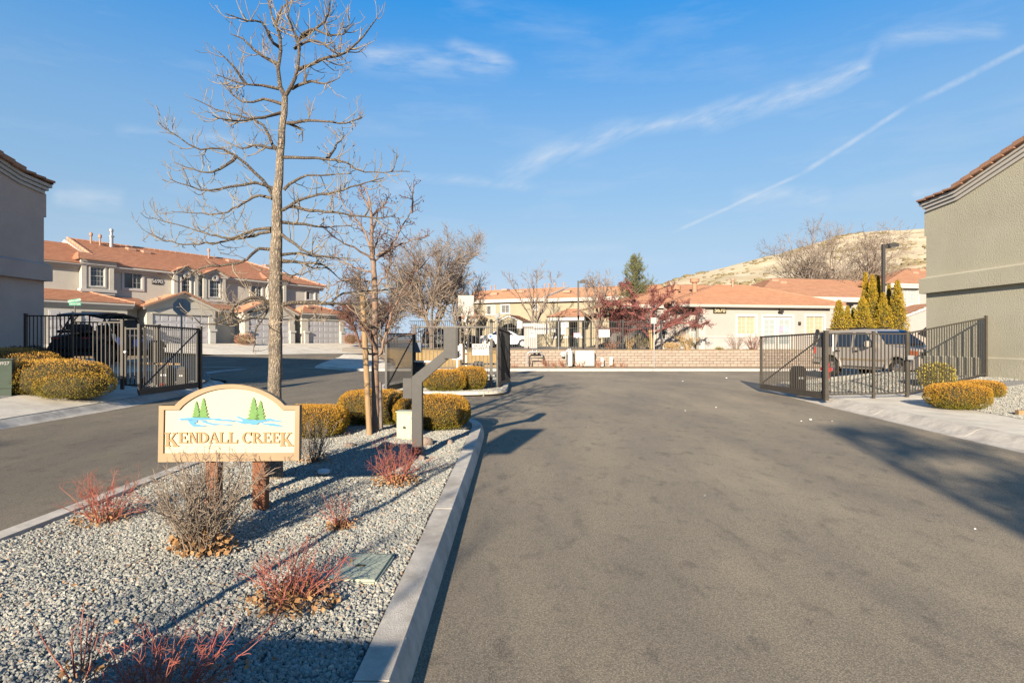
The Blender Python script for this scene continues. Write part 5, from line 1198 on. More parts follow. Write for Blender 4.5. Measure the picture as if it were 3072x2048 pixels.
# ------------------------------------------------------------------ keypad pedestal and cabinets
kp = empty('keypad_pedestal', (-1.28, 7.72, .12), 0, 'charcoal steel keypad pedestal with slanted arm and box', 'keypad post')
def zz(py, Y=7.72): return HC - (py - 1024) / F * Y - .12
a = .067
MB().prism([(-a, -.1), (a, -.1), (a, zz(1146)), (zz(1146) * 0 + .43, zz(1074)), (.43, zz(1045) - .0), (.40, zz(1045)), (-a, zz(1129))], -a, a).build('post', M['post_grey'], kp, bevel=.004)
bx = MB().box(.365, .535, -.11, .16, zz(1075), zz(984)).build('keypad_box', M['post_grey'], kp, bevel=.006)
MB().box(.536, .552, -.10, .15, zz(1073), zz(986)).build('keypad_face', M['black'], bx, fix=False); MB().box(.5525, .575, -.09, -.04, zz(1052), zz(1036)).build('card_reader', M['white'], bx, fix=False)
mb = MB()
for i in range(3):
    for j in range(4): mb.box(.5525, .56, -.03 + j * .03, -.01 + j * .03, zz(1068) + i * .03, zz(1068) + .02 + i * .03)
mb.each('key', M['galv'], bx, fix=False)
B('junction_box', M['post_grey'], kp, -.19, -a - .001, -.06, .06, zz(1194), zz(1133), .004)
MB().box(-.12, .12, -.12, .12, -.1, .015).build('base_plate', M['post_grey'], kp, fix=False)
uc = empty('utility_cabinet', (-1.68, 9.0, .13), R(-4), 'small pale green utility cabinet beside the keypad post', 'cabinet')
c_ = MB().box(-.125, .125, -.08, .10, 0, .44).build('body', M['util_green'], uc, bevel=.006); MB().box(-.115, .118, -.092, -.081, .02, .42).build('door', M['util_green'], c_, bevel=.003); MB().box(-.14, .14, -.11, .11, .441, .458).build('cover', M['util_green'], uc, bevel=.004)
MB().box(.06, .11, -.1, -.0925, .34, .37).box(.06, .11, -.1, -.0925, .06, .09).each('latch', M['galv'], c_, fix=False)
MB().lathe([(.02, 0), (.02, .03)], 10, (0, -.125, .21), 'y').build('keyhole', M['metal_dark'], c_)
tr = empty('transformer', (-12.72, 13.35, .40), R(36), 'dark green pad transformer box at the left edge of the photo', 'cabinet')
MB().box(-.78, .78, -.3, .3, .16, .84).build('body', M['trans_green'], tr, bevel=.012); MB().box(-.76, .76, -.28, .28, -.1, .158).build('base', M['trans_green'], tr, fix=False); MB().box(-.8, .8, -.33, .33, .841, .87).build('lid', M['trans_green'], tr, bevel=.008)
text('lettering', '524927', .10, M['offwhite'], tr, (.58, -.305, .76)); B('sticker', M['offwhite'], tr, .12, .34, -.306, -.3005, .5, .62); B('door_seam', M['core'], tr, -.004, .004, -.303, -.3005, .18, .82)
vl = empty('valve_lid', (-1.03, 3.87, .126), R(-3), 'pale green irrigation valve lid set in the gravel by the kerb', 'lid'); MB().box(-.175, .175, -.23, .23, -.03, .03).build('cover', M['lid'], vl, bevel=.014)
MB().box(-.03, .03, -.01, .01, .0305, .036).build('pull_slot', M['core'], vl, fix=False)
dc = MB().lathe([(.07, 0), (.065, .018), (.03, .025)], 16).build('plastic_disc', M['white'], None, smooth=True); dc.location = (-2.15, 6.5, .19); dc.rotation_euler = (R(8), R(6), 0); tag(dc, 'small white plastic disc lying on the gravel past the big tree', 'disc')
def rock(x, y, z, s, m, label, grp='rocks lying on the island gravel', sq=.7):
    v = ico2V.copy(); n = np.array([mn.noise(Vector(p * 1.6) + Vector((x * 5, y * 5, 0))) for p in v]); v = v * (1 + .45 * n)[:, None] * np.array([s, s * .8, s * sq])
    o = np_mesh('rock', v, ico2F, M[m]); o.location = (x, y, z + s * sq * .4); o.rotation_euler = (0, 0, random.random() * 6); return tag(o, label, 'rock', grp)
rock(-1.82, 8.2, .13, .11, 'rock', 'pinkish rock left of the green utility cabinet'); rock(-1.33, 8.5, .12, .15, 'rock', 'brown rock wedged behind the keypad post base'); rock(-2.38, 8.35, .12, .09, 'rock', 'tan rock at the foot of the wooden stake')
rock(-2.72, 9.4, .13, .07, 'rock', 'small pink rock before the middle gold bush'); rock(-1.18, 7.45, .13, .06, 'rock', 'small pale stone at the front of the keypad post'); rock(-.95, 8.6, .13, .07, 'rock', 'grey stone right of the keypad post'); rock(-1.55, 8.35, .13, .06, 'rock', 'orange brown rock in front of the green cabinet')
rock(-3.62, 3.95, .15, .035, 'offwhite', 'flat white stone near the left island kerb', sq=.4); rock(-.62, 3.15 - 0, .002, .028, 'asphalt', 'grey chip lying on the road beside the kerb', 'stone chips on the road', .8)

# ------------------------------------------------------------------ entrance sign
sg = empty('entrance_sign', (-2.50, 5.08, .12), R(3.0), 'cream carved entrance sign reading KENDALL CREEK on two redwood posts', 'sign')
S = 5.08 / F
def sx(px): return (px - 697.5) * S
def sz(py): return HC - (py - 1024) * S - .12
def zo(zx, zy): return (470 + zx * .27431, 1130 + zy * .27431)
def sp(zx, zy): a, b = zo(zx, zy); return (sx(a), sz(b))
out = [(62, 915), (1560, 915), (1568, 314), (1408, 311)]
def arc(p0, p1, apex_y, n=28):
    (x0, y0), (x1, y1) = p0, p1; r = []
    for i in range(n + 1):
        t = i / n; x = x0 + (x1 - x0) * t; k = (2 * t - 1); y = (y0 * (1 - t) + y1 * t) - ((y0 + y1) / 2 - apex_y) * (1 - abs(k) ** 2.1) ** .85; r.append((x, y))
    return r
outer = [(66, 915), (1562, 915), (1568, 314), (1408, 311)] + arc((1408, 311), (240, 307), 78)[1:-1] + [(240, 307), (76, 307)]
inner = [(120, 822), (1510, 832), (1520, 362), (1382, 362)] + arc((1382, 362), (288, 352), 122)[1:-1] + [(288, 352), (128, 352)]
po = [sp(*p) for p in outer]; pi_ = [sp(*p) for p in inner]
bd = MB().prism(po, -.016, .03).build('board', M['cream'], sg)
# raised frame: ring between the two outlines
def resamp(p, n):
    p = p + [p[0]]; L_ = [0]
    for a, b in zip(p, p[1:]): L_.append(L_[-1] + math.dist(a, b))
    return L_
n = len(po); assert n == len(pi_)
vs = [(a, -.034, b) for a, b in po] + [(a, -.034, b) for a, b in pi_] + [(a, -.017, b) for a, b in pi_] + [(a, .034, b) for a, b in po]
vs = [(v[0], v[1], v[2]) for v in vs]; fs = []
for i in range(n):
    j = (i + 1) % n; fs += [(i, j, n + j, n + i), (n + i, n + j, 2 * n + j, 2 * n + i), (j, i, 3 * n + i, 3 * n + j)]
MB().add(vs, fs).build('frame', M['tan'], sg)
MB().prism(po, .0305, .036).build('back_panel', M['tan'], sg)
# posts
for a, b in ((520, 655), (1028, 1165)):
    x0, x1 = sp(a, 900)[0], sp(b, 900)[0]; MB().box(x0, x1, .037, .037 + (x1 - x0), -.25, sz(1240)).build('post', M['redwood'], sg, bevel=.004)
# carved serif letters
def glyph(mb, ch, x, z, H, W, y0):
    s = W * .26; t = H * .085; k = [0]
    def q(*pts):
        k[0] += 1; mb.prism([(x + p * W, z + r * H) for p, r in pts], y0 - .010 - k[0] * .0003, y0)
    def stem(p, w_=.24, lo=0, hi=1, ser=.11):
        q((p, lo), (p + w_, lo), (p + w_, hi), (p, hi))
        if ser:
            q((p - ser, lo), (p + w_ + ser, lo), (p + w_ + ser, lo + .075), (p - ser, lo + .075)); q((p - ser, hi - .075), (p + w_ + ser, hi - .075), (p + w_ + ser, hi), (p - ser, hi))
    if ch == 'K':
        stem(.1); q((.34, .40), (.74, .93), (.86, .93), (.42, .36)); q((.40, .50), (.56, .62), (1.02, .07), (.74, .07)); q((.62, .925), (1.0, .925), (1.0, 1), (.62, 1)); q((.62, 0), (1.12, 0), (1.12, .075), (.62, .075))
    elif ch == 'E':
        stem(.1); q((.34, .925), (.9, .925), (.9, 1), (.34, 1)); q((.34, 0), (.95, 0), (.95, .08), (.34, .08)); q((.34, .47), (.68, .47), (.68, .55), (.34, .55)); q((.84, .74), (.91, .74), (.91, .92), (.80, .92)); q((.9, .085), (.8, .085), (.90, .27), (.97, .27)); q((.62, .38), (.69, .38), (.69, .64), (.62, .64))
    elif ch == 'L':
        stem(.1); q((.34, 0), (.98, 0), (.98, .08), (.34, .08)); q((.80, .081), (.97, .081), (1.0, .32), (.93, .32))
    elif ch == 'N':
        q((.12, .0), (.21, .0), (.21, .95), (.12, .95)); q((.82, .1), (.91, .1), (.91, 1), (.82, 1)); q((.1, 1), (.36, 1), (.92, .0), (.72, .0)); q((.0, 0), (.34, 0), (.34, .07), (.0, .07)); q((.68, .93), (1.04, .93), (1.04, 1), (.68, 1)); q((-.02, .93), (.2, .93), (.2, 1), (-.02, 1))
    elif ch == 'A':
        q((.44, 1), (.58, 1), (1.0, .05), (.74, .05)); q((.44, .93), (.52, .99), (.20, .05), (.11, .05)); q((.27, .30), (.74, .30), (.72, .38), (.30, .38)); q((-.02, 0), (.34, 0), (.34, .07), (-.02, .07)); q((.62, 0), (1.1, 0), (1.1, .07), (.62, .07))
    elif ch in 'DCR':
        def bowl(cx, cz, rx, rz_, a0, a1, th, thz=.075, n=12):
            o = [(cx + rx * math.cos(R(a0 + (a1 - a0) * i / n)), cz + rz_ * math.sin(R(a0 + (a1 - a0) * i / n))) for i in range(n + 1)]
            i_ = [(cx + (rx - th) * math.cos(R(a0 + (a1 - a0) * i / n)), cz + (rz_ - thz) * math.sin(R(a0 + (a1 - a0) * i / n))) for i in range(n + 1)]
            for i in range(n): q(o[i], o[i + 1], i_[i + 1], i_[i])
        if ch == 'D': stem(.1); bowl(.36, .5, .66, .5, -90, 90, .25)
        if ch == 'C': bowl(.58, .5, .54, .52, 42, 318, .25); q((.93, .68), (1.0, .68), (1.0, 1.0), (.95, 1.0)); q((.9, .72), (.93, .72), (.98, .95), (.88, .85))
        if ch == 'R': stem(.1); bowl(.36, .74, .46, .26, -90, 90, .22, .07); q((.42, .49), (.62, .49), (1.04, .07), (.78, .07)); q((.74, 0), (1.14, 0), (1.14, .075), (.74, .075))
letters = [('K', 132, 262, 600, 750), ('E', 276, 378, 598, 714), ('N', 384, 480, 598, 714), ('D', 482, 592, 598, 714), ('A', 594, 702, 598, 716), ('L', 706, 802, 600, 718), ('L', 806, 904, 602, 720),
           ('C', 946, 1048, 602, 720), ('R', 1058, 1158, 604, 720), ('E', 1172, 1262, 606, 722), ('E', 1268, 1356, 606, 722), ('K', 1354, 1480, 608, 757)]
for ch_, xa, xb, ya, yb in letters:
    (x0, z1), (x1, z0) = sp(xa, ya), sp(xb, yb); mb = MB(); glyph(mb, ch_, x0, z0, z1 - z0, (x1 - x0), -.0165); mb.build('letter', M['letter'], sg)
# carved pines and water
def pine(cx, ztop, zbot, wd, y0, lean=0):
    n = 6; L_ = []; R_ = []; H_ = ztop - zbot
    for i in range(n):
        za = ztop - H_ * i / n; zb = ztop - H_ * (i + 1) / n; w1 = wd * (.10 + .9 * ((i + 1) / n)) ; w0 = w1 * .55
        L_ += [(cx - w0 * .5 * (.5 if i == 0 else 1), za - H_ * .03), (cx - w1 * (.5 + .06 * (i % 2)), zb + H_ * .04), (cx - w1 * .42, zb)]
        R_ += [(cx + w0 * .5 * (.5 if i == 0 else 1), za - H_ * .03), (cx + w1 * (.5 + .06 * ((i + 1) % 2)), zb + H_ * .03), (cx + w1 * .42, zb)]
    return MB().prism([(cx, ztop)] + R_ + L_[::-1], y0 - .012, y0).build('carved_pine', M['sgreen'], sg)
for cx, yt, yb, wd in ((465, 262, 432, 96), (540, 228, 438, 118), (1072, 224, 462, 142), (1146, 258, 468, 118)):
    (x_, zt_), (_, zb_) = sp(cx, yt), sp(cx, yb); pine(x_, zt_, zb_, wd * .27431 * S, -.0165)
def wave(pts, y0=-.0165, nm='carved_wave'): return MB().prism([sp(*p) for p in pts], y0 - .008, y0).build(nm, M['sblue'], sg)
wave([(268, 458), (300, 444), (370, 440), (440, 436), (520, 440), (600, 442), (640, 452), (700, 448), (740, 462), (800, 460), (850, 470), (885, 482), (830, 484), (780, 478), (700, 476), (620, 462), (560, 462), (500, 466), (420, 462), (380, 464), (300, 466)])
wave([(400, 466), (480, 470), (470, 490), (440, 502), (500, 518), (580, 526), (540, 536), (430, 534), (400, 510), (372, 470)])
wave([(520, 472), (560, 470), (580, 488), (640, 504), (720, 510), (800, 512), (858, 524), (800, 526), (720, 518), (640, 522), (590, 510), (530, 492)])
wave([(868, 438), (910, 430), (950, 446), (985, 456), (1040, 468), (1120, 472), (1180, 466), (1230, 450), (1270, 460), (1300, 472), (1390, 486), (1360, 492), (1290, 484), (1230, 480), (1180, 490), (1130, 500), (1110, 520), (1060, 522), (1010, 508), (960, 512), (900, 490), (830, 470), (960, 482), (940, 460), (900, 446)])
wave([(1160, 502), (1220, 506), (1280, 510), (1340, 522), (1388, 538), (1330, 540), (1250, 532), (1200, 520), (1150, 512)])
# ------------------------------------------------------------------ block retaining wall
bw = empty('block_wall', (-.25, 34.0, .15), 0, 'tan concrete block retaining wall along the cross street', 'wall')
BWD, BHT = .41, .156; ZW0 = .20
blk = MB().box(0, BWD - .018, 0, .2, 0, BHT - .016).build('unit', M['block'], None, bevel=.012); BM = blk.data; bpy.data.objects.remove(blk)
blk = MB().box(0, BWD - .018, 0, .24, 0, .075).build('unit', M['block'], None, bevel=.01); CM = blk.data; bpy.data.objects.remove(blk)
nb = 47
for r_ in range(6):
    for i in range(nb):
        x = (i - (.5 if r_ % 2 else 0)) * BWD
        link('block', BM, bw, (x + .2, random.uniform(-.022, .010) + r_ * .012, .05 + r_ * BHT), (0, 0, random.uniform(-.012, .012)))
B('wall_core', M['mortar'], bw, -.03, nb * BWD, .09, .33, -.1, .05 + 6 * BHT - .006)
mb = MB(); rr = random.Random(3)
for r_ in range(6):
    for i in range(48): x = (nb + i - (.5 if r_ % 2 else 0)) * BWD; y = rr.uniform(-.014, .008) + r_ * .012; mb.box(x + .2, x + .2 + BWD - .012, y, y + .2, .05 + r_ * BHT, .05 + r_ * BHT + BHT - .016)
tag(mb.build('blocks', M['block'], bw, fix=False), kind='stuff')
# pool fence
pf = empty('pool_fence', (-.25, 34.9, ZT), 0, 'long black picket fence on top of the block wall', 'fence')
for k in range(4): run(pf, (-.25 + k * 2.35, 34.9), (-.25 + (k + 1) * 2.35, 34.9), ZT + .06, ZT + .06, 2.90, 2.90, .142, .02, 'metal_black', mids=(.76,), rail=.035); post(pf, -.25 + k * 2.35, 34.9, ZT, 3.02, .07, 'metal_black')
post(pf, 9.15, 34.9, ZT, 3.02, .07, 'metal_black')
run(pf, (-.25, 34.9), (-6.9, 38.2), ZT + .02, ZT + .02, 2.90, 3.05, .15, .02, 'metal_black', mids=(.76,), rail=.035)
pf2 = empty('pool_fence', (6.6, 38.6, ZT), 0, 'dark dense picket fence behind the crimson berry tree', 'fence'); run(pf2, (6.6, 38.6), (9.2, 38.6), ZT + .05, ZT + .05, 3.0, 3.0, .085, .03, 'metal_dark', rail=.05)
YF = 34.83
def fsign(x0, x1, y0, y1, mk, label, lines=(), Y=YF, name='notice_board', cat='sign', grp='notice panels on the pool fence'):
    a, b = P(x0, y0, Y), P(x1, y1, Y); return flat_sign(name, (a.x + b.x) / 2, Y, b.z, a.z, b.x - a.x, 0, label, mk, lines, cat, grp=grp)
fsign(1551, 1567, 963, 985, 'white', 'small tall blank panel at the left of the pool fence signs')
fsign(1601, 1647, 971, 1002, 'white', 'large blank white panel on the pool fence', Y=35.1)
fsign(1652, 1668, 985, 996, 'offwhite', 'small pale panel right of the large white fence panel', Y=35.1)
fsign(1682, 1706, 966, 983, 'offwhite', 'pale lavender lettered panel above the speed limit 15 sign', [('PRIVATE', .09, .75, 'inkblue'), ('COMMUNITY', .07, .45, 'inkblue')])
fsign(1721, 1743, 998, 1012, 'pink', 'pinkish white panel on the pool fence')
MB().box(-.2, .2, -.012, -.009, .02, .2).build('sheet', M['white'], bpy.data.objects[[o.name for o in COL.objects if o.name.startswith('notice_board')][-1]], fix=False)
fsign(1796, 1829, 988, 1011, 'white', 'white pool rules board with red and black print at the fence right', [('POOL  RULES', .09, .78, 'red'), ('NO LIFEGUARD', .06, .5, 'ink'), ('ON DUTY', .05, .3, 'signback')])
fsign(1683, 1699, 983.5, 1003.5, 'white', 'speed limit sign reading 15 under the lavender panel', [('SPEED', .05, .88, 'ink'), ('15', .2, .48, 'ink'), ('MPH', .05, .12, 'ink')], name='speed_limit_sign')
x = P(1676, 960, 34.7).x; r = empty('sign_post', (x, 34.7, ZT), 0, 'thin white steel pole left of the 15 sign', 'post'); MB().tube([(0, 0, -.1), (0, 0, 1.75)], .022, 8).build('pole', M['galv'], r)
g = Gd(1938, 1097, .16); r = empty('sign_post', (g.x, 33.5, .18), 0, 'galvanised sign pole with pale sign back before the berry tree', 'sign')
MB().box(-.025, .025, -.02, .02, 0, 2.15).build('pole', M['galv'], r, fix=False); MB().box(-.2, .12, -.03, -.025, 2.55, 2.9).build('panel', M['signbacklt'], r, fix=False); MB().box(-.02, .02, -.022, .018, 2.151, 2.88).build('pole_top', M['galv'], r, fix=False)
# utilities in front of the wall
a, b = P(1725, 1051, 33.6), P(1782, 1092, 33.6); r = empty('utility_cabinet', ((a.x + b.x) / 2, 33.6, b.z), 0, 'wide pale pinkish utility cabinet against the block wall', 'cabinet'); w_ = b.x - a.x
MB().box(-w_ / 2, w_ / 2, -.2, .3, -.1, a.z - b.z).build('body', M['offwhite'], r, bevel=.01); B('door', M['offwhite'], r, -w_ / 2 + .03, w_ / 2 - .03, -.215, -.203, .03, a.z - b.z - .05); B('handle', M['galv'], r, -.05, .05, -.235, -.216, .5, .53)
def pipe_rig(x0, x1, y0, y1, label):
    a, b = P(x0, y0, 33.5), P(x1, y1, 33.5); r = empty('backflow_pipes', (a.x, 33.5, b.z), 0, label, 'pipes'); w_ = b.x - a.x; hh = a.z - b.z
    MB().tube([(0, 0, -.1), (0, 0, hh * .8), (w_ * .1, 0, hh), (w_ * .9, 0, hh), (w_, 0, hh * .8), (w_, 0, hh * .35)], .045, 8).build('pipe', M['galv'], r, smooth=True)
    MB().tube([(w_ * .18, -.1, -.1), (w_ * .18, -.1, hh * .45), (w_ * 1.1, -.1, hh * .45), (w_ * 1.1, -.1, -.1)], .045, 8).build('pipe', M['metal_brown'], r, smooth=True)
    for k in (.35, .65): MB().lathe([(.03, 0), (.07, .02), (.07, .1), (.02, .14)], 10, (w_ * k, 0, hh + .02)).build('valve', M['galv'], r, smooth=True)
    return r
pipe_rig(1582, 1626, 1056, 1088, 'galvanised backflow pipe loop at the left part of the block wall')
r = pipe_rig(1698, 1718, 1052, 1082, 'dark pipe hoop round a pale valve cover beside the wide cabinet')
MB().box(.08, .34, -.35, -.15, -.3, .62).build('valve_cover', M['offwhite'], r, bevel=.03)
g = P(1690, 1062, 33.7); mt_ = MB().lathe([(.02, -.1), (.16, -.08), (.17, 0), (.02, .02)], 14, (0, 0, 0), 'y').build('gas_meter', M['galv'], None, smooth=True); mt_.location = g; tag(mt_, 'round grey gas meter on the block wall left of the valve cover', 'meter')
for px, y0, y1, lb in ((1806, 1072, 1093, 'short white marker post right of the wide cabinet'), (1833, 1069, 1090, 'taller white marker post near the middle of the block wall')):
    a, b = P(px, y0, 33.4), P(px, y1, 33.4); q = MB().box(-.085, .085, -.05, .05, 0, a.z - b.z + .1).build('marker_post', M['white'], None, bevel=.01); q.location = (a.x, 33.4, b.z - .1); tag(q, lb, 'post', 'white marker posts by the block wall')
# kiosk and patio things behind the pool fence
a, b = P(1573, 972, 40), P(1612, 1046, 40); r = empty('mail_kiosk', ((a.x + b.x) / 2, 40, ZT), 0, 'pale mail kiosk with white roof cap behind the pool fence', 'kiosk'); w_ = b.x - a.x
B('body', M['st_base'], r, -w_ / 2, w_ / 2, 0, .8, 0, 1.55); B('roof', M['trimw'], r, -w_ / 2 - .1, w_ / 2 + .1, -.1, .9, 1.551, 1.8); B('notice', M['white'], r, -.1, .35, -.012, -.001, .8, 1.3); text('lettering', 'MAIL', .12, M['ink'], r, (.13, -.016, 1.1))
r = empty('picnic_table', (P(1775, 1030, 37.5).x, 37.5, ZT), 0, 'dark slatted patio table behind the pool fence', 'table')
for k in range(5): B('slat', M['metal_dark'], r, -.75, .75, -.4 + k * .165, -.4 + k * .165 + .13, .70, .73)
for sx_ in (-.55, .55): MB().bar((sx_, -.35, 0), (sx_, .2, .7), .05).build('leg', M['metal_dark'], r); MB().bar((sx_ + .01, .35, 0), (sx_ + .01, -.2, .69), .05).build('leg', M['metal_dark'], r)
for i, dx in enumerate((-1.25, .95, 1.7)):
    q = empty('patio_chair', (r.location.x + dx, 37.4 - .1 * i, ZT), R(20 - 30 * i), ('dark patio chair left of the slatted table', 'dark patio chair just right of the slatted table', 'dark patio chair farthest right behind the pool fence')[i], 'chair', 'dark patio chairs')
    B('seat', M['metal_dark'], q, -.24, .24, -.24, .24, .42, .45)
    for k in range(4): B('back_slat', M['metal_dark'], q, -.22 + k * .12, -.15 + k * .12, .23, .26, .46, .9)
    for u_ in (-.22, .2):
        for v_ in (-.22, .2): B('leg', M['metal_dark'], q, u_, u_ + .03, v_, v_ + .03, 0, .419)
# lamp posts
def lamp(x, y, z0, z1, arm, label, s=1.0):
    r = empty('street_lamp', (x, y, z0), 0, label, 'street lamp', 'square-headed parking lamps'); hh = z1 - z0
    MB().box(-.07 * s, .07 * s, -.07 * s, .07 * s, 0, hh).build('pole', M['metal_dark'], r, fix=False)
    MB().box(.071 * s, arm * .35, -.05, .05, hh - .18, hh - .06).build('arm', M['metal_dark'], r, fix=False)
    MB().prism([(arm * .3, hh - .20), (arm, hh - .16), (arm, hh + .02), (arm * .65, hh + .10), (arm * .3, hh + .02)], -.2 * s, .2 * s).build('lamp_head', M['metal_dark'], r, bevel=.02)
    B('lens', M['offwhite'], r, arm * .45, arm * .9, -.14 * s, .14 * s, hh - .225, hh - .205)
a = P(2650, 733, 36); lamp(a.x, 36, ZT, a.z, .86, 'tall bronze lamp post rising out of the golden cypresses', 1.15)
a = P(1735, 842, 50); lamp(a.x, 50, 1.15, a.z, .62, 'slim lamp post standing in front of the tan town houses', 1.0)
# fire hydrant
hy = empty('fire_hydrant', (12.1, 21.9, .24), 0, 'red fire hydrant behind the thick right gate post', 'hydrant')
MB().lathe([(.15, 0), (.15, .04), (.10, .05), (.10, .48), (.13, .49), (.13, .54), (.11, .56), (.09, .64), (.04, .69), (.03, .74)], 16).build('barrel', M['red'], hy, smooth=True)
for sgn in (-1, 1): MB().lathe([(.055, .08 * sgn), (.055, .17 * sgn), (.065, .171 * sgn), (.065, .20 * sgn)], 10, (0, 0, .38), 'x').build('nozzle', M['red'], hy, smooth=True)
MB().lathe([(.075, -.08), (.075, -.17), (.085, -.171), (.085, -.2)], 12, (0, 0, .34), 'y').build('front_nozzle', M['red'], hy, smooth=True)

# ------------------------------------------------------------------ vehicles
def wheel(parent, x, y, z, r, wd, side, rim='chrome', spokes=6, name='wheel'):
    w_ = empty(name, (x, y, z)); w_.parent = parent
    MB().lathe([(r * .62, -wd / 2), (r * .9, -wd / 2), (r, -wd * .36), (r, wd * .36), (r * .9, wd / 2), (r * .62, wd / 2)], 28, (0, 0, 0), 'y', cap=False).build('tyre', M['rubber'], w_, smooth=True)
    s = side; mb = MB(); mb.lathe([(r * .61, s * wd * .40), (r * .61, s * wd * .46), (r * .54, s * wd * .47), (r * .52, s * wd * .30), (.02, s * wd * .28)], 24, (0, 0, 0), 'y')
    mb.build('rim', M[rim], w_, smooth=True)
    for k in range(spokes):
        a = 2 * math.pi * k / spokes; MB().bar((.04 * math.cos(a), s * wd * .42, .04 * math.sin(a)), (r * .56 * math.cos(a), s * wd * .42, r * .56 * math.sin(a)), r * .16, wd * .12, (0, 1, 0)).build('spoke', M[rim], w_)
    MB().lathe([(r * .16, s * wd * .36), (r * .15, s * wd * .50), (.01, s * wd * .52)], 12, (0, 0, 0), 'y').build('hub', M[rim], w_, smooth=True)
    return w_
def car_body(parent, prof, halfw, tumble, m, name='body', z_belt=1.0, n=3):
    """prof: side outline (x,z); upper part leans inwards by tumble above z_belt"""
    hw = lambda z: halfw - (max(0, z - z_belt) * tumble) - max(0, .45 - z) * .15
    vs = [(x, -hw(z), z) for x, z in prof] + [(x, hw(z), z) for x, z in prof]; k = len(prof)
    fs = [tuple(range(k)), tuple(range(2 * k - 1, k - 1, -1))] + [(i, i + k, (i + 1) % k + k, (i + 1) % k) for i in range(k)]
    return MB().add(vs, fs).build(name, m, parent, smooth=True, bevel=.03)
def side_panel(parent, pts, halfw, tumble, m, z_belt, name, side=-1, off=.006, th=.01):
    hw = lambda z: halfw - (max(0, z - z_belt) * tumble) - max(0, .45 - z) * .15
    vs = [(x, side * (hw(z) + off), z) for x, z in pts] + [(x, side * (hw(z) - th), z) for x, z in pts]; k = len(pts)
    return MB().add(vs, [tuple(range(k)), tuple(range(2 * k - 1, k - 1, -1))] + [(i, i + k, (i + 1) % k + k, (i + 1) % k) for i in range(k)]).build(name, m, parent)
def arch_pts(cx, cz, r, a0, a1, n=12): return [(cx + r * math.cos(R(a0 + (a1 - a0) * i / n)), cz + r * math.sin(R(a0 + (a1 - a0) * i / n))) for i in range(n + 1)]
# silver suburban: local +x = front, the side towards the camera is -y
rr_ = Vector((14.92, 25.1)); ang = R(-77); zg = .20
tk = empty('suv', (rr_.x, rr_.y, zg), ang, 'long silver sport utility truck parked beyond the right fence', 'truck')
WB = 3.3; WR = .40; HW = 1.0
prof = [(-1.05, .55), (-1.05, 1.12), (-1.0, 1.30), (-.9, 1.90), (-.8, 1.95), (1.6, 1.99), (2.05, 1.93), (2.75, 1.33), (3.0, 1.28), (4.05, 1.19), (4.18, 1.0), (4.2, .55), (3.95, .42)] + arch_pts(WB, .42, .50, 0, 180)[0:] + [(2.7, .45), (.6, .45)] + arch_pts(0, .42, .50, 0, 180) + [(-.6, .5)]
car_body(tk, prof, HW, .26, M['silver'], z_belt=1.22)
for sd in (-1, 1):
    for pts in ([(-.86, 1.27), (-.78, 1.82), (.10, 1.86), (.10, 1.27)], [(.30, 1.27), (.30, 1.86), (1.02, 1.86), (1.08, 1.27)], [(1.22, 1.27), (1.18, 1.86), (1.66, 1.85), (2.16, 1.40), (2.2, 1.27)]):
        side_panel(tk, pts, HW, .26, M['tint'], 1.22, 'side_window', sd)
    side_panel(tk, [(-1.0, .72), (-.53, .72), (-.53, .79), (-1.0, .79)], HW, .26, M['chrome'], 1.22, 'side_moulding', sd, .014)
    side_panel(tk, [(.53, .70), (2.77, .70), (2.77, .78), (.53, .78)], HW, .26, M['chrome'], 1.22, 'side_moulding', sd, .014)
    for x in (.20, 1.15, 2.28): side_panel(tk, [(x, .48), (x + .012, .48), (x + .012, 1.25), (x, 1.25)], HW, .26, M['black'], 1.22, 'door_seam', sd, .003)
    for x in (.28, 1.24): side_panel(tk, [(x, 1.06), (x + .2, 1.06), (x + .2, 1.11), (x, 1.11)], HW, .26, M['black'], 1.22, 'door_handle', sd, .03)
    for cx in (0, WB): 
        o_ = arch_pts(cx, .42, .57, 0, 180); i_ = arch_pts(cx, .42, .49, 180, 0); side_panel(tk, o_ + i_, HW, .26, M['silver'], 1.22, 'fender_flare', sd, .05, .02)
    B('running_board', M['chrome'], tk, .62, 2.7, sd * 1.04 - .07, sd * 1.04 + .07, .36, .42, .01)
    side_panel(tk, [(3.78, .98), (4.12, .96), (4.12, 1.12), (3.80, 1.14)], HW, .26, M['amber'], 1.22, 'headlight', sd, .01)
    side_panel(tk, [(-1.04, .95), (-.94, .95), (-.94, 1.22), (-1.02, 1.22)], HW, .26, M['red'], 1.22, 'tail_light', sd, .012)
    q = MB().box(2.0, 2.12, sd * 1.03, sd * 1.27, 1.26, 1.5).build('mirror', M['silver'], tk, bevel=.03); B('mirror_glass', M['chrome'], q, 1.99, 1.999, sd * 1.15 - .09, sd * 1.15 + .09, 1.29, 1.47)
    wheel(tk, 0, sd * (HW - .13), .40, WR, .27, sd); wheel(tk, WB, sd * (HW - .13), .40, WR, .27, sd)
MB().add([(2.10, -.74, 1.875), (2.72, -.92, 1.365), (2.72, .92, 1.365), (2.10, .74, 1.875), (2.13, -.74, 1.90), (2.75, -.92, 1.39), (2.75, .92, 1.39), (2.13, .74, 1.90)], [(0, 1, 2, 3), (4, 7, 6, 5), (0, 4, 5, 1), (1, 5, 6, 2), (2, 6, 7, 3), (3, 7, 4, 0)]).build('windscreen', M['tint'], tk)
B('front_bumper', M['chrome'], tk, 4.1, 4.32, -.98, .98, .42, .68, .03); B('grille', M['black'], tk, 4.17, 4.215, -.7, .7, .74, 1.02); B('rear_bumper', M['chrome'], tk, -1.2, -1.0, -.96, .96, .45, .64, .03)
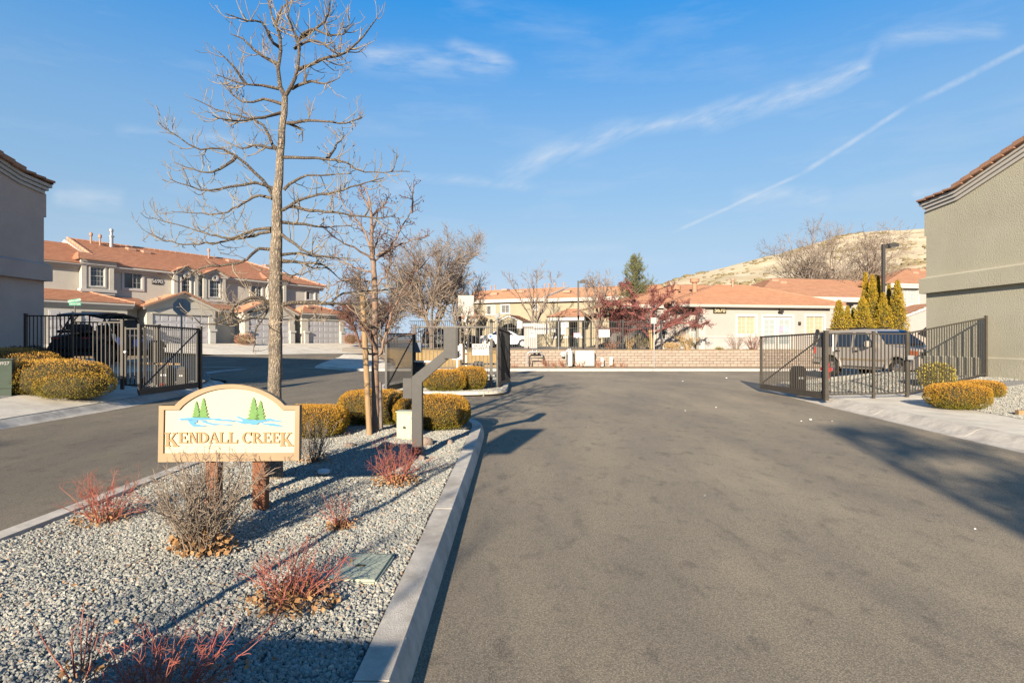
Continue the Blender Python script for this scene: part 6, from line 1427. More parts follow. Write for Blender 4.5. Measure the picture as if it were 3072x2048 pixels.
B('headlight', M['glass'], tk, 4.16, 4.205, -.95, -.72, .86, 1.1); B('headlight', M['glass'], tk, 4.16, 4.205, .72, .95, .86, 1.1)
MB().bar((-.7, -.62, 2.03), (1.5, -.62, 2.05), .04).bar((-.7, .62, 2.03), (1.5, .62, 2.05), .04).each('roof_rail', M['black'], tk); B('rear_glass', M['tint'], tk, -.985, -.975, -.7, .7, 1.35, 1.8)

# side-by-side buggy: +x local front
bg_ = empty('buggy', (-14.75, 19.6, .84), R(92), 'black and blue four-seat off-road buggy behind the left fence', 'buggy')
bz = .05
def bb(name, x0, x1, y0, y1, z0, z1, m, bev=.02, par=None): return MB().box(x0, x1, y0, y1, z0, z1).build(name, M[m], par or bg_, bevel=bev)
bb('chassis', -.35, 3.2, -.55, .55, .36, .50, 'black'); 
MB().prism([(-.55, .62), (-.6, 1.0), (.1, 1.12), (.35, 1.02), (.42, .55), (-.2, .5)], -.68, .68).build('rear_body', M['black'], bg_, bevel=.03)
MB().prism([(2.25, .5), (2.3, 1.05), (2.7, 1.08), (3.25, .86), (3.42, .66), (3.3, .5)], -.62, .62).build('bonnet', M['carwhite'], bg_, bevel=.04)
MB().prism([(3.2, .45), (3.28, .8), (3.46, .62), (3.42, .42)], -.5, .5).build('nose', M['blue'], bg_, bevel=.02)
for sd in (-1, 1):
    q = MB().prism([(.38, .52), (.42, 1.05), (1.25, .98), (1.3, .55)], sd * .72 - .02, sd * .72 + .02).build('door', M['black'], bg_, bevel=.015)
    MB().prism([(.50, .72), (.56, 1.0), (1.12, .93), (1.02, .70)], sd * .75 - .006, sd * .75 + .006).build('stripe', M['blue'], q)
    q = MB().prism([(1.35, .54), (1.38, .98), (2.2, 1.02), (2.28, .52)], sd * .72 - .02, sd * .72 + .02).build('door', M['black'], bg_, bevel=.015)
    MB().prism([(1.5, .66), (1.5, .92), (2.1, .94), (1.9, .64)], sd * .75 - .006, sd * .75 + .006).build('stripe', M['blue'], q)
    MB().prism([(.25, 1.12), (.42, .62), (.58, .56), (.45, 1.10)], sd * .765 - .005, sd * .765 + .005).build('trim_panel', M['carwhite'], q)
    MB().tube([(-.35, sd * .6, 1.0), (.25, sd * .6, 1.72), (1.0, sd * .6, 1.80), (1.9, sd * .58, 1.70), (2.42, sd * .58, 1.06)], .028, 8).build('roll_bar', M['black'], bg_, smooth=True)
    MB().tube([(1.2, sd * .62, 1.0), (1.15, sd * .6, 1.78)], .025, 8).build('roll_bar', M['black'], bg_)
    MB().tube([(-.2, sd * .6, 1.1), (.6, sd * .6, 1.76)], .02, 6).build('roll_bar', M['black'], bg_)
    wheel(bg_, 0, sd * .72, .38, .385, .30, sd, 'black', 10); wheel(bg_, 3.0, sd * .72, .36, .37, .26, sd, 'black', 10)
    MB().prism(arch_pts(0, .42, .50, 15, 165) + arch_pts(0, .42, .46, 165, 15), sd * .78 - .12, sd * .78 + .1).build('mudguard', M['black'], bg_)
    MB().prism(arch_pts(3.0, .40, .50, 25, 150) + arch_pts(3.0, .40, .46, 150, 25), sd * .74 - .12, sd * .74 + .1).build('mudguard', M['black'], bg_)
    for x in (.62, 1.55): MB().prism([(x, .55), (x + .5, .58), (x + .46, .72), (x + .14, .74), (x - .05, 1.42), (x - .17, 1.42), (x - .1, .6)], sd * .3 - .23, sd * .3 + .23).build('seat', M['black'], bg_, bevel=.04)
    bb('tail_light', -.62, -.605, sd * .5 - .12, sd * .5 + .12, .93, .98, 'red', 0)
MB().prism([(-.35, 1.76), (.2, 1.84), (1.1, 1.86), (2.0, 1.72), (2.0, 1.68), (1.1, 1.80), (.2, 1.79), (-.35, 1.72)], -.66, .66).build('roof', M['black'], bg_, bevel=.01)
MB().add([(2.02, -.55, 1.66), (2.40, -.56, 1.10), (2.40, .56, 1.10), (2.02, .55, 1.66)], [(0, 1, 2, 3)]).build('windscreen', M['curtain'], bg_)
bb('spare_carrier', -.6, .2, -.5, .5, 1.125, 1.22, 'black'); MB().lathe([(.16, -.1), (.33, -.1), (.35, 0), (.33, .1), (.16, .1)], 20, (-.25, 0, 1.33)).build('spare_tyre', M['rubber'], bg_, smooth=True)
MB().tube([(-.5, .3, 1.1), (-.7, .35, 1.75)], .012, 5).build('whip_flag_pole', M['red'], bg_)

def sedan(x, y, z, rz, m, label, suv=False):
    c = empty('parked_car', (x, y, z), rz, label, 'car', 'cars parked behind the pool fence')
    if suv: pr = [(-.85, .35), (-.88, .9), (-.75, 1.05), (-.6, 1.62), (-.4, 1.7), (1.5, 1.7), (2.2, 1.08), (3.2, .98), (3.45, .7), (3.45, .35)]
    else: pr = [(-.9, .35), (-.95, .85), (-.8, 1.0), (-.2, 1.06), (.35, 1.42), (1.25, 1.46), (1.7, 1.36), (2.3, 1.0), (3.1, .92), (3.5, .72), (3.52, .35)]
    pr = pr + arch_pts(2.7, .34, .38, 0, 180) + [(2.2, .3), (.5, .3)] + arch_pts(0, .34, .38, 0, 180)
    car_body(c, pr, .88, .38, m, z_belt=.95)
    for sd in (-1, 1):
        side_panel(c, [(.0, 1.06), (.42, 1.36), (.95, 1.39), (.95, 1.04)] if not suv else [(-.6, 1.1), (-.5, 1.55), (.6, 1.6), (.6, 1.1)], .88, .38, M['tint'], .95, 'side_window', sd)
        side_panel(c, [(1.02, 1.04), (1.02, 1.39), (1.3, 1.39), (1.66, 1.28), (2.1, 1.03)] if not suv else [(.68, 1.1), (.68, 1.6), (1.45, 1.6), (2.05, 1.1)], .88, .38, M['tint'], .95, 'side_window', sd)
        for cx in (0, 2.7): wheel(c, cx, sd * .78, .33, .33, .2, sd, 'galv', 5)
    B('headlight', M['glass'], c, 3.44, 3.54, -.8, -.5, .6, .75, .02); B('headlight', M['glass'], c, 3.44, 3.54, .5, .8, .6, .75, .02)
    return c
a = P(1515, 1040, 47); sedan(P(1476, 1040, 48.5).x, 48.5, ZT + .0, R(-6), M['carwhite'], 'white saloon car parked behind the fence right of the island gate')
sedan(P(1300, 1040, 49.5).x, 49.5, ZT + .0, R(-4), M['darkcar'], 'dark sport utility car parked behind the lawn left of the gate island', True)
sedan(P(1405, 1040, 50.5).x, 50.5, ZT + .0, R(176), M['darkcar'], 'second dark car parked between the white car and the lawn trees', False)
a = P(905, 1030, 60); 

# ------------------------------------------------------------------ things behind the camera that throw shadows into view
r = empty('road_sign', (-2.62, .35, .12), 0, 'rectangular road sign on a tall pole behind the camera', 'sign')
MB().box(-.33, .33, -.006, .0, 2.62, 3.46).build('panel', M['signback'], r, fix=False); MB().box(-.025, .025, .001, .05, 0, 3.4).build('pole', M['galv'], r, fix=False)
r = empty('shade_box', (-2.05, -.35, .12), R(-4), 'unseen green box added behind the camera to shade the front gravel', 'cabinet')  # unseen box, added for the shade it casts over the front gravel
MB().box(-.62, .62, -.3, .3, 0, 1.0).build('body', M['trans_green'], r, bevel=.02); MB().box(-.64, .64, -.32, .32, 1.001, 1.03).build('lid', M['trans_green'], r)
for x, y, s, lb in ((8.9, 13.6, .02, 'white litter crumb'), (6.4, 12.2, .035, 'white litter'), (6.1, 12.0, .02, 'x'), (6.75, 12.0, .018, 'x'), (5.2, 14.5, .022, 'x'), (4.2, 13.8, .018, 'x'), (9.8, 26, .05, 'x'), (7.2, 24, .035, 'x'), (2.1, 6.2, .008, 'x'), (4.15, 5.1, .012, 'x'), (1.5, 11.2, .01, 'x')):
    v = icoV * np.array([s, s * .8, s * .5]); o = np_mesh('litter', v, icoF, M['litterw']); o.location = (x, y, s * .3); tag(o, 'tiny white crumb of litter lying on the road', 'litter', 'white crumbs of litter on the road')
# ------------------------------------------------------------------ vegetation kit
rng = np.random.default_rng(11)
def tubes_np(tubes):
    """tubes: list of (pts Nx3, radii N, sides) -> verts, quads"""
    V = []; Q = []; off = 0
    for pts, rad, n in tubes:
        pts = np.asarray(pts, float); N_ = len(pts)
        d = np.empty_like(pts); d[1:-1] = pts[2:] - pts[:-2]; d[0] = pts[1] - pts[0]; d[-1] = pts[-1] - pts[-2]
        d /= (np.linalg.norm(d, axis=1, keepdims=True) + 1e-9)
        ref = np.array([.31, .9, .29]) if abs(d[0, 1]) < .8 else np.array([.95, .1, .2])
        r = np.cross(d, ref); r /= (np.linalg.norm(r, axis=1, keepdims=True) + 1e-9); u = np.cross(r, d)
        a = np.arange(n) * 2 * np.pi / n; ca, sa = np.cos(a), np.sin(a)
        ring = pts[:, None, :] + (r[:, None, :] * ca[None, :, None] + u[:, None, :] * sa[None, :, None]) * np.asarray(rad)[:, None, None]
        V.append(ring.reshape(-1, 3)); i = np.arange(N_ - 1)[:, None] * n; k = np.arange(n)[None, :]; k2 = (k + 1) % n
        Q.append((np.stack([i + k, i + k2, i + n + k2, i + n + k], -1).reshape(-1, 4)) + off); off += N_ * n
    return np.concatenate(V), np.concatenate(Q)
def tube_obj(name, tubes, m, parent, smooth_=True, kind=None):
    v, q = tubes_np(tubes); o = np_mesh(name, v, q, m, parent, kind)
    if smooth_: o.data.polygons.foreach_set('use_smooth', [True] * len(o.data.polygons))
    return o
def perp(d):
    v = rng.normal(size=3); v -= d * v.dot(d); return v / (np.linalg.norm(v) + 1e-9)
def shoot(p, d, ln, r0, r1, nseg, wig, up, curl=None):
    pts = [p.copy()]; rad = [r0]; d = d.copy()
    for i in range(nseg):
        d = d + rng.normal(size=3) * wig + np.array([0, 0, up]); d /= np.linalg.norm(d); p = p + d * ln / nseg; pts.append(p.copy()); rad.append(r0 + (r1 - r0) * (i + 1) / nseg)
    return np.array(pts), np.array(rad), d
def lerp_path(pts, rad, t):
    x = t * (len(pts) - 1); i = min(int(x), len(pts) - 2); f = x - i; return pts[i] * (1 - f) + pts[i + 1] * f, rad[i] * (1 - f) + rad[i + 1] * f, (pts[i + 1] - pts[i]) / (np.linalg.norm(pts[i + 1] - pts[i]) + 1e-9)
def branch_out(path, rad, tubes, level, cfg):
    c = cfg[level]
    ln_path = np.linalg.norm(np.diff(path, axis=0), axis=1).sum(); n = max(c.get('min', 1), int(c['dens'] * ln_path + rng.random()))
    for _ in range(n):
        t = c.get('t0', .15) + (1 - c.get('t0', .15)) * rng.random() ** c.get('tp', .9); p, r, d = lerp_path(path, rad, t)
        s = perp(d); ang = R(rng.uniform(*c['ang'])); nd = d * math.cos(ang) + s * math.sin(ang); nd[2] += c.get('lift', 0); nd /= np.linalg.norm(nd)
        ln = rng.uniform(*c['len']) * (1 - .5 * t * c.get('taper', 1)); rr0 = min(r * .75, c['r'] * rng.uniform(.8, 1.2))
        pts, rd, _ = shoot(p, nd, ln, rr0, max(rr0 * .45, c.get('rmin', .002)), c.get('seg', 4), c['wig'], c['up']); tubes[level].append((pts, rd, c.get('n', 3)))
        if level + 1 < len(cfg): branch_out(pts, rd, tubes, level + 1, cfg)

def poly3(pts, Y, yd=0.0, curve=0.0):
    """pixel polyline to points at depth Y, drifting by yd along its length"""
    n = len(pts); o = []
    for i, (px, py) in enumerate(pts):
        t = i / max(1, n - 1); YY = Y + yd * t; v = P(px, py, YY); o.append((v.x, v.y, v.z))
    return np.array(o)
def densify(pts, rad, step=.12, wob=.012):
    P_ = [pts[0]]; R_ = [rad[0]]
    for i in range(len(pts) - 1):
        ln = np.linalg.norm(pts[i + 1] - pts[i]); k = max(1, int(ln / step))
        p0 = pts[max(i - 1, 0)]; p1 = pts[i]; p2 = pts[i + 1]; p3 = pts[min(i + 2, len(pts) - 1)]
        for j in range(1, k + 1):
            t = j / k; q = .5 * ((2 * p1) + (-p0 + p2) * t + (2 * p0 - 5 * p1 + 4 * p2 - p3) * t * t + (-p0 + 3 * p1 - 3 * p2 + p3) * t ** 3)
            if not (i == len(pts) - 2 and j == k): q = q + rng.normal(size=3) * wob
            P_.append(q); R_.append(rad[i] + (rad[i + 1] - rad[i]) * t)
    return np.array(P_), np.array(R_)

def traced_tree(name, label, Y, base_z, trunk, trunk_r, forks, limbs, cfg, m_trunk, m_limb, m_twig, spread=.5, zoomf=lambda a: a, limb_r=(.035, .01), wob=.012, cat='tree', sides=12):
    tp = poly3([zoomf(q) for q in trunk], Y); tp[0][2] = base_z - .05
    root = empty(name, (tp[0][0], tp[0][1], base_z), 0, label, cat); o = np.array(root.location)
    tp_, tr_ = densify(tp, trunk_r, .1, .004)
    tv, tq = tubes_np([(tp_ - o, tr_, 36)])
    if sides > 12:
        ring = len(tp_); c_ = np.repeat(tp_ - o, 36, 0); dv = tv - c_; rl = np.linalg.norm(dv, axis=1, keepdims=True); dn = np.array([mn.noise(Vector((p[0] * 22, p[1] * 22, p[2] * 6))) + .6 * mn.noise(Vector((p[0] * 45, p[1] * 45, p[2] * 14))) for p in tv])
        tv = c_ + dv * (1 + .085 * dn[:, None])
    np_mesh('trunk', tv, tq, m_trunk, root)
    tubes = [[] for _ in cfg]; fk = []
    for f, fr0, fr1 in forks:
        p = poly3([zoomf(q) for q in f], Y, rng.uniform(-spread, spread) * .6); r_ = np.linspace(fr0, fr1, len(p)); p, r_ = densify(p, r_, .1, wob * .6)
        tube_obj('limb', [(p - o, r_, 8)], m_limb, root); branch_out(p, r_, tubes, 0, cfg)
    for l_ in limbs:
        sc = 1.0
        if isinstance(l_, dict): sc = l_['r']; l_ = l_['p']
        q = [zoomf(v) for v in l_]
        p = poly3(q, Y, rng.uniform(-spread, spread)); r_ = np.linspace(limb_r[0] * sc, limb_r[1] * sc ** .3, len(p)); p, r_ = densify(p, r_, .09, wob)
        tube_obj('limb', [(p - o, r_, 7)], m_limb, root); branch_out(p, r_, tubes, 0, cfg)
    for k, tb in enumerate(tubes):
        if tb: ob = tube_obj('twigs', [(a - o, b, c) for a, b, c in tb], m_twig, root, kind='stuff')
    return root, tubes, o

# ------------------------------------------------------------------ the big pale bare tree
zf = lambda q: (400 + q[0] * .6059, q[1] * .6059)
S_ = lambda pts: [((x - 400) / .6059, y / .6059) for x, y in pts]
def z8(pts): return S_([(500 + x * .2381, 750 + y * .2381) for x, y in pts])
def z9(pts): return S_([(850 + x * .3826, 500 + y * .3826) for x, y in pts])
trunk = [(702, 2368), (704, 2250), (703, 2000), (702, 1800), (705, 1568), (705, 1300), (710, 1150), (712, 1000), (722, 850), (733, 700), (745, 560), (750, 480)]
trad = [.092, .079, .076, .074, .071, .066, .060, .052, .044, .038, .034, .032]
forks = [([(750, 480), (728, 430), (718, 340), (732, 250), (715, 150), (690, 80), (650, -60)], .026, .008), ([(750, 480), (782, 430), (812, 330), (815, 200), (770, 90), (760, -60)], .024, .008),
         ([(815, 200), (880, 160), (945, 110), (968, 50), (976, -50)], .018, .007)]
limbs = [[(690, 970), (640, 890), (560, 810), (510, 770), (440, 740), (330, 735), (220, 680), (120, 600)], [(512, 772), (460, 820), (400, 850), (330, 850), (200, 805)], [(705, 940), (600, 905), (430, 935), (330, 940), (180, 885)],
         [(690, 985), (620, 970), (520, 1020), (400, 1060), (190, 1045)], [(682, 1130), (600, 1135), (480, 1180), (380, 1160), (280, 1130), (80, 1075)], [(682, 1145), (560, 1170), (420, 1200), (220, 1205), (60, 1145)],
         [(680, 1235), (620, 1230), (560, 1290), (470, 1310), (330, 1330), (230, 1400), (175, 1375)], [(722, 745), (690, 720), (650, 620), (600, 590), (450, 555), (300, 490)], [(712, 740), (620, 720), (540, 735), (440, 690)],
         [(728, 560), (640, 580), (510, 600), (390, 570)], [(722, 440), (640, 420), (560, 420), (410, 370)], [(735, 515), (640, 490), (540, 510), (430, 400)], [(718, 320), (600, 250), (540, 190), (480, 168)], [(730, 240), (690, 215), (640, 110), (560, 105), (455, 68)],
         [(560, 420), (500, 340), (420, 255)], [(762, 610), (850, 600), (950, 602), (1050, 608), (1130, 580)], [(747, 780), (850, 780), (960, 785), (1060, 810), (1150, 850), (1370, 850)], [(745, 940), (820, 880), (920, 870), (1080, 860)],
         [(740, 1040), (800, 1000), (880, 970), (1000, 950), (1150, 905), (1240, 880)], [(770, 1022), (880, 1040), (1000, 1055), (1200, 1080), (1300, 1060)], [(738, 1100), (850, 1110), (950, 1125), (1100, 1115)], [(735, 1160), (800, 1210), (860, 1250), (960, 1270), (1080, 1280)],
         [(735, 1290), (850, 1300), (950, 1320), (1030, 1390)], [(785, 440), (880, 400), (950, 420), (1020, 385)], [(820, 345), (930, 300), (1080, 240), (1160, 150), (1210, 85)], [(820, 200), (870, 145), (1000, 180), (1090, 120)], [(770, 610), (830, 640), (838, 700)],
         [(960, 785), (1000, 730), (1050, 670)], [(700, 130), (740, 40), (790, 0)], [(800, 240), (900, 200), (1050, 300)],
         {'p': z8([(1320, 690), (1200, 600), (1050, 600), (870, 680), (760, 850), (600, 940), (430, 940), (350, 850)]), 'r': 1.1}, {'p': z8([(1310, 700), (1150, 760), (1000, 790), (840, 960), (680, 925)]), 'r': .8},
         {'p': z8([(1450, 690), (1750, 655), (2100, 685)]) + z9([(380, 1068), (420, 1012), (600, 980), (780, 972), (940, 950)]), 'r': 1.35}, {'p': z9([(180, 1068), (380, 1070), (560, 1070), (760, 1045), (960, 1020)]), 'r': .9},
         {'p': z8([(1450, 700), (1550, 800), (1650, 880), (1900, 880)]), 'r': .7}, {'p': z8([(1320, 690), (1250, 790), (1180, 900), (1110, 1050), (1120, 1180), (1090, 1290)]), 'r': .55}, {'p': z8([(1310, 680), (1130, 640), (900, 690), (640, 650)]), 'r': .8}, {'p': z8([(1300, 710), (1180, 820), (960, 900), (800, 960), (690, 930)]), 'r': .6},
         {'p': z8([(1460, 150), (1650, 150), (1850, 220), (2080, 230)]), 'r': .8}, {'p': z8([(1440, 290), (1560, 320), (1700, 300), (1860, 230)]), 'r': .6}, {'p': z8([(1450, 60), (1700, 30), (1850, 80), (2300, 110)]), 'r': .9}]
cfg = [dict(dens=12, ang=(35, 80), len=(.16, .50), r=.0065, wig=.14, up=.20, seg=6, n=4, rmin=.003, t0=.1, lift=.05, tp=.75), dict(dens=9.5, ang=(30, 70), len=(.06, .20), r=.0042, wig=.18, up=.20, seg=3, n=3, rmin=.0024, taper=.4)]
traced_tree('bare_tree', 'tall pale-barked leafless tree standing behind the entrance sign', 6.44, .13, trunk, trad, forks, limbs, cfg, M['barkpale'], M['limbpale'], M['twigpale'], spread=.75, zoomf=zf, limb_r=(.020, .004), wob=.006, sides=16)

# ------------------------------------------------------------------ the red-brown young tree with its stake
zf2 = lambda q: (850 + q[0] * .3826, 500 + q[1] * .3826)
trunk = [(720, 2090), (722, 1850), (720, 1568), (716, 1300), (722, 1100), (716, 950), (706, 760), (692, 640), (690, 400), (665, 230), (640, 165)]
trad = [.075, .062, .058, .054, .050, .046, .042, .034, .024, .014, .008]
limbs = [[(708, 755), (830, 640), (930, 480), (1000, 370), (1060, 300)], [(1005, 365), (1012, 230), (1020, 110)], [(728, 700), (850, 640), (970, 590), (1150, 540)], [(690, 725), (560, 640), (430, 580), (320, 480)], [(745, 1480), (830, 1240), (880, 1080), (960, 920), (1060, 800), (1180, 680), (1240, 660)],
         [(680, 640), (620, 480), (560, 400), (480, 300), (450, 230)], [(710, 835), (600, 800), (450, 740), (380, 650)], [(745, 1480), (830, 1370), (1000, 1320), (1150, 1250)], [(700, 520), (740, 360), (830, 230)], [(690, 400), (750, 330), (790, 310)], [(680, 330), (610, 200), (600, 150)],
         [(712, 900), (560, 880), (440, 900), (330, 940)], [(715, 950), (800, 850), (850, 700), (840, 560)], [(700, 700), (740, 560), (820, 520)], [(740, 1450), (650, 1300), (520, 1150), (420, 1120)], [(720, 1010), (640, 940), (540, 800)]]
cfg2 = [dict(dens=15, ang=(30, 75), len=(.14, .40), r=.006, wig=.20, up=.05, seg=4, n=3, rmin=.003, t0=.12), dict(dens=14, ang=(35, 80), len=(.04, .12), r=.0045, wig=.25, up=.04, seg=2, n=3, rmin=.0035, taper=.3)]
rt_, tb_, oo = traced_tree('young_tree', 'reddish-barked young leafless tree tied to a wooden stake', 9.55, .13, trunk, trad, [], limbs, cfg2, M['barkred'], M['barkred'], M['twigred'], spread=.8, zoomf=zf2, limb_r=(.020, .005))
# buds and berries on the twig ends
pts = np.concatenate([t[0][-1:] for t in tb_[1]]); pts = pts[rng.random(len(pts)) < .55]; V = (icoV[None] * rng.uniform(.006, .013, (len(pts), 1, 1)) + (pts - oo)[:, None]).reshape(-1, 3); T = (icoF[None] + np.arange(len(pts))[:, None, None] * len(icoV)).reshape(-1, 3)
np_mesh('buds', V, T, M['twigred'], rt_, 'stuff')
stk = empty('tree_stake', (-2.33, 9.32, .12), 0, 'leaning wooden stake on the left of the reddish tree', 'stake'); a, b = P(1110, 1310, 9.3), P(1087, 880, 9.35); o = stk.location
MB().tube([a - o - Vector((0, 0, .1)), b - o], [.048, .042], 10).build('pole', M['stake'], stk, smooth=True)
c1 = P(1095, 1043, 9.3) - o; c2 = P(1122, 1060, 9.55) - o; MB().tube([c1 + Vector((-.05, -.05, 0)), c1 + Vector((.05, -.05, -.01)), c1.lerp(c2, .5) + Vector((0, -.05, -.05)), c2 + Vector((.06, -.06, 0)), c2 + Vector((.06, .06, .02)), c1 + Vector((0, .05, .01))], .009, 6).build('tie_strap', M['black'], stk)
stk2 = empty('tree_stake', (-2.30, 9.95, .12), 0, 'short grey stake standing behind the reddish trunk', 'stake'); MB().tube([(0, 0, -.1), (-.02, 0, .85)], [.05, .045], 8).build('pole', M['greytwig'], stk2)

# ------------------------------------------------------------------ procedural trees farther away
def grown_tree(name, x, y, z, H, W, label, mb_, mt_, stems=1, lean=.25, trunkh=.25, r0=.12, dens=(1.2, 2.2, 3.2), tw=.02, up=.05, fine=True, group=None, angs=((25, 55), (25, 60), (25, 65)), leafball=None, flat=1.0):
    root = empty(name, (x, y, z), 0, label, 'tree', group); tubes = [[] for _ in range(3 if fine else 2)]
    cf = [dict(dens=dens[0], ang=angs[0], len=(W * .22, W * .50), r=r0 * .35, wig=.10, up=up, seg=6, n=5, rmin=tw * .9, t0=.2), dict(dens=dens[1], ang=angs[1], len=(W * .09, W * .26), r=r0 * .14, wig=.14, up=up, seg=4, n=3, rmin=tw * .6, t0=.1), dict(dens=dens[2], ang=angs[2], len=(W * .04, W * .13), r=r0 * .07, wig=.18, up=up, seg=3, n=3, rmin=tw * .45, t0=.1)][:len(tubes)]
    mains = []
    tp, tr, d = shoot(np.array([0, 0, -.05]), np.array([rng.uniform(-.03, .03), 0, 1.]), H * trunkh, r0, r0 * .82, 5, .03, 0); mains.append((tp, tr, 9))
    top = tp[-1]
    for s in range(stems):
        a = 2 * math.pi * (s + rng.uniform(-.3, .3)) / max(1, stems); t = lean * rng.uniform(.7, 1.25) if stems > 1 else .02
        dd = np.array([math.cos(a) * t, math.sin(a) * t, 1.]); dd[:2] *= flat; dd /= np.linalg.norm(dd)
        p, r_, _ = shoot(top, dd, H * (1 - trunkh) * rng.uniform(.82, 1.02), r0 * (.8 if stems == 1 else .55), tw * .8, 9, .06, .035 * (1 if stems > 1 else .2)); mains.append((p, r_, 6)); branch_out(p, r_, tubes, 0, cf)
    tube_obj('trunk', mains[:1], mb_, root)
    for m_ in mains[1:]: tube_obj('limb', [m_], mb_, root)
    for tb in tubes:
        if tb: tube_obj('twigs', tb, mt_, root, kind='stuff')
    if leafball:
        mk, n_, s_ = leafball; src = [t for tb in tubes[1:] for t in tb]; idx = rng.integers(0, len(src), n_); P_ = np.array([src[i][0][rng.integers(0, len(src[i][0]))] for i in idx]) + rng.normal(size=(n_, 3)) * s_ * 1.5
        leaves_np('berries', P_, np.full(n_, s_), None, M[mk], root)
    return root
def leaves_np(name, pts, size, nrm, m, parent, aspect=.55, kind='stuff'):
    n = len(pts); a = rng.normal(size=(n, 3)); 
    if nrm is not None: a = nrm * 1.0 + a * .55
    a /= np.linalg.norm(a, axis=1, keepdims=True); b = np.cross(a, rng.normal(size=(n, 3))); b /= (np.linalg.norm(b, axis=1, keepdims=True) + 1e-9)
    s = np.asarray(size)[:, None]; tip = pts + a * s; m1 = pts + a * s * .45 + b * s * aspect * .5; m2 = pts + a * s * .45 - b * s * aspect * .5
    V = np.stack([pts, m1, tip, m2], 1).reshape(-1, 3); Q = (np.arange(n)[:, None] * 4 + np.array([0, 1, 2, 3])[None]); return np_mesh(name, V, Q, m, parent, kind)
def shrub(name, x, y, z, hx_, hy_, H, label, mk, leaf, n, group=None, core='core', sup=3.2, lump=.06, cat='shrub', lobes=None, tipkey=None, nose=0):
    root = empty(name, (x, y, z), 0, label, cat, group)
    lobes = lobes or [(0, 0, 0, hx_, hy_, H)]
    PT = []; NR = []; CV = []; CT = []; k = 0
    areas = np.array([l[3] * l[4] + l[3] * l[5] + l[4] * l[5] for l in lobes]); cnt = (areas / areas.sum() * n).astype(int)
    for (lx, ly, lz, ax, ay, ah), c in zip(lobes, cnt):
        ah2 = ah / 2; d = rng.normal(size=(c, 3)); d /= np.linalg.norm(d, axis=1, keepdims=True)
        def surf(d, inner=1.0, seed=0):
            f = (np.abs(d[:, 0]) ** sup + np.abs(d[:, 1]) ** sup + np.abs(d[:, 2]) ** sup) ** (-1 / sup)
            nz = np.array([mn.noise(Vector(v * 3.1) + Vector((x, y, seed))) + .5 * mn.noise(Vector(v * 7.3) + Vector((x, y, 4))) for v in d])
            r = f * (1 + lump * nz) * inner; return d * r[:, None] * np.array([ax, ay, ah2]) + np.array([lx, ly, lz + ah2])
        p = surf(d, 1.0) ; g = d * np.array([1 / ax, 1 / ay, 1 / ah2]); g = np.sign(d) * np.abs(d) ** (sup - 1) / np.array([ax, ay, ah2]); g /= np.linalg.norm(g, axis=1, keepdims=True)
        depth = rng.random(c) ** 1.6 * leaf * 3.0; p = p - g * depth[:, None]; keep = p[:, 2] > .0; PT.append(p[keep]); NR.append((g * .8 + np.array([0, 0, .55]))[keep])
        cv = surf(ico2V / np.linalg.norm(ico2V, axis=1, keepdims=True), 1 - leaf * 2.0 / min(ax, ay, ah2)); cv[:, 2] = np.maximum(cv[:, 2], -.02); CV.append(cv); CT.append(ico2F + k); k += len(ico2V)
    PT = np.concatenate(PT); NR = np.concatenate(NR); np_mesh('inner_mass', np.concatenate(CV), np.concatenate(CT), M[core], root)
    leaves_np('foliage', PT, rng.uniform(.7, 1.5, len(PT)) * leaf, NR, M[mk], root)
    return root
gb = 'clipped gold rounded bushes'
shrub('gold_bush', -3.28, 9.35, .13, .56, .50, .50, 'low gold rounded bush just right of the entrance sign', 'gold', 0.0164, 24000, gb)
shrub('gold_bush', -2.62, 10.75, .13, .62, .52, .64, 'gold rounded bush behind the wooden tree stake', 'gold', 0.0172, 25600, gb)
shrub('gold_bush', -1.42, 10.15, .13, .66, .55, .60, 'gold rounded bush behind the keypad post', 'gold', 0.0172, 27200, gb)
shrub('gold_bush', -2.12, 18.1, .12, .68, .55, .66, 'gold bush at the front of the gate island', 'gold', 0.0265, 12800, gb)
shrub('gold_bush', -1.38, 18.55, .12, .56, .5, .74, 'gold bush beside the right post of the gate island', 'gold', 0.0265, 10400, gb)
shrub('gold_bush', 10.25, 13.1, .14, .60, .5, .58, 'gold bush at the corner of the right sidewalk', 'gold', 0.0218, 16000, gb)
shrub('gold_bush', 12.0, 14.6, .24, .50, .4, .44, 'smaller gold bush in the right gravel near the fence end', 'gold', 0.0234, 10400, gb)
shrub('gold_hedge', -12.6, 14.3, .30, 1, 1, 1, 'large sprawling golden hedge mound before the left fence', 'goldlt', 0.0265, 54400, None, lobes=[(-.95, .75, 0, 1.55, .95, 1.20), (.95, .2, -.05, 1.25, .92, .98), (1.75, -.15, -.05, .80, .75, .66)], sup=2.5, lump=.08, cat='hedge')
shrub('dark_shrub', -13.5, 15.9, .55, .78, .5, .98, 'dark brown shrub in shade against the left building', 'darkbush', .045, 5000, None, sup=2.3, lump=.15)
shrub('yellow_bush', 12.9, 17.3, .28, .46, .35, .72, 'bright yellow variegated bush behind the right fence pickets', 'yellow', .055, 2600, None, core='olive', lump=.1)
def russet(px, Y, y0, y1, hw, label, mk='redbush', n=1500, zf_=None, grp='russet round shrubs by the garages', leaf=.06):
    a = P(px, y1, Y); b = P(px, y0, Y); shrub('russet_bush', a.x, Y, a.z, hw, hw * .8, b.z - a.z, label, mk, leaf, n, grp, core='darkbush', sup=2.3, lump=.12)
russet(735, 44.5, 999, 1037, .75, 'russet round bush between the middle garages'); russet(1052, 51.5, 1000, 1033, .65, 'russet bush at the right end of the garages')
russet(2158, 36.0, 1040, 1053, .26, 'tiny green dome bush on the terrace before the clubhouse', 'olive', 500, None, None, .04)
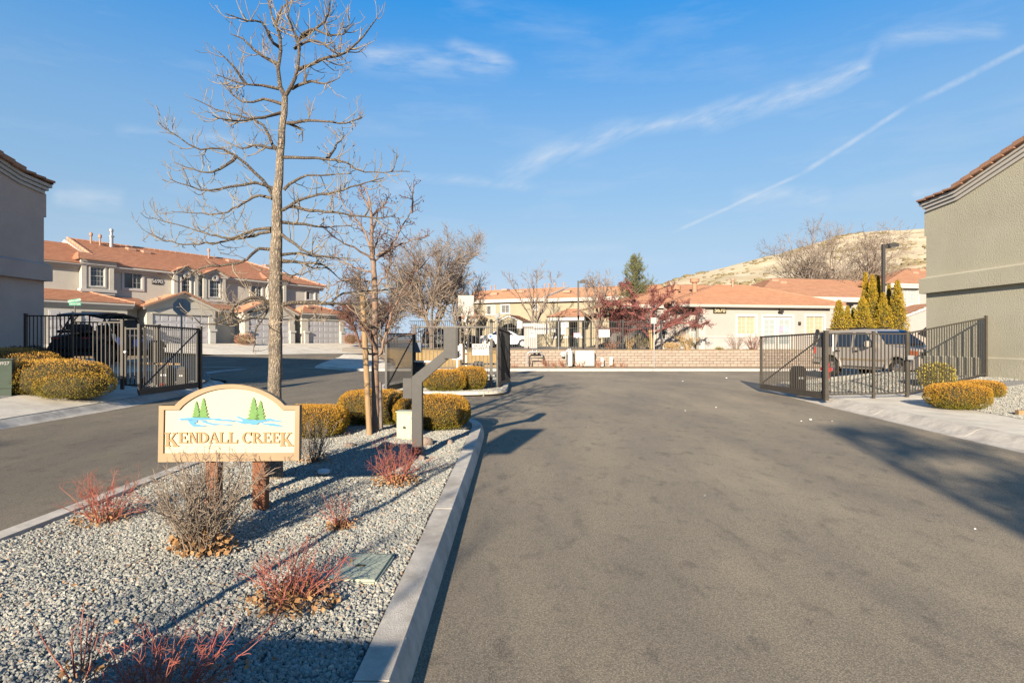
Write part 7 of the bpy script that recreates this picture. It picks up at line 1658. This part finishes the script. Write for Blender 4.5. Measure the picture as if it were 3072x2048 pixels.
# golden cypresses
tg = 'golden columnar cypresses behind the silver truck'
for i, (cx, ty, hwp, Y, lb) in enumerate(((2517, 903, 25, 34.9, 'short golden cypress leftmost of the cypresses'), (2543, 920, 15, 34.8, 'shortest thin golden cypress against the leftmost one'), (2588, 893, 29, 35.4, 'broad mid-height golden cypress left of the tallest group'), (2597, 820, 17, 36.6, 'tallest dark-sided cypress of the group'), (2618, 826, 20, 36.0, 'tall golden cypress just right of the tallest one'),
                                      (2634, 829, 18, 36.9, 'tall golden cypress left of the lamp pole'), (2650, 880, 22, 35.2, 'golden cypress standing in front of the lamp pole'), (2667, 856, 14, 37.2, 'thin cypress just right of the lamp pole'), (2692, 843, 25, 35.8, 'rightmost golden cypress beside the cream town house'), (2560, 925, 14, 37.6, 'green low cypress in the dark gap of the row'))):
    a = P(cx, ty, Y); H_ = a.z - ZT; hw = hwp / F * Y; root = empty('cypress', (a.x, Y, ZT), 0, lb, 'cypress', tg)
    n = int(5200 * (H_ / 4) * (hw / .45)); t = rng.random(n) ** .85; zc = t * H_; prof_ = hw * np.minimum(1, (1 - t) * 1.55 + .04) ** .8 * np.minimum(1, .7 + t * 3); an = rng.uniform(0, 2 * np.pi, n)
    rr_n = prof_ * (1 + .16 * np.sin(an * 3 + zc * 2.1 + i) + .10 * np.sin(an * 7 - zc * 5)) * rng.uniform(.5, 1.14, n) * (1 + .12 * np.sin(zc * 9 + an * 5 + i * 2))
    pts = np.stack([np.cos(an) * rr_n, np.sin(an) * rr_n, zc], 1); nr = np.stack([np.cos(an) * .5, np.sin(an) * .5, np.full(n, 1.0)], 1)
    leaves_np('foliage', pts, rng.uniform(.06, .13, n), nr, M['thuja' if i < 9 else 'olive'], root, .5)
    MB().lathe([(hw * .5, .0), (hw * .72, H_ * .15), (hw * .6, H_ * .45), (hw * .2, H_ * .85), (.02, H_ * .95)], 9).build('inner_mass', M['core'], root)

grown_tree('bare_tree', P(1296, 1040, 41).x, 41, ZT - .05, 8.4, 6.4, 'dense grey-brown leafless tree with leaning trunks behind the gate island', M['barkgrey'], M['twigtan'], 9, .55, .12, .20, (2.9, 4.8, 6.5), .017, .05)
grown_tree('bare_tree', P(1385, 1040, 47).x, 47, ZT, 6.6, 4.4, 'smaller grey leafless tree at the right edge of the dense one', M['barkgrey'], M['twigtan'], 7, .45, .15, .13, (2.6, 4.4, 6.5), .017, .05)
grown_tree('bare_tree', P(1150, 1040, 43).x, 43, ZT - .3, 6.4, 4.6, 'brown leafless tree seen behind the staked young tree', M['barkgrey'], M['greytwig'], 8, .55, .12, .14, (3.4, 5.4, 8), .022, .05)
grown_tree('bare_tree', P(1080, 1040, 50).x, 50, ZT - .2, 4.6, 4.2, 'low russet leafless tree beyond the corner sidewalk', M['twigred'], M['twigred'], 8, .6, .12, .12, (3.4, 5.4, 8), .022, .05)
grown_tree('small_tree', P(1386, 1140, 21).x, 21, .13, 3.3, 2.4, 'small pale leafless tree growing inside the gate island', M['barkpale'], M['twigpale'], 6, .75, .42, .085, (3.6, 6, 8), .010, .02)
grown_tree('bare_tree', P(1600, 1040, 51).x, 51, ZT, 6.9, 4.6, 'upright brown leafless tree in front of the tan town houses', M['barkgrey'], M['twigtan'], 6, .34, .22, .13, (1.8, 3, 4), .020, .09)
grown_tree('bare_tree', P(1790, 1040, 44).x, 44, ZT, 5.6, 3.9, 'grey leafless tree behind the pool fence right of the lamp', M['barkgrey'], M['twigtan'], 8, .36, .22, .14, (2.6, 4.4, 6.5), .018, .06)
grown_tree('bare_tree', P(2505, 1000, 60).x, 60, 1.2, 12.4, 9.5, 'large many-stemmed leafless tree rising behind the clubhouse roof', M['barkgrey'], M['twigtan'], 15, .62, .10, .24, (1.7, 2.8, 4.0), .020, .045)
grown_tree('bare_tree', P(2705, 1000, 64).x, 64, 1.2, 8.6, 6.5, 'thin leafless tree behind the lamp post and cypresses', M['barkgrey'], M['twigtan'], 6, .5, .14, .15, (1.5, 2.2, 3.2), .022, .05)
grown_tree('bare_tree', P(1118, 1040, 56).x, 56, ZT - .2, 5.4, 5.0, 'russet leafless tree beyond the black fence at the side street end', M['twigred'], M['twigred'], 8, .6, .12, .12, (3, 5, 7), .024, .05)
ef = empty('fence', (P(1028, 1030, 55).x, 55, .9), 0, 'far black picket fence at the end of the left town houses', 'fence'); run(ef, (P(1028, 1030, 55).x, 55), (P(1200, 1030, 52).x, 52), 1.15, 1.15, 2.9, 2.9, .17, .03, 'metal_black', rail=.05)
# crimson berry tree
zt3 = lambda q: q
lm = [[(1950, 1010), (1925, 985), (1895, 965), (1850, 950), (1800, 945)], [(1952, 1005), (1935, 960), (1915, 920), (1900, 880)], [(1955, 1000), (1975, 970), (2000, 935), (2060, 905)], [(1958, 1005), (1990, 985), (2040, 968), (2090, 975), (2125, 970)], [(1950, 990), (1955, 930), (1960, 870)], [(1925, 985), (1880, 990), (1830, 985), (1800, 1000)],
      [(1990, 985), (2050, 950), (2110, 930)], [(1915, 920), (1860, 915), (1800, 905)], [(1935, 960), (1880, 935), (1820, 930)], [(1960, 930), (2000, 890), (2020, 860)], [(1900, 880), (1880, 860), (1870, 850)]]
cfb = [dict(dens=9, ang=(25, 65), len=(.35, .95), r=.022, wig=.15, up=.0, seg=5, n=4, rmin=.012, t0=.2), dict(dens=11, ang=(30, 75), len=(.14, .46), r=.012, wig=.2, up=-.01, seg=3, n=3, rmin=.009, t0=.1)]
rt_, tb_, oo = traced_tree('berry_tree', 'spreading crimson-twigged tree on the terrace before the clubhouse', 35.9, ZT, [(1957, 1052), (1956, 1030), (1953, 1010), (1950, 990)], [.20, .16, .14, .10], [], lm, cfb, M['straw'], M['twigcrim'], M['twigcrim'], spread=1.6, zoomf=zt3, limb_r=(.09, .025), wob=.03, sides=10)
src = tb_[1]; idx = rng.integers(0, len(src), 9000); pts = np.array([src[i][0][rng.integers(0, len(src[i][0]))] for i in idx]) + rng.normal(size=(9000, 3)) * .07 - oo
leaves_np('berries', pts, rng.uniform(.04, .09, len(pts)), None, M['twigcrim'], rt_, .8)
# pine
a = P(1905, 772, 55); H_ = a.z - ZT; pr_ = empty('pine_tree', (a.x, 55, ZT), 0, 'dark green pine tree rising behind the crimson tree', 'tree')
tube_obj('trunk', [(np.array([[0, 0, -.1], [0, 0, H_ * .5], [.05, 0, H_ * .97]]), np.array([.22, .13, .03]), 8)], M['barkgrey'], pr_)
PT = []; NR = []; tb = []
for k in range(150):
    t = (k + rng.random()) / 150; zc = H_ * (.10 + .88 * t); ln = (3.4 * (1 - t) ** .55 + .1) * rng.uniform(.35, 1.1); an = k * 2.4 + rng.uniform(-.4, .4); d = np.array([math.cos(an), math.sin(an), .45 + .5 * t]); d /= np.linalg.norm(d)
    p, r_, _ = shoot(np.array([0, 0, zc]), d, ln, .04, .012, 6, .07, .05); tb.append((p, r_, 4))
    for q in range(3 + int(ln * 3.2)):
        tt = rng.uniform(.35, 1.05); c = p[min(6, int(tt * 6))] + rng.normal(size=3) * .10; dd = d * .6 + rng.normal(size=3) * .5 + np.array([0, 0, .5]); dd /= np.linalg.norm(dd); m_ = 34
        s_ = rng.random((m_, 1)); PT.append(c + dd * s_ * .34 + rng.normal(size=(m_, 3)) * .05); NR.append(np.tile(dd * .9, (m_, 1)))
tube_obj('limb', tb, M['barkgrey'], pr_, kind='stuff'); PT = np.concatenate(PT); leaves_np('needles', PT, rng.uniform(.08, .17, len(PT)), np.concatenate(NR), M['pine'], pr_, .22)

# ------------------------------------------------------------------ dry shrubs
def twig_shrub(name, x, y, z, W, H, label, mk, stems=30, r=.004, dens=(9, 12), group=None, litter=0, wig=.16, sub=(.3, .14), spread=1.0, upb=.02, litter_r=.5, lsize=.03, m2=None, cat='shrub', leafy=None):
    root = empty(name, (x, y, z), 0, label, cat, group); tubes = [[], []]; mains = []
    cf = [dict(dens=dens[0], ang=(25, 65), len=(H * sub[0] * .5, H * sub[0]), r=r * .7, wig=wig, up=upb, seg=3, n=3, rmin=r * .35, t0=.2), dict(dens=dens[1], ang=(30, 80), len=(H * sub[1] * .4, H * sub[1]), r=r * .45, wig=wig, up=upb, seg=2, n=3, rmin=r * .3, t0=.1)]
    for s in range(stems):
        a = rng.uniform(0, 2 * np.pi); q = rng.random() ** .6; t = q * W * .5 * spread / H; d = np.array([math.cos(a) * t * 1.25, math.sin(a) * t * 1.0, 1.]); d /= np.linalg.norm(d)
        b = np.array([math.cos(a), math.sin(a), 0]) * q * W * .16; p, r_, _ = shoot(b, d, H * rng.uniform(.65, 1.08) * math.hypot(1, t * .6), r * rng.uniform(.8, 1.4), r * .45, 7, wig * .55, .01); mains.append((p, r_, 4)); branch_out(p, r_, tubes, 0, cf)
    tube_obj('stems', mains, M[mk], root, kind='stuff')
    tube_obj('twigs', tubes[0] + tubes[1], M[m2 or mk], root, kind='stuff')
    if litter:
        a = rng.uniform(0, 2 * np.pi, litter); q = rng.random(litter) ** .8 * W * litter_r; pts = np.stack([np.cos(a) * q, np.sin(a) * q * .8, .005 + rng.random(litter) ** 2 * H * .20], 1)
        leaves_np('leaf_litter', pts, rng.uniform(.5, 1.2, litter) * lsize, None, M['deadleaf'], root, .8)
    if leafy:
        mk_, n_, s_ = leafy; src = tubes[1] or tubes[0]; idx = rng.integers(0, len(src), n_); pts = np.array([src[i][0][-1] for i in idx]) + rng.normal(size=(n_, 3)) * s_; leaves_np('leaves', pts, np.full(n_, s_) * rng.uniform(.6, 1.3, n_), None, M[mk_], root, .6)
    return root
def gz(x, y): return zI1(x, y) + .005
twig_shrub('dry_shrub', -2.27, 4.18, gz(-2.27, 4.18), .72, .74, 'large dry twiggy shrub in front of the left sign post', 'drytwig', 74, .0052, (14, 18), None, 420, sub=(.26, .12), spread=.8, wig=.30, litter_r=.34, lsize=.045)
rg = 'red-stemmed barberry shrubs on the island'
twig_shrub('red_shrub', -3.55, 4.95, gz(-3.5, 4.9), .56, .42, 'red barberry shrub beside the left island kerb', 'redstem', 34, .0036, (16, 18), rg, 260, m2='redstem', wig=.3, sub=(.5, .22))
twig_shrub('red_shrub', -1.30, 3.36, gz(-1.3, 3.4), .58, .31, 'spreading red barberry left of the green valve lid', 'redstem', 40, .0034, (16, 18), rg, 480, m2='redstem', lsize=.035, wig=.3, sub=(.5, .22))
twig_shrub('red_shrub', -1.42, 4.72, gz(-1.4, 4.7), .30, .30, 'small red barberry tuft in open gravel right of the sign post', 'redstem', 20, .0028, (12, 14), rg, 260, m2='redstem', litter_r=.45, wig=.3, sub=(.5, .22))
twig_shrub('red_shrub', -1.26, 6.2, gz(-1.3, 6.2), .5, .44, 'red barberry with orange leaf litter before the keypad post', 'redstem', 34, .0036, (15, 16), rg, 560, m2='redstem', litter_r=.55, wig=.3, sub=(.5, .22))
twig_shrub('red_shrub', -1.52, 2.40, gz(-1.5, 2.45), .8, .27, 'dark red barberry lying in shade at the bottom edge', 'redstem', 60, .0034, (16, 18), rg, 160, m2='redstem', wig=.28, sub=(.5, .22))
twig_shrub('red_shrub', -1.98, 2.62, gz(-2, 2.6), .28, .30, 'few-stemmed red barberry near the bottom left corner', 'redstem', 9, .0036, (9, 8), rg, 30, m2='redstem')
twig_shrub('grey_shrub', -2.52, 7.25, gz(-2.5, 7.2), .46, .56, 'grey twiggy shrub right behind the entrance sign', 'greytwig', 44, .004, (10, 12), None, 260, m2='greytwig', leafy=('deadleaf', 260, .018))
def cane(pts, r, nm, label, mk='redstem', Y=None):
    root = empty('fallen_cane', pts[0], 0, label, 'branch', 'long red canes lying over the gravel'); o = np.array(root.location)
    p, r_ = densify(np.array(pts), np.linspace(r, r * .35, len(pts)), .04, .004); tubes = [[], []]; branch_out(p, r_, [tubes[0]], 0, [dict(dens=9, ang=(30, 70), len=(.02, .07), r=.0022, wig=.2, up=.1, seg=2, n=3, rmin=.0012)])
    tube_obj('cane', [(p - o, r_, 6)], M[mk], root); 
    if tubes[0]: tube_obj('twigs', [(a - o, b, c) for a, b, c in tubes[0]], M[mk], root, kind='stuff')
def gp(px, py, dz=.0):
    g = Gd(px, py, .16 + dz); return (g.x, g.y, .16 + dz)
cane([gp(845, 1815, .01), gp(870, 1740, .12), gp(905, 1640, .2), gp(960, 1600, .14), gp(1000, 1578, .02)], .0055, 'a', 'long red cane arching up past the small barberry tuft')
cane([gp(850, 1800, .01), gp(815, 1870, .08), gp(760, 1920, .06), gp(690, 1965, .03), gp(620, 2030, .01)], .006, 'b', 'long red cane running down to the bottom edge')
cane([gp(285, 1540, .01), gp(340, 1533, .04), gp(400, 1525, .04), gp(460, 1512, .02)], .005, 'c', 'red cane lying between the left barberry and the dry shrub')
cane([gp(400, 1500, .05), gp(440, 1455, .2), gp(475, 1400, .3), gp(480, 1340, .42)], .003, 'd', 'thin dry cane rising at the left of the entrance sign', 'drytwig')
cane([gp(1215, 1435, .01), gp(1270, 1415, .03), gp(1330, 1395, .02), gp(1360, 1390, .01)], .004, 'e', 'thin red cane pointing to the right kerb')
# terrace shrubs
ts = 'bare twiggy shrubs on the clubhouse terrace'
for px, hw, y0, Y, mk, lb, lf in ((1832, 27, 1018, 35.3, 'redbush', 'rusty twiggy shrub left on the terrace edge', None), (1888, 19, 1010, 35.3, 'straw', 'tan upright twiggy shrub left of the berry tree', None), (1927, 20, 1008, 36.2, 'twigtan', 'green and orange leafy shrub just left of the berry trunk', ('olive', 900, .05)),
                              (2062, 34, 998, 35.5, 'straw', 'orange-brown leafy shrub under the berry tree right side', ('gold', 700, .05)), (2208, 30, 1003, 35.6, 'twigtan', 'grey-tan twiggy shrub under the clubhouse windows', ('redbush', 300, .04)), (2258, 30, 1003, 35.6, 'twigred', 'reddish twiggy shrub just left of the right gate leaf', ('redbush', 500, .04))):
    a = P(px, 1052, Y); H_ = P(px, y0, Y).z - ZT; twig_shrub('terrace_shrub', a.x, Y, ZT, hw * 2 / F * Y * 1.1, H_, lb, mk, 26, .012, (5, 7), ts, 0, sub=(.35, .2), leafy=lf)
shrub('straw_bush', P(2015, 1050, 35.2).x, 35.2, ZT, .5, .4, .46, 'round straw-coloured bush right of the berry tree trunk', 'straw', .05, 1800, None, core='straw', sup=2.3)
wg = 'small rusty shrubs at the foot of the block wall'
for i, (px, hw, y0) in enumerate(((1640, 14, 1074), (1662, 10, 1084), (1688, 13, 1076), (1738, 22, 1080), (1795, 14, 1078), (1838, 10, 1087), (1868, 14, 1086), (1545, 12, 1092))):
    Y = 33.35; a = P(px, 1099, Y); H_ = P(px, y0, Y).z - .18
    lb = ['tallest rusty shrub below the backflow pipes', 'low rusty shrub right of the tallest one', 'rusty shrub below the gas meter', 'widest rusty shrub before the pale cabinet', 'rusty shrub at the right of the pale cabinet', 'tiny rusty shrub below the taller white post', 'brown low shrub farthest right along the wall', 'low brown tuft by the dark gate leaf'][i]
    twig_shrub('wall_shrub', a.x, Y, .17, hw * 2 / F * Y, max(.16, H_), lb, 'redbush', 18, .009, (6, 8), wg, 0, sub=(.4, .2), leafy=('redbush', 160, .035))
shrub('grey_bush', -1.75, 20.6, .12, .7, .5, .62, 'low grey-brown bush behind the gate island bushes', 'drytwig', .05, 1400, None, core='darkbush', sup=2.2, lump=.2)
# ------------------------------------------------------------------ trees behind the camera whose branches shade the road
r = empty('roadside_tree', (-.95, -14.6, .13), 0, 'tall conifer standing far behind the camera on the island', 'tree')
tube_obj('trunk', [(np.array([[0, 0, -.1], [.1, 0, 4], [-.1, 0, 8.6]]), np.array([.2, .13, .03]), 9)], M['barkgrey'], r)
PT = []; NR = []; tb = []
for k in range(18):
    t = (k + rng.random()) / 18; an = rng.uniform(-1.1, 1.1); ln = (3.1 * (1 - t) ** .5 + .3) * rng.uniform(.55, 1.1); d = np.array([math.cos(an), math.sin(an) * .8, .12]); p, r_, _ = shoot(np.array([0, 0, 6.2 + 2.3 * t]), d / np.linalg.norm(d), ln, .04, .012, 6, .05, .02); tb.append((p, r_, 4))
    for q in range(3 + int(ln * 5)):
        c = p[rng.integers(1, 7)] + rng.normal(size=3) * .09; m_ = 6; PT.append(c + rng.normal(size=(m_, 3)) * np.array([.16, .16, .06])); NR.append(np.tile(d, (m_, 1)))
tube_obj('limb', tb, M['barkgrey'], r, kind='stuff'); PT = np.concatenate(PT); leaves_np('needles', PT, rng.uniform(.12, .22, len(PT)), np.concatenate(NR), M['pine'], r, .5)
grown_tree('roadside_tree', -4.2, -5.2, .13, 3.9, 3.4, 'leafless tree behind the camera on the near island', M['barkpale'], M['twigpale'], 4, .5, .3, .07, (1.8, 2.4, 3), .012, .03)

# windblown dead leaves on the island
n_ = 420; pts = np.stack([rng.uniform(-3.9, -.85, n_), rng.uniform(2.2, 9.5, n_), np.zeros(n_)], 1); pts[:, 2] = [zI1(a, b) + .018 for a, b in pts[:, :2]]
o = leaves_np('dead_leaves', pts, rng.uniform(.015, .035, n_), None, M['deadleaf'], None, .8); o['label'] = 'scattered dead leaves blown over the island gravel'
